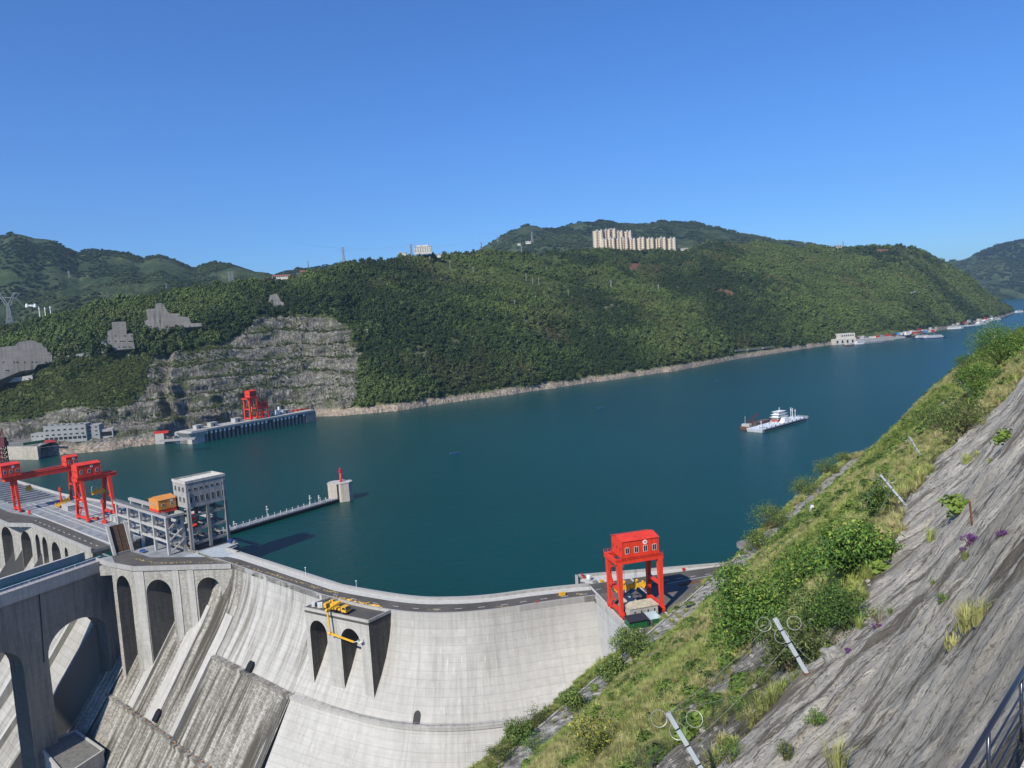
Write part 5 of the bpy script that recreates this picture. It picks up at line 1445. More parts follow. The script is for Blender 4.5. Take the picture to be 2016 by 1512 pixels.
def emblem(parent, c, ex, ez, R):
    """white disc with a red bird-like mark, as on the hoist houses"""
    c = Vector(c); ex = Vector(ex); ez = Vector(ez); n_ = ex.cross(ez)
    mb = MB(); pts = [c + (ex * math.cos(t) + ez * math.sin(t)) * R for t in np.linspace(0, 2 * math.pi, 20)[:-1]]
    mb.loft(pts, [p + n_ * .05 for p in pts]); mb.build('emblem', WHITE, parent)
    mb = MB()
    for a, b in (((-.5, .45), (-.05, -.5)), ((.5, .45), (.05, -.5)), ((0, .5), (0, -.1)), ((-.45, .1), (.45, .1))):
        p0 = c + ex * a[0] * R + ez * a[1] * R + n_ * .07; p1 = c + ex * b[0] * R + ez * b[1] * R + n_ * .07
        mb.beam(p0, p1, R * .18, .03, up=n_)
    mb.build('emblem_mark', RED, parent)

def gantry(name, label, loc, rz, span, base, H, top_y, over, house, col=RED, cat='crane', group='red gantry cranes', leg=(1.5, 1.0), gd=2.2, houses=None, spreader=None, detail=True, topx=None, text=True):
    """local x across the rails, y along them; four tapered legs on bogies, portal girders, hoist house"""
    t = thing(name, label, cat, loc, rz, group)
    hx = span / 2; ty = top_y / 2; by = base / 2
    for sx in (-1, 1):
        for sy in (-1, 1):
            mb = MB(); tx = hx if topx is None else topx / 2
            mb.beam((sx * hx, sy * by, 1.6), (sx * tx, sy * ty, H), leg[1], leg[1], leg[0], leg[0] * 1.25, up=(0, 1, 0)); mb.build('leg', col, t)
            mb = MB(); mb.box((sx * hx, sy * by, 1.25), (1.1, 3.4, .9)); mb.box((sx * hx, sy * by - .0, 1.9), (1.5, 1.6, .8))
            for q in (-1.1, 1.1): mb.tube([(sx * hx - .45, sy * by + q, .55), (sx * hx + .45, sy * by + q, .55)], .5, 10)
            mb.build('bogie', col, t)
        mb = MB(); mb.beam((sx * hx, -by + .6, 2.1), (sx * hx, by - .6, 2.1), 1.0, 1.3)
        zz = H * .52; yy = by + (ty - by) * .52
        mb.beam((sx * hx, -yy, zz), (sx * hx, yy, zz), .9, 1.1); mb.build('sill_beam', col, t)
        if detail:
            mb = MB(); 
            n = 5
            for k in range(n):
                z0 = 2.5 + (H - 4) * k / n; z1 = 2.5 + (H - 4) * (k + 1) / n; y0 = -by * .2 if k % 2 else by * .35; y1 = by * .35 if k % 2 else -by * .2
                if sx < 0:
                    mb.beam((sx * hx - .9, y0, z0), (sx * hx - .9, y1, z1), .5, .12); fence_rail(mb, [(sx * hx - 1.2, y0, z0), (sx * hx - 1.2, y1, z1)], 1.0, 1.6, .045)
                    mb.box((sx * hx - .9, y1, z1), (1.1, 1.2, .12))
            if sx < 0: mb.build('stair', col, t)
    # girders
    x0, x1 = -hx - over[0], hx + over[1]
    for sy in (-1, 1):
        mb = MB(); mb.beam((x0, sy * ty, H + gd / 2), (x1, sy * ty, H + gd / 2), 1.3, gd)
        mb.box(((x0 + x1) / 2, sy * ty, H + gd + .05), (x1 - x0, 1.7, .14)); mb.build('girder', col, t)
        if detail:
            mb = MB(); fence_rail(mb, [(x0, sy * (ty + .9), H + gd + .1), (x1, sy * (ty + .9), H + gd + .1)], 1.1, 1.5, .05)
            for xx in np.arange(x0 + .6, x1, 1.5): mb.beam((xx, sy * ty, H + gd - .1), (xx, sy * (ty + 1.0), H + gd + .1), .12, .35)
            mb.build('guard_rail', col, t)
    mb = MB()
    for xx in (x0 + .6, x1 - .6): mb.beam((xx, -ty, H + gd / 2), (xx, ty, H + gd / 2), 1.1, gd * .9)
    mb.build('end_tie', col, t)
    for hs in (houses or [house]):
        xa, xb, ya, yb, hh, nw, ax = hs
        z0 = H + gd + .2
        mb = MB(); mb.bx(xa - .4, xb + .4, ya - .4, yb + .4, z0, z0 + .5); mb.build('trolley', REDD if col is RED else col, t)
        mb = MB(); gabled(mb, xa, xb, ya, yb, z0 + .5, z0 + hh, z0 + hh + 1.1, ax); h = mb.build('hoist_house', col, t)
        mb = MB(); roof_sheets(mb, xa, xb, ya, yb, z0 + hh, z0 + hh + 1.1, ax); mb.build('roof', col, h)
        mb = MB(); n = int((xb - xa) / 2.8) + 1
        for k in range(n + 1): 
            xx = xa + (xb - xa) * k / n; mb.box((xx, ya - .04, z0 + .5 + hh / 2 - .25), (.1, .08, hh - .5))
        mb.build('panel_rib', REDD, h)
        dx = (xb - xa) / nw
        windows(h, (xa + dx / 2, ya - .06, z0 + hh * .45), (1, 0, 0), (0, 0, 1), nw, 1, min(1.5, dx * .5), 2.1, dx, 1, frame=WHITE if detail else DARK)
        windows(h, (xa - .06, yb - 1.6, z0 + hh * .5), (0, -1, 0), (0, 0, 1), 3, 1, .7, .9, (yb - ya - 3.2) / 2, 1, frame=REDD)
        if detail: emblem(h, ((xa * .38 + xb * .62), ya - .08, z0 + hh * .83), (1, 0, 0), (0, 0, 1), .85)
        mb = MB(); mb.beam(((xa + xb) / 2 - 2, ya + 1, z0 + hh + .8), ((xa + xb) / 2 - 2, ya + 1, z0 + hh + 3.2), .08, .08)
        mb.beam(((xa + xb) / 2 - 2.4, ya + 1, z0 + hh + 1.7), ((xa + xb) / 2 + .6, ya + 1, z0 + hh + 1.7), .08); mb.build('mast', col, h)
    return t
def spreader(label, root_loc, rz, L, zc, ztop, holder=None, w=1.2):
    t = thing('lifting_beam', label, 'lifting beam', root_loc, rz, 'yellow lifting beams')
    mb = MB(); mb.box((0, 0, zc), (L, .5, 1.5)); mb.box((0, .8, zc), (L, .15, 1.1))
    for x in (-L * .42, -L * .14, L * .14, L * .42): mb.box((x, .2, zc - .9), (.9, 1.6, .7)); mb.box((x, .2, zc + .9), (.6, 1.2, .6))
    mb.build('beam', YELLOW, t)
    if ztop:
        for x in (-L * .2, L * .2):
            mb = MB(); mb.box((x, .2, zc + 1.7), (1.3, .8, 1.2)); mb.tube([(x - .3, .2, zc + 1.8), (x + .3, .2, zc + 1.8)], .75, 12); mb.build('sheave', YELLOW, t)
            mb = MB()
            for q in (-.45, 0, .45): mb.beam((x + q, .2, zc + 2), (x + q * .8, .2, ztop), .06)
            mb.build('wire_ropes', GREYM, t)
    return t

# --- G3: the near red crane on the abutment
g3p = Vector((39.9, 269.2, 14.05)); g3r = math.radians(15.5)
gantry('gantry_crane', 'large bright red gantry crane on the abutment deck at the right end of the dam', g3p, g3r, 15.6, 10.4, 19.2, 9.4, (1.4, 1.2), (-6.3, 7.6, -5.0, 4.6, 6.1, 4, 'x'), leg=(1.7, 1.05), gd=1.6)
def loc3(x, y, z=0): return g3p + Matrix.Rotation(g3r, 3, 'Z') @ Vector((x, y, z))
spreader('long yellow lifting beam hanging inside the red crane on the abutment', loc3(-1.2, 1.5), g3r, 12.2, 8.2, 19.0)
# machinery plinth and stairs under it
pl = thing('gate_plinth', 'grey concrete plinth with a steep black stair under the abutment crane', 'plinth', loc3(-1.5, 2, 0), g3r)
mb = MB(); mb.loft([(-2.6, -3.6, -.2), (3.2, -3.6, -.2), (3.2, 4.5, -.2), (-2.6, 4.5, -.2)], [(-1.6, -3.2, 3.2), (2.0, -3.2, 3.2), (2.0, 4.5, 3.6), (-1.6, 4.5, 3.6)]); mb.build('block', PALE, pl)
mb = MB()
for k in range(9): mb.box((-3.0 + k * .02, -3.6 + k * .62, .25 + k * .38), (.9, .5, .1))
mb.beam((-3.4, -3.8, .3), (-3.4, 1.6, 3.7), .08, .3); mb.build('stair', BLACK, pl)
mb = MB(); mb.box((.5, 6.0, 2.6), (1.2, 5, .25)); mb.box((0, 6, 4.2), (1.0, 4.4, 1.0)); mb.build('slot_beam', PALE, pl)
# concrete hut with narrow windows
ht = thing('control_hut', 'flat-roofed concrete hut with four slit windows in front of the red crane', 'hut', at(1262, 1212, 14), g3r)
hw = at(1236, 1222, 14); 
mb = MB(); mb.bx(-5.2, 5.4, -2.6, 3.2, -.3, 4.0); hb = mb.build('wall', PALE, ht)
mb = MB(); mb.bx(-5.45, 5.65, -2.85, 3.45, 4.0, 4.35); mb.build('roof', plain('hut_roof', (.5, .44, .33), .9, var=.3, scale=.8), ht)
windows(ht, (-3.4, -2.62, 2.2), (1, 0, 0), (0, 0, 1), 4, 1, .55, 1.6, 2.5, 1, frame=GREYM, cross=False)
windows(ht, (-5.22, 1.6, 2.2), (0, -1, 0), (0, 0, 1), 2, 1, .8, 1.1, 2.2, 1, frame=WHITE)
# green shed with dark roof, open pen beside it
gs = thing('green_shed', 'dark green corrugated shed with a black lean-to roof and open white-lined pen', 'shed', at(1262, 1232, 14), g3r)
mb = MB(); mb.bx(-5, 1.6, -1.6, 2.0, 0, 2.7); mb.build('wall', GREEN, gs)
mb = MB(); mb.loft([(-5.3, -2.2, 2.75), (2.2, -2.2, 2.75), (2.2, 2.4, 3.35), (-5.3, 2.4, 3.35)], [(-5.3, -2.2, 2.9), (2.2, -2.2, 2.9), (2.2, 2.4, 3.5), (-5.3, 2.4, 3.5)]); mb.build('roof', plain('black_roof', (.03, .032, .04), .5, var=.4, scale=2), gs)
mb = MB(); mb.bx(3.2, 7.4, -2.2, -2.05, 0, 2.5); mb.bx(7.3, 7.45, -2.2, 3.2, 0, 2.5); mb.bx(1.8, 1.95, -2.0, 3.2, 0, 1.6); mb.build('pen_wall', GREEN, gs)
mb = MB(); mb.bx(1.9, 7.3, 3.2, 3.35, 0, 2.9); mb.bx(7.2, 7.28, -2.0, 3.2, .1, 2.4); mb.build('pen_lining', painted('pale_blue', (.55, .66, .72)), gs)
mb = MB(); mb.bx(-4.6, 1.0, -1.72, -1.62, .3, .5); 
for k in range(12): mb.bx(-4.9 + k * .55, -4.84 + k * .55, -1.68, -1.6, .05, 2.6)
mb.build('corrugation', GREEN, gs)

# people: one continuous skinned body each
def person(label, loc, rz, shirt, trousers=(.03, .035, .05), pose='stand', group='people on the dam', hat=None):
    t = thing('person', label, 'person', loc, rz, group)
    import bmesh
    V = [(0, 0, .95), (0, 0, 1.15), (0, 0, 1.38), (0, .0, 1.5), (0, -.02, 1.62),
         (.09, 0, .9), (.11, -.04, .5), (.12, 0, .08), (.12, -.16, .04), (-.09, 0, .9), (-.12, .05, .5), (-.13, .06, .08), (-.13, -.1, .04),
         (.19, 0, 1.4), (.25, -.02, 1.13), (.26, -.16, .9), (-.19, 0, 1.4), (-.26, 0, 1.13), (-.28, -.1, .88)]
    if pose == 'sit': V = [(x, y - (.35 if 0 < z < .55 and abs(x) < .2 else 0), z - .45 if z > .55 else max(.02, z * .2)) for x, y, z in V]
    E = [(0, 1), (1, 2), (2, 3), (3, 4), (0, 5), (5, 6), (6, 7), (7, 8), (0, 9), (9, 10), (10, 11), (11, 12), (2, 13), (13, 14), (14, 15), (2, 16), (16, 17), (17, 18)]
    R = [.15, .14, .16, .06, .1, .1, .075, .05, .045, .1, .075, .05, .045, .07, .05, .035, .07, .05, .035]
    me = bpy.data.meshes.new('body'); me.from_pydata(V, E, []); o = bpy.data.objects.new('body', me); COL.objects.link(o); o.parent = t
    sk = o.modifiers.new('skin', 'SKIN'); o.modifiers.new('sub', 'SUBSURF').levels = 1
    for v, r in zip(me.skin_vertices[0].data, R): v.radius = (r, r * .8)
    me.skin_vertices[0].data[0].use_root = True
    m = NT('clothes', .8); z = m.n('ShaderNodeSeparateXYZ', {0: m.n('ShaderNodeTexCoord').outputs['Object']}).outputs[2]
    dz = -.45 if pose == 'sit' else 0
    m.color(m.ramp(m.math('MULTIPLY', z, .5), [(0, (.02, .02, .02)), (.05, trousers), ((.96 + dz) / 2, trousers), ((.97 + dz) / 2, shirt), ((1.46 + dz) / 2, shirt), ((1.48 + dz) / 2, (.45, .28, .2))], 'CONSTANT')); me.materials.append(m.m)
    mb = MB(); zc = 1.7 + dz; mb.tube([(0, 0, zc - .06), (0, 0, zc + .03), (0, 0, zc + .07)], .105, 10, .03); mb.build('hair' if hat is None else 'helmet', plain('hair', hat or (.015, .012, .01)), t)
    return t
person('person in a red shirt standing at the opening of the green shed', at(1283, 1232, 14.05), .4, (.5, .06, .04))
person('person in a dark shirt standing just right of the one in red', at(1289, 1236, 14.05), -.4, (.04, .04, .06))

# cars
def car(label, loc, rz, col, name='parked_car', L=4.4):
    t = thing(name, label, 'car', loc, rz, 'parked cars')
    P = [(-L / 2, .35), (-L / 2, .85), (-L / 2 + .15, .95), (-L / 2 + .75, 1.0), (-L / 2 + 1.3, 1.42), (L / 2 - 1.9, 1.45), (L / 2 - 1.1, .98), (L / 2 - .1, .82), (L / 2, .6), (L / 2, .35)]
    mb = MB(); lo = [(x, -.88, z) for x, z in P]; hi = [(x, .88, z) for x, z in P]
    lo = [(x, y + (.12 if z > 1.2 else 0), z) for x, y, z in lo]; hi = [(x, y - (.12 if z > 1.2 else 0), z) for x, y, z in hi]
    mb.loft(lo, hi); mb.build('body', col, t)
    mb = MB(); G = [(-L / 2 + .85, 1.02), (-L / 2 + 1.33, 1.36), (L / 2 - 1.95, 1.39), (L / 2 - 1.22, 1.0)]
    for s in (-1, 1): mb.poly([(x, s * (.885 if z < 1.2 else .79), z) for x, z in G])
    mb.poly([(L / 2 - 1.86, -.7, 1.41), (L / 2 - 1.14, -.8, 1.01), (L / 2 - 1.14, .8, 1.01), (L / 2 - 1.86, .7, 1.41)])
    mb.poly([(-L / 2 + 1.24, -.7, 1.39), (-L / 2 + .78, -.8, 1.04), (-L / 2 + .78, .8, 1.04), (-L / 2 + 1.24, .7, 1.39)]); mb.build('window', GLASS, t)
    for x in (-L / 2 + .85, L / 2 - .85):
        for y in (-.86, .86): MB().tube([(x, y - .1, .33), (x, y + .1, .33)], .33, 14).build('wheel', BLACK, t)
    for y in (-.6, .6): MB().box((L / 2 - .02, y, .7), (.1, .35, .16)).build('headlight', WHITE, t)
    return t
car('white car parked against the berm beside the green shed', at(1316, 1245, 14.05), 1.0, WHITE)
car('blue car parked on the road between the bascule leaf and the concrete trestle', at(282, 1087, 14.05), -.7, painted('blue_car', (.03, .08, .3)))

# blue ladder pipe and dark pole on the wing wall
q = aw(1226, 1258, (26.5, 282), (36.5, 241)); q2 = aw(1226, 1300, (26.5, 282), (36.5, 241))
bl = thing('ladder', 'bright blue caged ladder fixed to the wing wall near the green shed', 'ladder', q2)
mb = MB(); n_ = Vector((-.9, -.25, 0))
for k in (-.35, .35): mb.beam(q + Vector((-.25 + .1 * k, k, 1.0)) + n_ * .3, Vector((q.x, q.y, q.z - 14)) + Vector((-.25, k, 0)) + n_ * .3, .22)
mb.build('stringer', BLUE, bl, world=True)
mb = MB()
for k in range(22): mb.beam(q + n_ * .5 + Vector((0, -.4, .5 - k * .65)), q + n_ * .5 + Vector((0, .4, .5 - k * .65)), .1)
mb.build('rungs', BLUE, bl, world=True)
q = on_near(1192, 1345) or at(1192, 1345, 10); tp = ad(1190, 1292, q.y)
mb = MB(); mb.beam(q, tp, .14, .14); mb.beam(tp + Vector((-.3, 0, 0)), tp + Vector((.3, 0, 0)), .2, .12); tag(mb.build('dark_pole', RUST), 'thin dark pole in front of the wing wall, just left of the blue ladder', 'pole')

# white tank and clutter by the crane
tk = thing('water_tank', 'white cylindrical water tank at the upstream corner left of the red crane', 'tank', at(1160, 1143, 14))
p_ = at(1159.5, 1143, 14.05); mb = MB(); mb.tube([p_, p_ + Vector((0, 0, 2.0)), p_ + Vector((0, 0, 2.4))], 1.0, 18, .85); mb.build('tank', WHITE, tk, world=True, smooth=True)
MB().tube([p_ + Vector((0, 0, 2.4)), p_ + Vector((0, 0, 2.6))], .3, 12).build('lid', GREYM, tk, world=True)
def clutter(label, px, py, z, col, s=(1, .8, .7), name='equipment_box', rz=.3):
    p_ = at(px, py, z); mb = MB(); mb.box((p_.x, p_.y, p_.z + s[2] / 2), s, rz); mb.box((p_.x, p_.y, p_.z + s[2] + .05), (s[0] * 1.08, s[1] * 1.08, .1), rz)
    mb.box((p_.x + .2, p_.y - s[1] / 2 - .03, p_.z + s[2] * .5), (s[0] * .3, .05, s[2] * .5), rz)
    return tag(mb.build(name, col), label, 'box')
clutter('small red box on the upstream parapet corner', 1146, 1133, 15.2, REDD, (.7, .7, .7))
clutter('red box at the bend of the parapet by the white tank', 1150, 1139, 14.1, REDD, (.9, .7, .8))
clutter('grey box on the road between the white tank and the crane leg', 1171, 1148, 14.05, GREYM, (1.6, 1.2, 1.0))
clutter('yellow box next to the grey box near the crane leg', 1184, 1146, 14.05, YELLOW, (1.2, 1.0, .8))
clutter('orange box on the upstream parapet right of the crane', 1346, 1123, 14.2, REDD, (1, .8, .9))
clutter('yellow generator with dark wheels standing on the curved crest road', 1107, 1172, 14.05, YELLOW, (2.2, 1.2, 1.1))
clutter('small pink bollard box on the parapet left of the wing wall corner', 1057, 1186, 15.0, REDD, (.9, .5, .4))
clutter('pale sack on the deck in front of the green shed', 1263, 1243, 14.05, WHITE, (1, .8, .8), 'sack')

# --- boom lift truck on the twin-arch block, arm reaching over the edge
bt = thing('boom_truck', 'yellow truck with a jointed inspection arm hanging over the twin-arch block', 'truck', at(668, 1202, 14))
tA = at(640, 1205, 14); tB = at(693, 1216, 14); 
A_ = at(643, 1200, 14); B_ = at(694, 1211, 14); td = (B_ - A_); td.z = 0; tl = td.length; td.normalize(); ts = Vector((-td.y, td.x, 0))
def tp_(a, b, z): return A_ + td * a + ts * b + Vector((0, 0, z))
def tbox(mb, a0, a1, b0, b1, z0, z1):
    return mb.loft([tp_(a0, b0, z0), tp_(a1, b0, z0), tp_(a1, b1, z0), tp_(a0, b1, z0)], [tp_(a0, b0, z1), tp_(a1, b0, z1), tp_(a1, b1, z1), tp_(a0, b1, z1)])
mb = MB(); tbox(mb, 0, 9, -1.1, 1.1, .8, 1.2); mb.build('chassis', BLACK, bt, world=True)
mb = MB(); mb.loft([tp_(9, -1.2, .9), tp_(11.4, -1.2, .9), tp_(11.4, 1.2, .9), tp_(9, 1.2, .9)], [tp_(9, -1.15, 3.1), tp_(11.1, -1.15, 3.1), tp_(11.1, 1.15, 3.1), tp_(9, 1.15, 3.1)]); cb = mb.build('cab', YELLOW, bt, world=True)
mb = MB()
mb.poly([tp_(11.34, -1.0, 1.9), tp_(11.34, 1.0, 1.9), tp_(11.2, 1.0, 2.9), tp_(11.2, -1.0, 2.9)]); 
for s in (-1.21, 1.21): mb.poly([tp_(9.5, s, 1.9), tp_(11.1, s, 1.9), tp_(10.9, s, 2.8), tp_(9.5, s, 2.8)])
g_ = mb.build('window', GLASS, bt, world=True)
for a in (1.2, 2.6, 5.2, 10.2):
    for s in (-1.05, 1.05): MB().tube([tp_(a, s - .18, .55), tp_(a, s + .18, .55)], .52, 14).build('wheel', BLACK, bt, world=True)
mb = MB(); tbox(mb, 3.2, 4.8, -1.1, 1.1, 1.2, 3.4); tbox(mb, 5.2, 8.4, -1.0, 1.0, 1.2, 2.0); tbox(mb, -.3, 1.2, -1.2, 1.0, 1.2, 2.8); mb.build('turret', YELLOW, bt, world=True)
mb = MB(); tbox(mb, .2, 1.0, 1.3, 2.4, .2, 3.2); tbox(mb, 1.6, 2.4, 1.3, 2.4, .2, 3.6); mb.build('outrigger', YELLOW, bt, world=True)
def fpt(px, py, off_=2.0):
    a = Vector((BL0[0], BL0[1], 0)) - bd * off_; b = Vector((BL1[0], BL1[1], 0)) - bd * off_
    return aw(px, py, a, b)
j0 = tp_(7.5, 0, 4.2); j1 = fpt(644, 1202); j2 = fpt(650, 1247); j3 = fpt(697, 1264); j4 = fpt(706, 1262, 1.6)
for a, b, w in ((j0, j1, .75), (j1, j2, .6), (j2, j3, .55)):
    mb = MB(); mb.beam(a, b, w, w * 1.2, w * .8, w); mb.build('boom_arm', YELLOW, bt, world=True)
mb = MB()
for j in (j1, j2): mb.tube([j + Vector((-.35, .2, 0)), j + Vector((.35, -.2, 0))], .7, 12)
mb.beam(tp_(4, 0, 3.2), j0, .8, .9); mb.build('joint', YELLOW, bt, world=True)
mb = MB(); mb.beam(j3, j4, .18); mb.box((j4.x + .5, j4.y, j4.z - .5), (1.6, 1.2, .12)); rail_line([(j4.x - .3, j4.y - .6, j4.z - .45), (j4.x + 1.3, j4.y - .6, j4.z - .45), (j4.x + 1.3, j4.y + .6, j4.z - .45), (j4.x - .3, j4.y + .6, j4.z - .45)], 1.0, .8, .05, mb)
mb.build('basket', WHITE, bt, world=True)
# odds on the block deck
clutter('white lamp housing at the left end of the twin-arch block', 617, 1194, 14, WHITE, (1.2, .8, 1.6))
clutter('white lamp housing second from the left end of the twin-arch block', 630, 1196, 14, WHITE, (1.8, 1.2, 1.8))
mb = MB(); mb.beam(at(612, 1190, 14.6), at(650, 1176, 14.6), 1.0, .5); tag(mb.build('white_beam', PALE), 'long white beam lying across the left of the twin-arch block', 'beam')
r_ = random.Random(3)
yp = thing('pipe_stack', 'heap of yellow pipes along the back of the twin-arch block', 'pipes', at(705, 1188, 14))
for i in range(26):
    t0 = r_.random(); a = at(655 + 90 * t0, 1176 + 19 * t0 + r_.uniform(-2, 3), 14.15 + r_.random() * .4); an = r_.gauss(-.6, .5); l = r_.uniform(1.5, 4)
    MB().tube([a, a + Vector((math.cos(an) * l, math.sin(an) * l, r_.uniform(0, .2)))], .13, 6).build('pipe', YELLOW, yp, world=True)

# --- spillway gantries
def un_angle(): return math.atan2(DU.y, DU.x)
# local x must run across the rails = along n (towards +n is left in the photo); local y along u
rzn = math.atan2(-DN.y, -DN.x)      # x axis points upstream (-n), y axis then is rotated +90 deg = -u side... kept symmetric
p1 = UN(-236, 4.0, 14.1)
gantry('gantry_crane', 'very wide red gantry crane with two hoist houses spanning the spillway deck', p1, rzn, 33.6, 10.5, 20.5, 7.0, (6.0, 4.5), None, leg=(1.9, 1.1), gd=3.0,
       houses=[(-24.5, -14, -5.6, 5.2, 7.6, 3, 'x'), (13.5, 20.5, -4.4, 4.4, 6.0, 2, 'x')], topx=34.5)
p2 = UN(-165, -1.5, 14.1)
gantry('gantry_crane', 'tall red gantry crane with splayed legs beside the raised bascule leaf', p2, rzn, 15.5, 16.5, 24.0, 7.5, (2.4, 4.6), (-9.5, 3.5, -4.6, 4.6, 7.4, 3, 'x'), leg=(2.1, 1.2), gd=2.2)
spreader('yellow lifting beam hanging under the splay-legged red crane', UN(-165, -4, 14), rzn, 7.5, 15.5, 23.5)
spreader('yellow lifting frame hanging at the far leg of the wide two-house crane', UN(-236, 13, 14), rzn, 3.5, 13.0, 20)
spreader('yellow lifting frame resting on the deck under the wide crane, the left one', UN(-217, 1.4, 14), .4, 6.5, 2.4, None)
spreader('yellow lifting frame resting on the deck beside the red column', at(130, 992, 14), .9, 5.5, 2.4, None)
def column(label, px, py, h, base=True):
    p_ = at(px, py, 14.05); t = thing('davit_column', label, 'column', p_, .2, 'red davit columns on the spillway deck')
    mb = MB(); mb.box((0, 0, .9), (2.4, 2.2, 1.8)); mb.box((0, 0, 2.0), (1.6, 1.5, .5)); mb.build('base', RED, t)
    mb = MB(); mb.tube([(0, 0, 2), (0, 0, h)], .55, 12, .4); mb.build('shaft', RED, t)
    mb = MB(); mb.box((0, 0, h), (1.7, 1.5, 1.6)); mb.box((0, 0, h + 1.3), (.7, .7, 1.2)); mb.build('head', REDD, t)
    return t
column('red column on a box base standing between the two red spillway cranes', 122, 999, 12); column('red column on a box base at the foot of the splay-legged crane', 206, 1030, 13)
def deckblock(label, px, py, s, rz, name='deck_block', col=PALE):
    p_ = at(px, py, 14.0); mb = MB(); mb.box((p_.x, p_.y, 14 + s[2] / 2), s, rz); mb.box((p_.x, p_.y, 14 + s[2] + .1), (s[0] + .3, s[1] + .3, .2), rz)
    return tag(mb.build(name, col), label, 'concrete block')
deckblock('pale concrete block with a dark shaded side between the two spillway cranes', 138, 1003, (11, 6, 3.2), -.73)
deckblock('grey concrete block right above the raised bascule leaf', 232, 1024, (9, 5.5, 3), -.73)
mb = MB()
for i in range(6): p_ = at(180 + i * 2.6, 1022 - (i % 3), 14.1); mb.box((p_.x, p_.y, 14.5), (1.6, .5, .7), i)
mb.beam(at(176, 1021, 14.3), at(196, 1022, 14.3), .6, .5); tag(mb.build('red_pipework', REDD), 'low red pipework on the deck under the splay-legged crane', 'pipework')
clutter('lone red hydrant box on the pale deck left of the road', 58, 1012, 14.05, RED, (1.3, 1.1, 2.2), 'hydrant_box')
mb = MB(); p_ = at(181, 972, 15); mb.tube([p_, p_ + Vector((0, 0, 4.5)), p_ + Vector((1.0, 0, 5.0))], .12, 6); tag(mb.build('lamp_post', WHITE), 'small white lamp post on the upstream parapet behind the splay-legged crane', 'lamp')

# --- concrete machine tower on stilts
rzu = math.atan2(DU.y, DU.x)
tw = thing('machine_tower', 'grey concrete machine house raised on tall stilts over the lock gate', 'tower', UN(-47.5, -11, 10), rzu)
# local: x along +u, y along -n  -> local y axis = rot90(x) = ?
Rz = Matrix.Rotation(rzu, 3, 'Z'); ly = Rz @ Vector((0, 1, 0)); sgn = 1 if ly.dot(-DN) > 0 else -1
STILT = concrete('stilt_concrete', (.30, .29, .27), None, .6)
# stilts footprint: u -54..-41, n -1..-20.5
for x in (-6.3, 6.3):
    for y in (-9.7, .0, 9.7):
        mb = MB(); mb.bx(x - .75, x + .75, y - .75, y + .75, -1, 26); mb.build('stilt', STILT, tw)
mb = MB()
for z in (7.5, 14.5, 21.5):
    for x in (-6.3, 6.3): mb.beam((x, -9.7, z), (x, 9.7, z), .7, 1.3)
    for y in (-9.7, 0, 9.7): mb.beam((-6.3, y, z - .01), (6.3, y, z - .01), .66, 1.25)
mb.build('tie_beam', STILT, tw)
mb = MB(); mb.bx(-7.0, 7.0, -10.4, 10.4, 25.8, 38.3); bod = mb.build('house', concrete('tower_concrete', (.40, .39, .38), None, .5, lift=(3.2, 5.5, .35), patch=.5), tw)
mb = MB(); mb.bx(-7.25, 7.25, -10.65, 10.65, 38.3, 38.6); mb.build('roof_slab', plain('roof_pale', (.62, .58, .5), .9, var=.2, scale=.5), tw)
mb = MB()
for a in ((-7.25, 7.25, -10.65, -10.3), (-7.25, 7.25, 10.3, 10.65), (-7.25, -6.9, -10.3, 10.3), (6.9, 7.25, -10.3, 10.3)): mb.bx(*a, 38.6, 39.5)
mb.build('parapet', CONCW, tw)
f0 = 7.05
windows(bod, (f0, -8.6, 34.9 - 0), (0, 1, 0), (0, 0, 1), 7, 1, 1.5, 1.0, 2.9, 1, frame=CONCW, cross=False, proud=.05)
windows(bod, (f0, -8.6, 29.8), (0, 1, 0), (0, 0, 1), 7, 1, 1.5, 3.0, 2.9, 1, frame=CONCW)
side = -1 if sgn > 0 else 1
windows(bod, (-4.3, side * 10.46, 29.8), (1, 0, 0) if side < 0 else (-1, 0, 0), (0, 0, 1), 3, 2, 1.7, 2.6, 4.2 if side < 0 else -4.2, 5.2, frame=CONCW)
mb = MB(); mb.beam((7.3, -9.2, -1), (7.3, -9.2, 34), .35); mb.beam((7.3, 9.0, -1), (7.3, 9.0, 37), .35); mb.build('downpipe', GREYM, tw)
# dark pit and quay under the tower
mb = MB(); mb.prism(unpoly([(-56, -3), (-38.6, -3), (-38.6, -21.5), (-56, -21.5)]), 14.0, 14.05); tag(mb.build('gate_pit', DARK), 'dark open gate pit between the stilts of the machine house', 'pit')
r_ = random.Random(21)
for i, (u, n, s_, lb) in enumerate([(-36.5, -19.5, (3, 2, 1.6), 'dark blue machine crate at the upstream foot of the machine house'), (-52, -4, (3, 2, 2.5), 'rusty winch crate between the trestle and the machine house'), (-34, -20, (1.5, 1.5, .8), 'small crate by the upstream parapet corner')]):
    p_ = UN(u, n, 14); mb = MB(); mb.box((p_.x, p_.y, 14 + s_[2] / 2), s_, rzu); mb.tube([(p_.x, p_.y - .6, 14 + s_[2] + .3), (p_.x, p_.y + .6, 14 + s_[2] + .3)], .4, 10)
    tag(mb.build('machine_crate', (NAVY, RUST, GREYM)[i]), lb, 'crate')

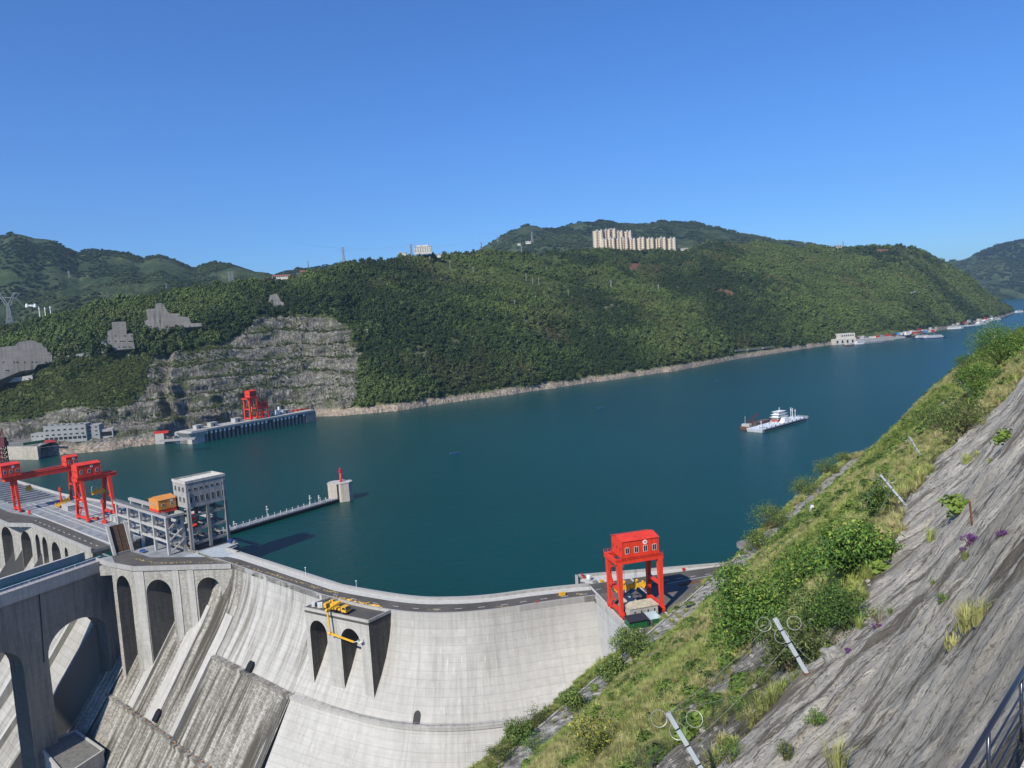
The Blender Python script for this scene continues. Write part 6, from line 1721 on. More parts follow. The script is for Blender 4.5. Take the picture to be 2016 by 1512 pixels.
# --- concrete trestle carrying the orange hoist
tr = thing('trestle', 'open concrete trestle of columns and beams beside the machine house', 'trestle', UN(-75, 5, 14), rzu)
def tl_(u, n, z=0):
    v = Rz.inverted() @ (UN(u, n, 14 + z) - UN(-75, 5, 14)); return v
US_ = [-104.5, -89.5, -74.7, -59.5, -44.8]
for u in US_:
    for n in (8.7, .8):
        if u < -80 and n < 5: pass
        mb = MB(); mb.beam(tl_(u, n, -1), tl_(u, n, 18.6), 1.3, 1.3); mb.build('column', PALE, tr)
mb = MB()
for n in (8.7, .8):
    for z in (6.5, 12.5): mb.beam(tl_(US_[0], n, z), tl_(US_[-1], n, z), .8, 1.1)
for u in US_:
    for z in (6.5, 12.5): mb.beam(tl_(u, 8.7, z + .02), tl_(u, .8, z + .02), .76, 1.05)
mb.build('tie_beam', PALE, tr)
mb = MB()
for z in (1, 7, 13): mb.beam(tl_(-44.2, 8.2, z), tl_(-44.2, 1.2, z + 5), .6, .6)
mb.build('brace', PALE, tr)
mb = MB()
for n in (8.7, .8): mb.beam(tl_(-107, n, 19.2), tl_(-43.5, n, 19.2), 1.5, 1.5)
mb.beam(tl_(-44, 9.5, 19.3), tl_(-44, 0, 19.3), 2.4, 1.1); mb.build('runway_beam', PLAINC, tr)
mb = MB()
for n in (9.6, 7.9): fence_rail(mb, [tl_(-107, n, 19.9), tl_(-43.5, n, 19.9)], 1.0, 1.4, .07)
for k in range(50): mb.box(tl_(-106 + k * 1.27, 8.7, 20.05), (.3, 1.9, .15))
mb.build('walkway_rail', GREYM, tr)
ho = thing('hoist_car', 'orange hoist house with a shallow gable roof riding on the concrete trestle', 'hoist', UN(-56, 4.8, 34.1), rzu)
def hl(mb): return mb
ho.scale = (.88, .88, .88)
mb = MB(); mb.bx(-6.0, 6.0, -5.2, 5.2, 0, 2.0); mb.build('undercarriage', RED, ho)
mb = MB(); gabled(mb, -6.2, 6.2, -5.0, 5.0, 2.0, 7.4, 9.0, 'y'); hh_ = mb.build('cabin', ORANGE, ho)
mb = MB(); roof_sheets(mb, -6.2, 6.2, -5.0, 5.0, 7.4, 9.0, 'y'); mb.build('roof', ORANGE, hh_)
windows(hh_, (6.25, -2.4, 4.6), (0, 1, 0), (0, 0, 1), 2, 1, 1.3, 1.6, 5.0, 1)
windows(hh_, (-3.6, side * 5.06, 4.8), (1, 0, 0) if side < 0 else (-1, 0, 0), (0, 0, 1), 3, 1, .9, 1.0, 2.9 if side < 0 else -2.9, 1)
mb = MB(); mb.bx(6.25, 6.32, 1.6, 3.4, 6.0, 7.2); mb.build('sign_plate', WHITE, hh_)
for x in (-4.6, 4.6):
    for y in (-3.95, 3.95): MB().tube([(x, y - .3, .0), (x, y + .3, .0)], .55, 12).build('wheel', BLACK, ho)
mb = MB(); mb.beam((0, 1.5, 0), (0, 1.5, -12), .7, .7); mb.box((0, 1.5, -9), (2.4, 1.4, 3)); mb.box((-1, 1.5, -15), (1.2, 1.2, 2.0)); mb.build('hook_block', RED, ho)
for k, (u, n, z, lb) in enumerate([(-45, -4, 30, 'red drum between the trestle and the machine house, the upper one'), (-44, -4, 25, 'red drum between the trestle and the machine house, the lower one')]):
    p_ = UN(u, n, z); t = thing('cable_drum', lb, 'drum', p_, rzu); MB().tube([(0, -1.6, 0), (0, 1.6, 0)], 1.7, 16).build('drum', RED, t); mb = MB(); mb.box((0, 0, -2), (1.0, 3.6, .6)); mb.beam((-2, 0, -2), (-3.5, 0, -2), .6); mb.build('bracket', GREYM, t)
# white floodlight gantry behind the hoist
mb = MB(); a_ = UN(-88, -21, 24); b_ = UN(-60, -22, 24); mb.beam(a_, b_, 1.6, 1.6)
for q in (a_, b_): mb.beam((q.x, q.y, 14), q, 1.0, 1.0)
rail_line([a_ + Vector((0, 0, .9)), b_ + Vector((0, 0, .9))], 1.1, 2, .06, mb); tag(mb.build('service_bridge', PALE), 'pale service bridge on two legs behind the orange hoist', 'bridge')

# --- raised bascule leaf
bs = thing('bascule_leaf', 'raised bascule bridge leaf, rust-brown deck between white side girders', 'bridge', UN(-70.5, 20.5, 14))
h0_ = UN(-70.5, 25.6, 14.2); h1_ = UN(-70.5, 15.6, 14.2); tip = (DU * -5.6 + Vector((0, 0, 13.6)))
mb = MB(); nn_ = (h1_ - h0_).normalized().cross(tip.normalized()) 
a0, a1 = h0_ + (h1_ - h0_) * .14, h0_ + (h1_ - h0_) * .86
mb.loft([a0, a1, a1 + tip, a0 + tip], [a0 - nn_ * .5, a1 - nn_ * .5, a1 + tip - nn_ * .5, a0 + tip - nn_ * .5])
rb = NT('leaf_deck', .85); w_ = rb.pos(); rb.color(rb.mix(rb.ramp(rb.noise(rb.mapv(w_, (.5, .5, 2.2)), .8, 6, .7), [(.35, 0), (.65, 1)]), (.035, .026, .02), (.13, .085, .05))); mb.build('deck', rb.m, bs, world=True)
mb = MB()
for f in (.07, .93):
    q = h0_ + (h1_ - h0_) * f; mb.beam(q - tip * .03 + nn_ * .2, q + tip * 1.03 + nn_ * .2, 1.3, 1.5, up=nn_)
mb.build('side_girder', PALE, bs, world=True)
mb = MB()
for f in (.2, .5, .8): q = h0_ + (h1_ - h0_) * f + nn_ * .12; mb.beam(q, q + tip, .18, .25, up=nn_)
mb.build('deck_rib', RUST, bs, world=True)
mb = MB(); mb.beam(h0_ + Vector((0, 0, .1)), h1_ + Vector((0, 0, .1)), .9, 1.2); mb.build('hinge', GREYM, bs, world=True)
mb = MB(); q0, q1 = UN(-73.5, 24, 9), UN(-88, 24, 9)
for z in (9, 11.5): mb.beam((q0.x, q0.y, z), (q1.x, q1.y, z), .8, .6)
tag(mb.build('channel_boom', GREYM), 'grey steel boom crossing the lock channel below the bascule leaf', 'boom')

# --- floating guide wall with mooring tower
fp0 = at(446, 1048.5, 1); fp1 = at(658, 985.5, 1); fd = (fp1 - fp0); fd.z = 0; fL = fd.length; fd.normalize(); fn = Vector((-fd.y, fd.x, 0))
fw_ = thing('guide_pier', 'long pale floating guide pier with railings, running out to the mooring tower', 'pier', fp0, math.atan2(fd.y, fd.x))
mb = MB(); mb.bx(-30, fL + 3, -3.4, 3.4, .9, 1.6); mb.build('deck', DECKC, fw_)
mb = MB(); mb.bx(-30, fL + 3, -3.7, 3.7, -.8, .88)
for k in range(int(fL / 2.2)): mb.bx(k * 2.2, k * 2.2 + 1.5, -4.0, -3.6, -.3, .7)
mb.build('float', BLACK, fw_)
mb = MB()
for y in (-3.2, 3.2): rail_line([(-30, y, 1.6), (fL, y, 1.6)], 1.1, 1.9, .05, mb)
mb.build('railing', GREYM, fw_)
for k in range(18):
    for y in (-3.1, 3.1): MB().tube([(k * fL / 18, y, 1.6), (k * fL / 18, y, 3.0)], .2, 6).build('bollard', WHITE, fw_)
for fx, y, h in ((.37, 2.2, 7.5), (.78, 2.6, 6.5), (.845, 0, 5.5), (.05, -2, 5)):
    lp = thing('lamp_post', {.37: 'tallest white lamp mast on the guide pier, a third of the way out', .78: 'white lamp mast near the outer end of the guide pier', .845: 'short white mast closest to the mooring tower', .05: 'white mast on the guide pier beside the machine house'}[fx], 'lamp', fp0 + fd * fL * fx + fn * y + Vector((0, 0, .6)), 0, 'white masts on the guide pier')
    MB().tube([(0, 0, 0), (0, 0, h)], .16, 8).build('pole', WHITE, lp)
    mb = MB(); mb.beam((-.9, 0, h * .78), (.9, 0, h * .78), .14); mb.box((0, 0, h + .2), (.7, .5, .5)); mb.box((.8, 0, h * .8), (.4, .4, .5)); mb.build('lamp_head', WHITE, lp)
mt = thing('mooring_tower', 'stained concrete mooring tower standing in the water at the end of the guide pier', 'tower', at(667, 988, 0))
mc = at(666, 990, 0) + Vector((1.0, 6.5, 0))
stc = concrete('tower_stained', (.55, .49, .41), None, 1.0, patch=.95, streak=1.2)
m_ = [(-8.2, -3.2), (-6.5, -5.0), (-1.6, -5.0), (-1.6, -3.4), (-.2, -3.4), (-.2, -5.0), (1.2, -5.4), (6.4, -3.4), (8.0, 0), (6.6, 3.8), (2, 5.4), (-5, 5), (-8, 2.2)]
mb = MB(); mb.prism([(mc.x + x, mc.y + y) for x, y in m_], -4, 12.6); mb.build('shaft', stc, mt, world=True)
mb = MB(); mb.prism([(mc.x + x * 1.04, mc.y + y * 1.04) for x, y in m_[5:] + m_[:1]], 12.6, 13.3); mb.build('cap', PALE, mt, world=True)
mb = MB()
for x, y in ((-7, -2), (-4, -4), (4, -3.5), (6.5, 1), (1, 4)): mb.box((mc.x + x, mc.y + y, 13.6), (.5, .5, 1.0))
mb.build('bollard', PALE, mt, world=True)
bc_ = thing('beacon', 'slim crimson navigation beacon standing on the mooring tower', 'beacon', Vector((mc.x + .6, mc.y, 13.3)))
CRIM = painted('crimson', (.62, .01, .04), .05)
MB().tube([(0, 0, 0), (0, 0, .8), (0, 0, 7.2)], 1.25, 14, .75).build('shaft', CRIM, bc_, smooth=True)
mb = MB(); mb.tube([(0, 0, 6.9), (0, 0, 7.4)], 1.25, 14); mb.tube([(0, 0, 7.4), (0, 0, 8.9)], .8, 12); mb.tube([(0, 0, 8.9), (0, 0, 9.8)], .9, 12, .05); mb.build('lantern', CRIM, bc_)
# lamp posts along the dam parapet
for i, (px, py, lb) in enumerate([(602, 1131, 'thin white lamp post on the upstream parapet above the twin arches'), (702, 1158, 'short lamp post where the crest begins to curve')]):
    p_ = at(px, py, 15); t = thing('lamp_post', lb, 'lamp', p_, 0); MB().tube([(0, 0, -.3), (0, 0, 3)], .08, 6).build('pole', WHITE, t); MB().box((0, 0, 3.1), (.5, .4, .25)).build('lamp_head', WHITE, t)
# ================================================================ quay on the far bank
QA = at(384, 874, 0); QB = at(622, 828, 0); qd = (QB - QA); qL = qd.length; qd.normalize(); qn = Vector((-qd.y, qd.x, 0))   # qn: inland
qz = math.atan2(qd.y, qd.x)
quay = thing('quay', 'long concrete quay on dark piers at the foot of the quarried cliff', 'quay', QA, qz)
mb = MB(); mb.bx(-3, qL, 0, 24, 12.0, 14.0); mb.build('deck', CONCW, quay)
mb = MB(); mb.bx(-3, qL, 9, 24, -4, 11.9); mb.build('back_wall', WALLC, quay)
n_p = 25
for k in range(n_p):
    x = 16 + (qL - 34) * k / (n_p - 1)
    mb = MB(); mb.bx(x - .9, x + .9, .6, 9, -4, 8.5); pr_ = mb.build('pier', WALLC, quay)
    if k % 8 != 7: mb = MB(); mb.bx(x - 1.0, x + 1.0, .1, 1.4, 8.5, 11.2); mb.build('white_band', WHITE, pr_)
mb = MB(); mb.bx(14, qL - 14, .3, 1.6, 11.0, 12.0); mb.build('edge_beam', WALLC, quay)
mb = MB(); mb.loft([(-3, .5, -4), (13, .5, -4), (13, 22, -4), (-3, 22, -4)], [(-3, .5, 6), (13, .5, 6), (13, 22, 6), (-3, 22, 6)]); mb.loft([(-2, .5, 6), (12, .5, 6), (12, 22, 6), (-2, 22, 6)], [(-8, -1.5, 12.5), (16, -1.5, 12.5), (16, 22, 12.5), (-8, 22, 12.5)]); mb.build('head_block', CONCW, quay)
mb = MB(); mb.bx(qL - 15, qL + 1, .2, 24, -4, 12.0); mb.build('end_block', WALLC, quay)
def qbox(label, x, y, s, col=PALE, name='quay_hut'):
    t = thing(name, label, 'hut', QA + qd * x + qn * y + Vector((0, 0, 14)), qz, 'huts on the quay')
    MB().bx(-s[0] / 2, s[0] / 2, -s[1] / 2, s[1] / 2, 0, s[2]).build('wall', col, t)
    MB().bx(-s[0] / 2 - .2, s[0] / 2 + .2, -s[1] / 2 - .2, s[1] / 2 + .2, s[2], s[2] + .35).build('roof', PLAINC, t)
    MB().bx(-s[0] * .1, s[0] * .1, -s[1] / 2 - .05, -s[1] / 2, 0.2, s[2] * .7).build('door', DARK, t)
    return t
for i, (x, s, lb) in enumerate([(14, (9, 7, 4.2), 'first grey block hut from the left end of the quay'), (32, (9, 7, 4.4), 'second grey block hut from the left end of the quay'), (64, (10, 8, 4.6), 'third hut, just left of the tall quay crane'),
                                (112, (7, 6, 4.5), 'hut hidden behind the small red quay crane'), (133, (11, 8, 4.5), 'long low hut right of the small red quay crane')]): qbox(lb, x, 13, s)
qt = qbox('white hut with a small lookout turret right of the quay cranes', 128, 17, (8, 6, 5), WHITE)
MB().bx(-1.2, 1.2, -1.2, 1.2, 5.3, 9.0).build('turret', WHITE, qt)
gantry('quay_crane', 'tall red crane on four straight legs standing on the far quay', QA + qd * 84 + qn * 12 + Vector((0, 0, 14.05)), qz, 10, 11, 24.5, 9.5, (3, 5), (-3.5, 5.5, -4.6, 4.8, 7.6, 3, 'x'), leg=(2.0, 1.8), gd=1.6, detail=False, group='red cranes on the far quay')
gantry('quay_crane', 'smaller red crane crouching right beside the tall one on the far quay', QA + qd * 99 + qn * 11 + Vector((0, 0, 14.05)), qz, 9, 10, 11.5, 8.5, (2, 3), (-3, 5.5, -4, 4, 5.8, 3, 'x'), leg=(1.2, 1.1), gd=1.2, detail=False, group='red cranes on the far quay')
mb = MB(); mb.beam((1.5, 1, 12), (1.5, 1, 24), .8, 2.4); mb.box((1.5, 1, 13), (2.5, 3.5, 2)); hk = mb.build('crane_hook', YELLOW); hk.location = QA + qd * 84 + qn * 12 + Vector((0, 0, 10)); hk.rotation_euler = (0, 0, qz); hk.scale = (.8, .8, .8)
tag(hk, 'yellow hook frame hanging between the legs of the tall quay crane', 'hook')
mb = MB()
for x in (145, 152, 158): mb.bx(x, x + 4, 14, 18, 14, 16)
mb.bx(160, 172, 15, 18, 14, 15.5); o = mb.build('orange_tarps', REDD, None); o.location = QA; o.rotation_euler = (0, 0, qz); tag(o, 'orange and red tarpaulined gear at the right end of the quay', 'gear')
# gangway bridge from the road to the quay
gb = thing('access_bridge', 'short concrete bridge on two piers joining the road to the quay', 'bridge', at(340, 862, 14))
p0 = at(316, 868, 13.4); p1 = at(385, 863, 13.4)
mb = MB(); mb.beam(p0, p1 + Vector((0, 0, 0)), 7, 1.6); mb.build('deck', PLAINC, gb, world=True)
for px_, w in ((315, 9.5), (349, 4.0)):
    q = at(px_, 874 if px_ < 320 else 873, 0) + Vector((0, 3, 0)); MB().box((q.x, q.y, 4.4), (w, 7, 16.5), .1).build('pier', PALE, gb, world=True)
clutter('red awning at the landward end of the access bridge', 318, 853, 14, RED, (14, 5, 2.2), 'awning')
# road apron and retaining walls at the left
ap = thing('retaining_wall', 'stained retaining walls holding the road in front of the office building', 'wall', at(170, 885, 4))
wl = [(-120, 915, 13.5), (0, 905, 13.5), (76, 905, 13.5), (83, 897, 13.5), (130, 889, 13.5), (190, 883, 13.0), (250, 877, 12.5), (306, 870, 12.5)]
mb = MB(); 
for (x0, y0, z0), (x1, y1, z1) in zip(wl[:-1], wl[1:]):
    a = at(x0, y0, 0); b = at(x1, y1, 0); off_ = Vector((0, 6 if x0 >= 83 else 0, 0)); a = a + off_; b = b + off_
    mb.poly([(a.x, a.y, -3), (b.x, b.y, -3), (b.x, b.y, z1), (a.x, a.y, z0)])
    mb.poly([(a.x, a.y, z0), (b.x, b.y, z1), (b.x, b.y + 3, z1), (a.x, a.y + 3, z0)])
mb.build('face', concrete('quay_stone', (.5, .46, .38), (4, 2, .4), .9, patch=.9), ap, world=True)
mb = MB()
pl_ = [at(x, y, 0) + Vector((0, 6.5 if x >= 83 else .5, 0)) for x, y, z in wl]
top = [(p.x, p.y, 13.45) for p in pl_]; bk = [(p.x - 5, p.y + 62, 13.6) for p in pl_]
for i in range(len(top) - 1): mb.poly([top[i], top[i + 1], bk[i + 1], bk[i]])
tag(mb.build('waterfront_road', plain('pale_asphalt', (.17, .165, .15), .95, var=.3, scale=.05)), 'pale service road in front of the office building', None, None, 'structure')
pxl = MB()
for a, b in (((190, 872), (272, 860)), ((185, 884), (208, 867)), ((60, 884), (180, 868)), ((180, 868), (300, 856))): pxstrip(pxl, a, b, .5, 13.75)
tag(pxl.build('road_line', LINE), 'white kerb lines on the service road', None, None, 'structure')
# office building
def facade(parent, a, b, z0, h, cols_, rows, w, wh, mg=.08, y0=.3, frame=GREYM):
    """windows on the vertical face a->b (outside is to the right of a->b)"""
    a = Vector((a.x, a.y, 0)); b = Vector((b.x, b.y, 0)); L = (b - a).length; d = (b - a) / L
    inv = root_matrix(parent).inverted(); R_ = inv.to_3x3()
    dx = L * (1 - 2 * mg) / max(1, cols_ - 1) if cols_ > 1 else 0
    o = a + d * L * mg + Vector((0, 0, z0 + h * (y0) / rows + h / rows * .3))
    windows(parent, inv @ o, R_ @ d, (0, 0, 1), cols_, rows, w, wh, dx, h / rows, frame=frame, cross=False, fw=.15)
def building(name, label, a, b, depth, z0, h, wallm, roofm, wins, cat='building', group=None, side=None):
    """a,b: front corners in plan, depth away from the camera"""
    a = Vector((a[0], a[1], 0)); b = Vector((b[0], b[1], 0)); d = (b - a).normalized(); n_ = Vector((-d.y, d.x, 0))
    t = thing(name, label, cat, Vector((a.x, a.y, z0)), 0, group)
    P = [a, b, b + n_ * depth, a + n_ * depth]
    mb = MB(); mb.prism([(p.x, p.y) for p in P], z0 - 3, z0 + h); w = mb.build('wall', wallm, t, world=True)
    c = (P[0] + P[2]) / 2; P2 = [c + (p - c) * 1.03 for p in P]
    mb = MB(); mb.prism([(p.x, p.y) for p in P2], z0 + h, z0 + h + .7); mb.build('roof', roofm, t, world=True)
    if wins: facade(w, a, b, z0, h, *wins)
    return t, w, P
OFFW = concrete('office_wall', (.33, .335, .32), None, .3, patch=.4)
a = at(88, 868.5, 13.6); b = at(171, 863, 13.6)
t_, w_, P_ = building('office_building', 'four-storey pale office building with rows of windows below the cliff', a, b, 13, 13.6, 15.5, OFFW, OFFW, (7, 3, 3.2, 1.8, .08, .85))
MB().bx(0, 0.01, 0, .01, 0, .01)
mb = MB(); d = (b - a).normalized(); 
for k in range(9): q = a + d * ((b - a).length * (k + .5) / 9); mb.box((q.x, q.y - .2, 15.6), (3.4, .3, 2.6), math.atan2(d.y, d.x))
mb.build('ground_floor_opening', GLASS, t_, world=True)
a = at(62, 869, 13.6); b = at(88, 868, 13.6); building('office_annex', 'low annex at the left end of the office building', a, b, 12, 13.6, 7.5, OFFW, OFFW, (3, 1, 2.5, 1.6, .15, .4))
a = at(172, 862, 13.6); b = at(197, 860, 13.6); building('office_wing', 'plain grey wing at the right end of the office building', a, b, 14, 13.6, 13, OFFW, PLAINC, (2, 3, 2.4, 1.5, .25, .3))
a = at(198, 859.5, 13.6); b = at(223, 857, 13.6); t_, w_, P_ = building('garage', 'open-fronted pale garage right of the office building', a, b, 10, 13.6, 7, PALE, PALE, None)
mb = MB(); d = (b - a).normalized(); q = (a + b) / 2; mb.box((q.x, q.y - .1, 16.2), ((b - a).length * .8, .4, 4.6), math.atan2(d.y, d.x)); mb.build('opening', DARK, t_, world=True)
a = at(46, 877, 13.6); b = at(92, 870, 13.6); mb = MB(); mb.beam(a + Vector((0, 0, 1.4)), b + Vector((0, 0, 1.4)), .4, 2.8); tag(mb.build('green_hoarding', GREEN), 'green hoarding in front of the low annex', 'fence')
p_ = at(98, 871, 13.8); mb = MB(); mb.bx(p_.x - 5, p_.x + 5, p_.y - 1.2, p_.y + 1.2, 13.9, 16.4); mb.bx(p_.x + 5, p_.x + 7, p_.y - 1.1, p_.y + 1.1, 13.9, 16)
tag(mb.build('red_coach', painted('coach', (.35, .03, .04))), 'dark red coach parked in front of the office building', 'bus')
# dark derrick at the left edge
dk = thing('lattice_crane', 'dark red-brown lattice crane cut off by the left edge above the wide gantry', 'crane', at(4, 905, 10) if False else ad(4, 900, 690))
def lattice(mb, x, y, z0, z1, w0, w1, n, r):
    for i in range(n):
        za = z0 + (z1 - z0) * i / n; zb = z0 + (z1 - z0) * (i + 1) / n; a = w0 + (w1 - w0) * i / n; b = w0 + (w1 - w0) * (i + 1) / n
        A = [(x - a, y - a, za), (x + a, y - a, za), (x + a, y + a, za), (x - a, y + a, za)]; B = [(x - b, y - b, zb), (x + b, y - b, zb), (x + b, y + b, zb), (x - b, y + b, zb)]
        for k in range(4):
            mb.beam(A[k], B[k], r); mb.beam(A[k], B[(k + 1) % 4], r * .7); mb.beam(A[(k + 1) % 4], B[k], r * .7); mb.beam(B[k], B[(k + 1) % 4], r * .7)
DKR = painted('dark_red', (.12, .02, .02), .3)
mb = MB(); lattice(mb, 0, 0, -10, 10, 3.5, 3, 5, .7); mb.build('tower', DKR, dk)
mb = MB(); mb.box((1, 0, 12), (9, 6, 4)); mb.box((3, 0, 16), (4, 4, 4)); mb.build('cab', DKR, dk)
mb = MB(); mb.beam((-2, 0, 14), (3, 0, 26), 1.2, 1.2, .5, .5); mb.beam((3, 0, 26), (5, 0, 10), .3); mb.build('jib', DKR, dk)

# ================================================================ shotcrete slabs on the hill
SHC = concrete('shotcrete', (.20, .19, .17), None, .9, lift=(11, 8, .9), patch=.8, streak=.6)
LAB = ['wide stepped concrete slab on the hillside at the far left edge', 'tall stepped concrete slab with pale streaks, second from the left', 'largest stepped concrete slab, shaped like a flight of blocks', 'small lone concrete slab high on the wooded slope above the quarry']
for i, s_ in enumerate(SLABS):
    xs = [p[0] for p in s_]; ys = [p[1] for p in s_]
    cpx, cpy = (max(min(xs), 5) + max(xs)) / 2, (min(ys) + max(ys)) / 2
    c0 = on_bank(cpx, max(ys) - 4); top = on_bank(cpx, min(ys) + 3)
    # a plane leaning with the slope, facing the river
    slope = max(.3, (top.z - c0.z) / max(1, (top - c0).xy.length))
    hd_ = Vector((c0.x, c0.y, 0)).normalized(); nrm = Vector((-hd_.x * .82, -hd_.y * .82, .57)).normalized()
    P = []
    for px_, py_ in s_:
        d = ray(px_, py_); k = (c0 - CAM).dot(nrm) / d.dot(nrm); P.append(CAM + d * k)
    mb = MB(); mb.loft([p + nrm * 4.5 for p in P], [p - nrm * 14 for p in P])
    t = thing('shotcrete_slab', LAB[i], 'slope wall', c0, 0, 'concrete slabs pinned to the hillside'); mb.build('slab', SHC, t, world=True)
    r_ = random.Random(i); 
    anch = MB()
    for k in range(26 if i in (0, 1) else 8):
        px_ = r_.uniform(max(min(xs), 0) + 3, max(xs) - 3); py_ = min(ys) + (max(ys) - min(ys)) * r_.choice([.62, .8, .45])
        if not in_poly(np.array([px_]), np.array([py_]), s_)[0]: continue
        d = ray(px_, py_); kk = (c0 - CAM).dot(nrm) / d.dot(nrm); q = CAM + d * kk + nrm * 4.6; anch.box(q, (1.2, .8, 1.4))
    if anch.v: anch.build('anchor_heads', DARK, t, world=True)
# beams under slab 1
mb = MB()
for (x0, y0), (x1, y1) in (((0, 752), (68, 742)), ((95, 716), (140, 703)), ((150, 702), (196, 694))):
    a = on_bank(x0, y0); b = on_bank(x1, y1); mb.beam(a + Vector((0, -3, 0)), b + Vector((0, -3, 0)), 3, 5)
tag(mb.build('cliff_beam', PALE), 'pale streaked concrete strips along the top bench at the left', 'slope wall')

# ================================================================ pylons, poles, houses, apartments
STEELL = plain('pylon_steel', (.30, .32, .34), .6)
def pylon(label, px, py, hpx, D=None, arms=3, r=.35, wid=.11):
    b_ = ad(px, py, D) if D else on_bank(px, py)
    dd_ = (b_ - CAM).dot(_f); h = hpx / F_PX * dd_; t = thing('pylon', label, 'pylon', b_ - Vector((0, 0, 3)), .5, 'power pylons')
    mb = MB(); lattice(mb, 0, 0, 0, h * .62 + 3, h * wid, h * .035, 6, r); lattice(mb, 0, 0, h * .62 + 3, h + 3, h * .035, h * .015, 4, r); mb.build('tower', STEELL, t)
    mb = MB()
    for k in range(arms):
        z = h * (.66 + .13 * k) + 3; w = h * (.2 - .03 * k); mb.beam((-w, 0, z), (w, 0, z), r * .9, r * 1.6); mb.beam((-w, 0, z), (0, 0, z + h * .06), r * .6); mb.beam((w, 0, z), (0, 0, z + h * .06), r * .6)
    mb.build('cross_arm', STEELL, t); return t
t = thing('pylon', 'large Y-headed lattice pylon at the left edge below the mountains', 'pylon', ad(20, 634, 1150), .3, 'power pylons')
mb = MB(); lattice(mb, 0, 0, -2, 26, 4.2, 1.3, 7, .45); mb.build('tower', STEELL, t)
mb = MB()
for s in (-1, 1):
    for k in (-.8, .8): mb.beam((0, k, 26), (s * 9, k, 43), .45); mb.beam((s * 3, k, 24), (s * 11, k, 43), .4)
    mb.beam((s * 6, 0, 34), (s * 12, 0, 36), .4); mb.beam((s * 9, 0, 43), (s * 17, 0, 41), .4); mb.beam((s * 17, 0, 41), (s * 12, 0, 37), .4)
mb.beam((-9, 0, 36), (9, 0, 36), .5, .8); mb.build('head', STEELL, t)
for lb, px, py, h, D in [('tall thin pylon standing alone on the ridge left of centre', 677, 516, 30, 1420), ('pylon on the ridge just left of the square house', 810, 500, 20, 1540), ('slender pylon on the ridge right of the square house', 948, 489, 13, 1740),
                         ('pylon in front of the rocky peak behind the ridge', 1048, 476, 20, 3400), ('short pylon on the slope under the rocky peak', 1027, 498, 15, 1840), ('pylon in the middle of the hillside left of the red earth', 1203, 566, 15, None),
                         ('pylon on the hillside below the apartment towers', 1297, 578, 18, None), ('left one of the pair of pylons in the saddle at the left', 452, 552, 18, 1800), ('right one of the pair of pylons in the saddle at the left', 458, 550, 16, 1800),
                         ('tiny pylon on the small distant ridge', 607, 524, 10, 3400), ('thin mast with crossbars on the right-hand ridge', 1660, 487, 12, 2660), ('pylon on the small rise behind the rocky peak', 980, 476, 12, 4300), ('pylon on the mountain slope at the left', 136, 545, 12, 2300), ('pylon above the terraced fields at the left', 327, 565, 8, 1900)]: pylon(lb, px, py, h, D, r=.3 if (D or 1500) < 2000 else .55)
# wires
mb = MB()
wp = [(ad(-60, 560, 1150), ad(2, 585, 1150)), (ad(30, 585, 1150), ad(72, 618, 1000)), (ad(677, 492, 1420), ad(810, 484, 1540)), (ad(678, 488, 1420), ad(812, 482, 1540)), (ad(560, 470, 1300), ad(677, 490, 1420)), (ad(812, 482, 1540), ad(948, 477, 1740))]
for a, b in wp:
    P = [a + (b - a) * q - Vector((0, 0, (b - a).length * .08 * q * (1 - q))) for q in np.linspace(0, 1, 9)]; mb.tube(P, .09, 3)
tag(mb.build('power_line', STEELL), 'thin power lines strung between the ridge pylons', 'power line')
# white poles at the left
for i, (px, py, h) in enumerate([(78, 618, 14), (89, 616, 11), (99, 611, 8)]):
    p_ = ad(px, py, 1040); MB_ = MB(); MB_.beam(p_ - Vector((0, 0, 4)), p_ + Vector((0, 0, h * .7)), .7); MB_.beam(p_ + Vector((-1.5, 0, h * .5)), p_ + Vector((1.5, 0, h * .5)), .4)
    tag(MB_.build('white_pole', WHITE), ['tallest of the three white poles behind the left tree line', 'middle one of the three white poles behind the left tree line', 'shortest of the three white poles behind the left tree line'][i], 'pole', 'white poles behind the left tree line')
ws = thing('hillside_sign', 'round white storage domes joined by a white row in the valley at the left', 'tanks', ad(60, 602, 1700))
for x in (53, 69): p_ = ad(x, 602, 1700); MB().tube([p_ - Vector((0, 0, 3)), p_ + Vector((0, 0, 3)), p_ + Vector((0, 0, 4.5))], 3.6, 14, 1.5).build('dome', WHITE, ws, world=True)
for x in (58, 61, 64): p_ = ad(x, 601.5, 1700); MB().box(p_, (2.4, 2.4, 3.4)).build('block', WHITE, ws, world=True)
# ridge houses
TILE = plain('red_tiles', (.30, .12, .08), .8, var=.3, scale=.6)
CREAM = concrete('cream_render', (.64, .60, .52), None, .2)
def house(label, px, py, wpx, hpx, D, roof=TILE, wall=CREAM, cols_=5, rows=2, name='house', depth=10):
    c = ad(px, py, D); w = wpx / F_PX * D; h = hpx / F_PX * D
    a = (c.x - w / 2, c.y); b = (c.x + w / 2, c.y)
    t, wl_, P = building(name, label, a, b, depth, c.z, h, wall, roof, (cols_, rows, w / cols_ * .45, h / rows * .45, .5 / cols_, .35), group='houses on the ridges')
    if roof is TILE:
        mb = MB(); gabled(mb, c.x - w / 2 - .5, c.x + w / 2 + .5, c.y - .8, c.y + depth + .8, c.z + h + .3, c.z + h + .8, c.z + h + 2.6, 'x'); mb.build('gable', TILE, t, world=True)
    return t
hq = house('square white multi-storey house with stepped roof standing on the ridge', 833, 497, 33, 11, 1560, PALE, CREAM, 7, 4)
for x, w, hh in ((825, 10, 5), (836, 14, 6)): p_ = ad(x, 485, 1562); MB().box(p_ + Vector((0, 5, 0)), (w, 8, hh)).build('roof_room', CREAM, hq, world=True)
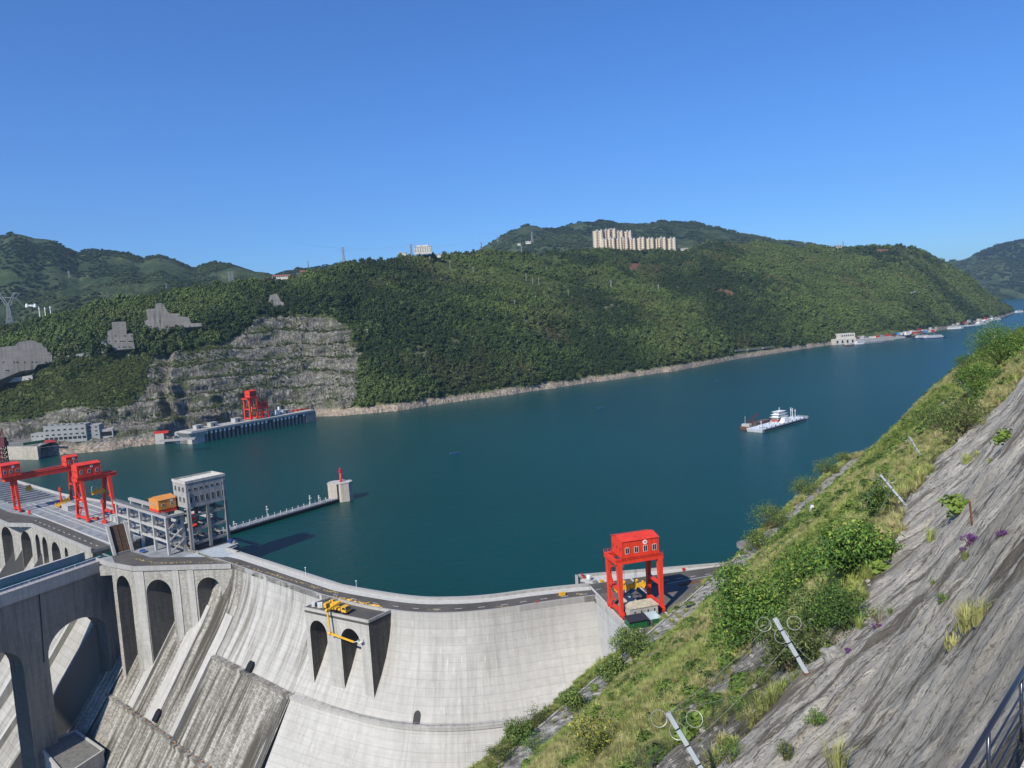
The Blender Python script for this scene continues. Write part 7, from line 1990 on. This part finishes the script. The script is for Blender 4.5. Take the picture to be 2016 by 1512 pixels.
house('low white building left of the square ridge house', 792, 501, 14, 4, 1545, PALE, CREAM, 4, 1)
house('long low white house with red roof at the edge of the woods left of centre', 553, 548, 34, 4, 1285, TILE, CREAM, 8, 1)
house('red-roofed shed on the ridge right of the long white house', 602, 538, 22, 3, 1320, TILE, TILE, 3, 1)
house('grey hut on the ridge at the right near the mast', 1650, 488, 14, 5, 2610, PLAINC, PALE, 3, 1)
house('tiny white house below the rocky peak', 1040, 479, 10, 4, 3300, PALE, CREAM, 2, 1); house('second tiny white house below the rocky peak', 1022, 482, 6, 3, 3300, PALE, CREAM, 2, 1)
house('long cream shed right of the apartment towers', 1348, 493, 14, 4, 2290, PALE, CREAM, 4, 1); house('small white cabin right of the cream shed', 1386, 481, 8, 3, 2320, PALE, CREAM, 2, 1)
house('white cabin on the ridge between the slender pylon and the square house', 864, 504, 7, 3, 1570, PALE, CREAM, 2, 1)
for i, (x, y, w) in enumerate([(1945, 542, 8), (1953, 540, 6), (1964, 537, 9), (1976, 534, 7), (1986, 530, 8), (1999, 527, 9)]):
    c = ad(x, y, 6000); mb = MB(); W = w / F_PX * 6000; mb.prism([(c.x - W / 2, c.y), (c.x + W / 2, c.y), (c.x + W / 2, c.y + 12), (c.x - W / 2, c.y + 12)], c.z - 5, c.z + 8)
    tag(mb.build('village_house', CREAM), 'white village house on the hazy right mountain, number %d up the slope' % (i + 1) if False else ['lowest white house', 'second lowest white house', 'middle white house', 'white house just above the middle', 'second highest white house', 'highest white house'][i] + ' of the village on the hazy right mountain', 'house', 'village houses on the hazy mountain')
# apartment towers
APT = concrete('apartment_render', (.70, .60, .45), None, .12)
APTR = plain('apartment_red_trim', (.30, .12, .09), .8)
def tower(label, px, top, base, wpx, D, big=True):
    c = ad(px, base, D); z1 = ad(px, top, D).z; w = wpx / F_PX * D; h = z1 - c.z
    t = thing('apartment_tower', label, 'apartment tower', c, -.55, 'cream apartment towers on the ridge')
    d = w * .75
    mb = MB(); mb.bx(-w * .5, -w * .08, -d / 2, d / 2, -14, h); mb.bx(w * .08, w * .5, -d / 2, d / 2, -14, h * .99); mb.bx(-w * .1, w * .1, -d / 2 + 2.5, d / 2, -14, h * .97); wl_ = mb.build('wall', APT, t)
    mb = MB(); mb.bx(-w * .52, -w * .06, -d / 2 - .3, d / 2 + .3, h, h + 1); mb.bx(w * .06, w * .52, -d / 2 - .3, d / 2 + .3, h * .99, h * .99 + 1); mb.bx(-w * .3, -w * .1, -2, 4, h + 1, h + 5); mb.bx(w * .15, w * .35, -2, 4, h + 1, h + 4); mb.build('roof', PALE, t)
    n = max(6, int(h / 4.2)); mb = MB()
    for k in range(n):
        z = -8 + (h + 6) * k / n + 1.6
        for x in (-w * .42, -w * .16, w * .16, w * .42): mb.bx(x - w * .045, x + w * .045, -d / 2 - .25, -d / 2, z, z + 1.9)
        mb.bx(-w * .07, w * .07, -d / 2 + 2.2, -d / 2 + 2.55, z, z + 2.2)
        for y in (-d * .3, d * .05, d * .3): mb.bx(w * .5, w * .5 + .3, y - 1.2, y + 1.2, z, z + 1.9)
    o = mb.build('windows', GLASS, t); o['kind'] = 'stuff'
    mb = MB()
    for k in range(n):
        z = -8 + (h + 6) * k / n
        mb.bx(w * .5, w * .5 + 1.3, -d * .42, -d * .16, z, z + 1.0); mb.bx(w * .5, w * .5 + 1.3, d * .12, d * .4, z, z + 1.0)
    for x in (-w * .08, w * .08): mb.bx(x - .35, x + .35, -d / 2 - .1, -d / 2 + 2, -10, h)
    o = mb.build('balconies', APTR, t); o['kind'] = 'stuff'
    return t
AP = [(1181, 455, 492, 20), (1198, 453, 492, 13), (1208, 452, 490, 14), (1222, 456, 490, 14), (1239, 456, 490, 14)]
AL = ['tallest cream tower, leftmost of the back row', 'second cream tower of the back row, touching the tallest', 'third cream tower of the back row with a roof turret', 'fourth cream tower of the back row', 'rightmost cream tower of the back row']
for (x, t0, b0, w), l in zip(AP, AL): tower(l, x, t0, b0, w, 2420)
AP = [(1192, 472, 497, 11), (1206, 470, 496, 13), (1221, 470, 497, 10), (1232, 470, 499, 13), (1247, 471, 496, 12), (1264, 469, 496, 14), (1282, 470, 497, 14), (1297, 471, 497, 9), (1306, 469, 500, 14), (1325, 470, 502, 15)]
ORD = ['leftmost', 'second from the left', 'third from the left', 'fourth from the left', 'fifth from the left', 'sixth from the left', 'seventh from the left', 'third from the right', 'second from the right', 'rightmost']
for (x, t0, b0, w), l in zip(AP, ORD): tower('shorter cream tower of the front row, ' + l, x, t0, b0, w, 2300)

# utility poles on the hillside, tracks of bare earth
for i, (x, y) in enumerate([(1036, 545, ), (1049, 553), (1061, 553), (1119, 577), (932, 532), (886, 520), (847, 512), (724, 660), (1014, 600), (1055, 590)]):
    p_ = on_bank(x, y + 8)
    mb = MB(); mb.beam(p_, p_ + Vector((0, 0, 15)), .55); mb.beam(p_ + Vector((-2, 0, 14)), p_ + Vector((2, 0, 14)), .4)
    tag(mb.build('utility_pole', PALE), ['leftmost pole of the three on the mid-slope clearing', 'middle pole of the three on the mid-slope clearing', 'right pole of the three on the mid-slope clearing', 'pale pole below the hillside clearing', 'pale pole high on the slope under the slender ridge pylon', 'pale pole under the white ridge cabin',
        'pale pole under the square ridge house', 'pale pole beside the right edge of the quarry', 'pale pole at the bottom of the clearing', 'pale pole at the lower right of the clearing'][i], 'pole', 'utility poles on the far hillside')
for i, (pl_, lb) in enumerate([([(1792, 580), (1800, 577), (1812, 574), (1822, 568), (1829, 563)], 'white zigzag wall on the wooded slope at the right, the lower one'), ([(1817, 550), (1829, 549)], 'short white wall above the zigzag one at the right'), ([(1748, 624), (1757, 619)], 'short white wall in the woods above the port')]):
    mb = MB(); P = [on_bank(*q) + Vector((0, -4, 4)) for q in pl_]
    for a, b in zip(P[:-1], P[1:]): mb.beam(a, b, 2.0, 3.4)
    tag(mb.build('hillside_wall', PALE), lb, 'wall')

# ================================================================ port and shipping on the far bank
def hull(mb, L, W, H, bow=.2, z=0, stern=.05):
    P = [(-L / 2, -W * .42), (-L / 2 + L * stern, -W / 2), (L / 2 - L * bow, -W / 2), (L / 2, 0), (L / 2 - L * bow, W / 2), (-L / 2 + L * stern, W / 2), (-L / 2, W * .42)]
    mb.loft([(x * .97, y * .85, z - .8) for x, y in P], [(x, y, z + H) for x, y in P]); return mb
def ship(label, px, py, L, W, rz, decks=2, hullc=WHITE, topc=WHITE, group='vessels moored at the port', H=2.2, frac=.7):
    b_ = at(px, py, 0); t = thing('river_boat', label, 'boat', b_, rz, group)
    mb = MB(); hull(mb, L, W, H); mb.build('hull', hullc, t)
    z = H
    for k in range(decks):
        l = L * frac * (1 - .15 * k); mb = MB(); mb.bx(-l / 2 - L * .04, l / 2 - L * .04, -W * .4, W * .4, z, z + 2.3); c_ = mb.build('cabin', topc, t)
        mb = MB(); mb.bx(-l * .47 - L * .04, l * .47 - L * .04, -W * .41, W * .41, z + .9, z + 1.7); mb.build('window_band', GLASS, c_)
        mb = MB(); mb.bx(-l / 2 - L * .05, l / 2 - L * .03, -W * .46, W * .46, z + 2.3, z + 2.55); mb.build('deck', topc, t); z += 2.55
    mb = MB(); mb.beam((0, 0, z), (0, 0, z + 4), .25); mb.beam((-1.2, 0, z + 2.8), (1.2, 0, z + 2.8), .2); mb.build('mast', WHITE, t); return t
prt = thing('port_wharf', 'long low port wharf with retaining walls and white hall on the far bank', 'wharf', at(1700, 678, 0))
w0 = at(1643, 679, 0); w1 = at(1766, 669, 0); wd = (w1 - w0).normalized(); wn_ = Vector((-wd.y, wd.x, 0)); wz = math.atan2(wd.y, wd.x)
def wl2(a, b, z=0): return w0 + wd * a + wn_ * b + Vector((0, 0, z))
wLn = (w1 - w0).length
mb = MB(); mb.loft([wl2(0, 0, -3), wl2(60, 0, -3), wl2(60, 40, -3), wl2(0, 40, -3)], [wl2(0, 0, 13), wl2(60, 0, 13), wl2(60, 40, 13), wl2(0, 40, 13)]); mb.build('wall', CREAM, prt, world=True)
mb = MB(); mb.loft([wl2(60, 4, -3), wl2(wLn, 8, -3), wl2(wLn, 60, -3), wl2(60, 40, -3)], [wl2(60, 4, 8), wl2(wLn, 8, 8), wl2(wLn, 60, 8), wl2(60, 40, 8)]); mb.build('quay_wall', PLAINC, prt, world=True)
mb = MB(); mb.loft([wl2(20, 6, 13), wl2(62, 6, 13), wl2(62, 26, 13), wl2(20, 26, 13)], [wl2(20, 6, 24), wl2(62, 6, 24), wl2(62, 26, 24), wl2(20, 26, 24)]); hal = mb.build('hall', CREAM, prt, world=True)
mb = MB()
for k in range(6): q = wl2(26 + k * 6, 5.8, 19); mb.box(q, (3, .5, 3), wz)
mb.build('hall_windows', GLASS, hal, world=True)
mb = MB()
for k in range(4): mb.box(wl2(8 + k * 14, -.3, 6), (4, .6, 6), wz)
mb.build('arch_doors', DARK, prt, world=True)
r_ = random.Random(77); GRP = 'stacked goods on the port wharf'
cols_ = [REDD, RUST, PALE, BLUE, CREAM, REDD, GREYM, WHITE]
SP = ['far left', 'left', 'left of the middle', 'middle', 'right of the middle', 'right', 'far right']
for k in range(22):
    a = 70 + (wLn + 160 - 70) * k / 21; b = 16 + r_.uniform(0, 22) + max(0, a - wLn) * .25; m_ = cols_[k % 8]; s_ = (r_.uniform(6, 16), r_.uniform(5, 9), r_.uniform(3, 6)); p_ = wl2(a, b, 8)
    mb = MB(); mb.box((p_.x, p_.y, 8 + s_[2] / 2), s_, wz + r_.uniform(-.2, .2)); mb.box((p_.x, p_.y, 8 + s_[2] + .2), (s_[0] + 1, s_[1] + 1, .4), wz)
    tag(mb.build('port_shed', m_), '%s shed or stack on the port wharf, %s from the white hall' % (['red', 'rusty', 'grey', 'blue', 'cream', 'red', 'dark', 'white'][k % 8], ['1st', '2nd', '3rd', '4th', '5th', '6th', '7th', '8th', '9th', '10th', '11th', '12th', '13th', '14th', '15th', '16th', '17th', '18th', '19th', '20th', '21st', '22nd'][k]), 'shed', GRP)
pyl = MB(); q = wl2(-40, 14, 0)
for s in (-12, 12): p_ = wl2(-24 + s, 12, 4); pyl.beam(p_, p_ + Vector((0, 0, 10)), 1.0)
pyl.beam(wl2(-36, 12, 14), wl2(-12, 12, 14), 1.2); tag(pyl.build('port_portal', PALE), 'pale portal frame left of the white hall', 'portal')
mb = MB(); lattice(mb, 0, 0, 0, 22, 2, .6, 5, .4); o = mb.build('port_mast', WHITE); o.location = at(1715, 653, 10); tag(o, 'white lattice mast on the bank above the port', 'mast')
wz2 = math.atan2(.55, .83)
for a in [('small white launch moored beside the white hall', 1672, 680, 24, 7, wz, 1), ('white two-deck boat below the port wall', 1694, 677, 32, 8, wz, 2), ('low dark barge at the wharf wall', 1722, 675, 60, 10, wz, 0), ('grey pontoon boat off the end of the wharf', 1772, 667, 40, 9, wz, 1),
          ('dark blue and white boat moored outside the port', 1817, 666, 44, 10, .05, 2), ('white passenger boat furthest out, beside the dark blue one', 1839, 666, 62, 12, .05, 2), ('red and white boat inshore of the passenger boat', 1830, 654, 52, 12, .1, 2),
          ('white boat just inshore of the red and white one', 1844, 646, 48, 10, .1, 2), ('single white ferry out in the stream off the upper port', 1880, 647, 46, 12, -.1, 2), ('long low pontoon with green awning along the upper port', 1905, 642, 150, 12, .35, 0),
          ('white boat at the right end of the upper port', 1934, 637, 55, 12, .4, 2), ('second white boat at the right end of the upper port', 1944, 633, 50, 12, .4, 2), ('white cruise boat lying at the last moorings upstream', 1960, 630, 60, 12, .4, 2), ('white houseboat far upstream near the bend', 2007, 615, 40, 12, .2, 2)]:
    dark = 'dark' in a[0] or 'grey' in a[0]
    ship(a[0], a[1], a[2], a[3], a[4], a[5], a[6], hullc=(NAVY if 'blue' in a[0] else RUST if 'red' in a[0] else GREYM if dark else WHITE), topc=REDD if False else WHITE)
r_ = random.Random(5)
for k in range(16):
    px_ = 1790 + k * 11; py_ = float(np.interp(px_, [1767, 1854, 1911, 1967], [662, 643, 631, 622])) + r_.uniform(-1, 1); p_ = at(px_, py_ + 5, 3); s_ = (r_.uniform(8, 18), 8, r_.uniform(4, 9))
    mb = MB(); mb.box((p_.x, p_.y + 12, 6 + s_[2] / 2), s_, .5); mb.box((p_.x, p_.y + 12, 6.3 + s_[2]), (s_[0] + 1, 9, .5), .5)
    tag(mb.build('waterside_house', [WHITE, CREAM, REDD, PALE][k % 4]), '%s waterside house at the upper port, %s one going upstream' % (['white', 'cream', 'rust-red', 'grey'][k % 4], ['1st', '2nd', '3rd', '4th', '5th', '6th', '7th', '8th', '9th', '10th', '11th', '12th', '13th', '14th', '15th', '16th'][k]), 'house', 'waterside houses at the upper port')
wlb = MB(); a = on_bank(1446, 694); b = on_bank(1520, 683)
for (x0, y0), (x1, y1) in (((1445, 690), (1470, 688)), ((1470, 688), (1500, 685)), ((1500, 685), (1524, 682))):
    wlb.beam(on_bank(x0, y0) + Vector((0, -6, 0)), on_bank(x1, y1) + Vector((0, -2, -1)), 3, 3.5)
tag(wlb.build('shore_wall', WALLC), 'pale retaining wall on the wooded shore left of the port', 'wall')

# ================================================================ barge with superstructure in midstream
BA = at(1487, 850.5, 0); BB = at(1574, 826, 0); bdv = BB - BA; bL = bdv.length; bz = math.atan2(bdv.y, bdv.x)
bg = thing('tank_barge', 'large white deck barge with a multi-deck bridge moored in midstream', 'barge', (BA + BB) / 2, bz)
bL += 3; hw = 8.2
mb = MB(); mb.loft([(-bL / 2 + 1, -hw * .9, -1), (bL / 2 - 5, -hw, -1), (bL / 2 - 5, hw, -1), (-bL / 2 + 1, hw * .9, -1)], [(-bL / 2, -hw, 2.6), (bL / 2, -hw, 2.6), (bL / 2, hw, 2.6), (-bL / 2, hw, 2.6)]); mb.build('hull', painted('hull_grey', (.55, .58, .6), .3), bg)
mb = MB(); mb.bx(-bL / 2 + 4, bL / 2 - 4, -hw - .25, -hw, .6, 1.9); mb.build('fender', BLACK, bg)
mb = MB(); mb.bx(-bL / 2 + .5, bL / 2 - .5, -hw + .2, hw - .2, 2.62, 2.9); mb.build('deck', painted('deck_blue_grey', (.62, .68, .74)), bg)
mb = MB(); rail_line([(-bL / 2, -hw, 2.7), (bL / 2, -hw, 2.7), (bL / 2, hw, 2.7)], 1.3, 3, .09, mb); rail_line([(-bL / 2, -hw, 2.7), (-bL / 2, hw, 2.7)], 1.3, 3, .09, mb); mb.build('railing', WHITE, bg)
mb = MB(); mb.bx(2, 18, 1.5, 8, 2.9, 6); mb.build('superstructure', painted('red_lead', (.4, .1, .07)), bg)
z = 5
for k, (l, w) in enumerate(((16, 7), (14, 6.4), (11, 5.5))):
    mb = MB(); mb.bx(10 - l / 2, 10 + l / 2, 4.5 - w / 2, 4.5 + w / 2, z, z + 2.2); c_ = mb.build('bridge_deck', WHITE, bg)
    mb = MB(); mb.bx(10 - l / 2 - 1.5, 10 + l / 2 + 1.8, 4.5 - w / 2 - 1, 4.5 + w / 2 + 1, z + 2.2, z + 2.44); mb.build('walkway', WHITE, c_)
    windows(c_, (10 - l / 2 + 1.5, 4.5 - w / 2 - .05, z + 1.4), (1, 0, 0), (0, 0, 1), 4, 1, 1.2, 1.0, (l - 3) / 3, 1, frame=WHITE, cross=False)
    mb = MB(); mb.bx(10 + l / 2, 10 + l / 2 + .1, 4.5 - w / 2 + .5, 4.5 + w / 2 - .5, z + .9, z + 2.1); mb.build('front_window', GLASS, c_)
    z += 2.45
mb = MB(); mb.bx(2, 14, -5.5, -1, 2.9, 5.5); mb.bx(3, 11, -5, -1.5, 5.5, 7.2); mb.build('deck_house', WHITE, bg)
for x, y, h in ((24, -2, 11), (33, 3, 9), (33, 4.5, 10), (bL / 2 - 6, 2, 8), (-bL / 2 + 7, -3, 7), (-22, -5, 6), (10, 4, 13)):
    mb = MB(); mb.beam((x, y, 2.8), (x, y, 2.8 + h), .35); mb.beam((x - 1.5, y, 2.4 + h), (x + 1.5, y, 2.4 + h), .3); mb.box((x, y, 3 + h * .75), (.9, .9, .7)); mb.build('mast', WHITE, bg)
r_ = random.Random(8)
for k in range(34):
    x = r_.uniform(-bL / 2 + 4, bL / 2 - 4); y = r_.uniform(-7, 6); MB().box((x, y, 3.3), (r_.uniform(.5, 2), r_.uniform(.4, 1), .9)).build('deck_fitting', (WHITE, GREYM, WHITE)[k % 3], bg)
for k in range(10): x = -bL / 2 + 8 + k * bL / 11; MB().box((x, -hw + .2, 3.4), (.9, .5, 1.4)).build('bollard', BLACK, bg)
dg = thing('dredger', 'rusty dredger with a raised boom lying behind the white barge', 'dredger', (BA + BB) / 2 + Vector((math.cos(bz), math.sin(bz), 0)) * -14 + Vector((-math.sin(bz), math.cos(bz), 0)) * 14.5, bz)
mb = MB(); hull(mb, 44, 11, 2.6, .1); mb.build('hull', RUST, dg)
mb = MB(); mb.bx(-21, 18, -5.3, 5.3, 2.6, 2.9); mb.bx(-8, 20, -4, 4, 2.9, 4.6); mb.build('deck', plain('rust_deck', (.12, .085, .07), .9, var=.4), dg)
mb = MB(); mb.beam((-16, -1.5, 3), (2, -1, 12.5), .5); mb.beam((-16, 1.5, 3), (2, 1, 12.5), .5)
for k in range(8): q = k / 8; mb.beam((-16 + 18 * q, -1.4, 3 + 9.5 * q), (-16 + 18 * (q + .12), 1.4, 3 + 9.5 * (q + .12)), .3)
mb.beam((-18, 0, 3), (-12, 0, 8), .6); mb.build('boom', DKR, dg)
mb = MB(); mb.beam((-20, 0, 3), (-20, 0, 13), .3); mb.bx(-20, -15, -4, 4, 2.9, 5.2); mb.build('stern_gear', PALE, dg)
SKB = painted('skiff_blue', (.035, .08, .25))
# small boats with a rower each
for i, (px, py, L, lb) in enumerate([(896, 893, 9.5, 'blue skiff with an orange-clad person, nearest of the small boats, left of centre'), (1184, 803.5, 8.5, 'blue skiff with a person aboard in mid-river, second nearest'), (1414, 751, 8, 'blue skiff drifting between the far shore and the barge'), (1641.5, 707.5, 7, 'tiny blue skiff off the port, most distant of the four')]):
    p_ = at(px, py, 0); t = thing('skiff', lb, 'boat', p_, .35, 'small blue skiffs on the river')
    P = [(-L / 2, -.7), (0, -1.0), (L * .35, -.8), (L / 2, 0), (L * .35, .8), (0, 1.0), (-L / 2, .7)]
    mb = MB(); mb.loft([(x * .92, y * .7, -.3) for x, y in P], [(x, y, .75) for x, y in P], caps=False); mb.poly([(x * .93, y * .8, .15) for x, y in P]); mb.build('hull', SKB, t)
    mb = MB(); mb.beam((-L * .15, -.8, .55), (-L * .15, .8, .55), .3, .08); mb.box((-L / 2 + .1, 0, .9), (.4, .4, .8)); mb.build('thwart', GREYM, t)
    person('person in orange sitting in the %s' % ['nearest blue skiff', 'mid-river blue skiff', 'blue skiff near the far shore', 'most distant skiff'][i], p_ + Vector((-.6, -.2, .35)), 1.2, (.6, .14, .06), pose='sit', group='people in skiffs', hat=(.6, .15, .1))

# ================================================================ river air
hb = MB(); hb.bx(-6000, 9500, -400, 9500, -170, 1500)
hz = NT('haze')
hz.N.remove(hz.b)
pv = hz.n('ShaderNodeVolumePrincipled', {'Density': 0.000045, 'Anisotropy': 0.2}); pv.inputs['Color'].default_value = (0.5, 0.74, 1.0, 1)
hz.L.new(pv.outputs[0], hz.N['Material Output'].inputs['Volume'])
tag(hb.build('haze', hz.m), 'thin blue air over the reservoir', None, None, 'stuff')
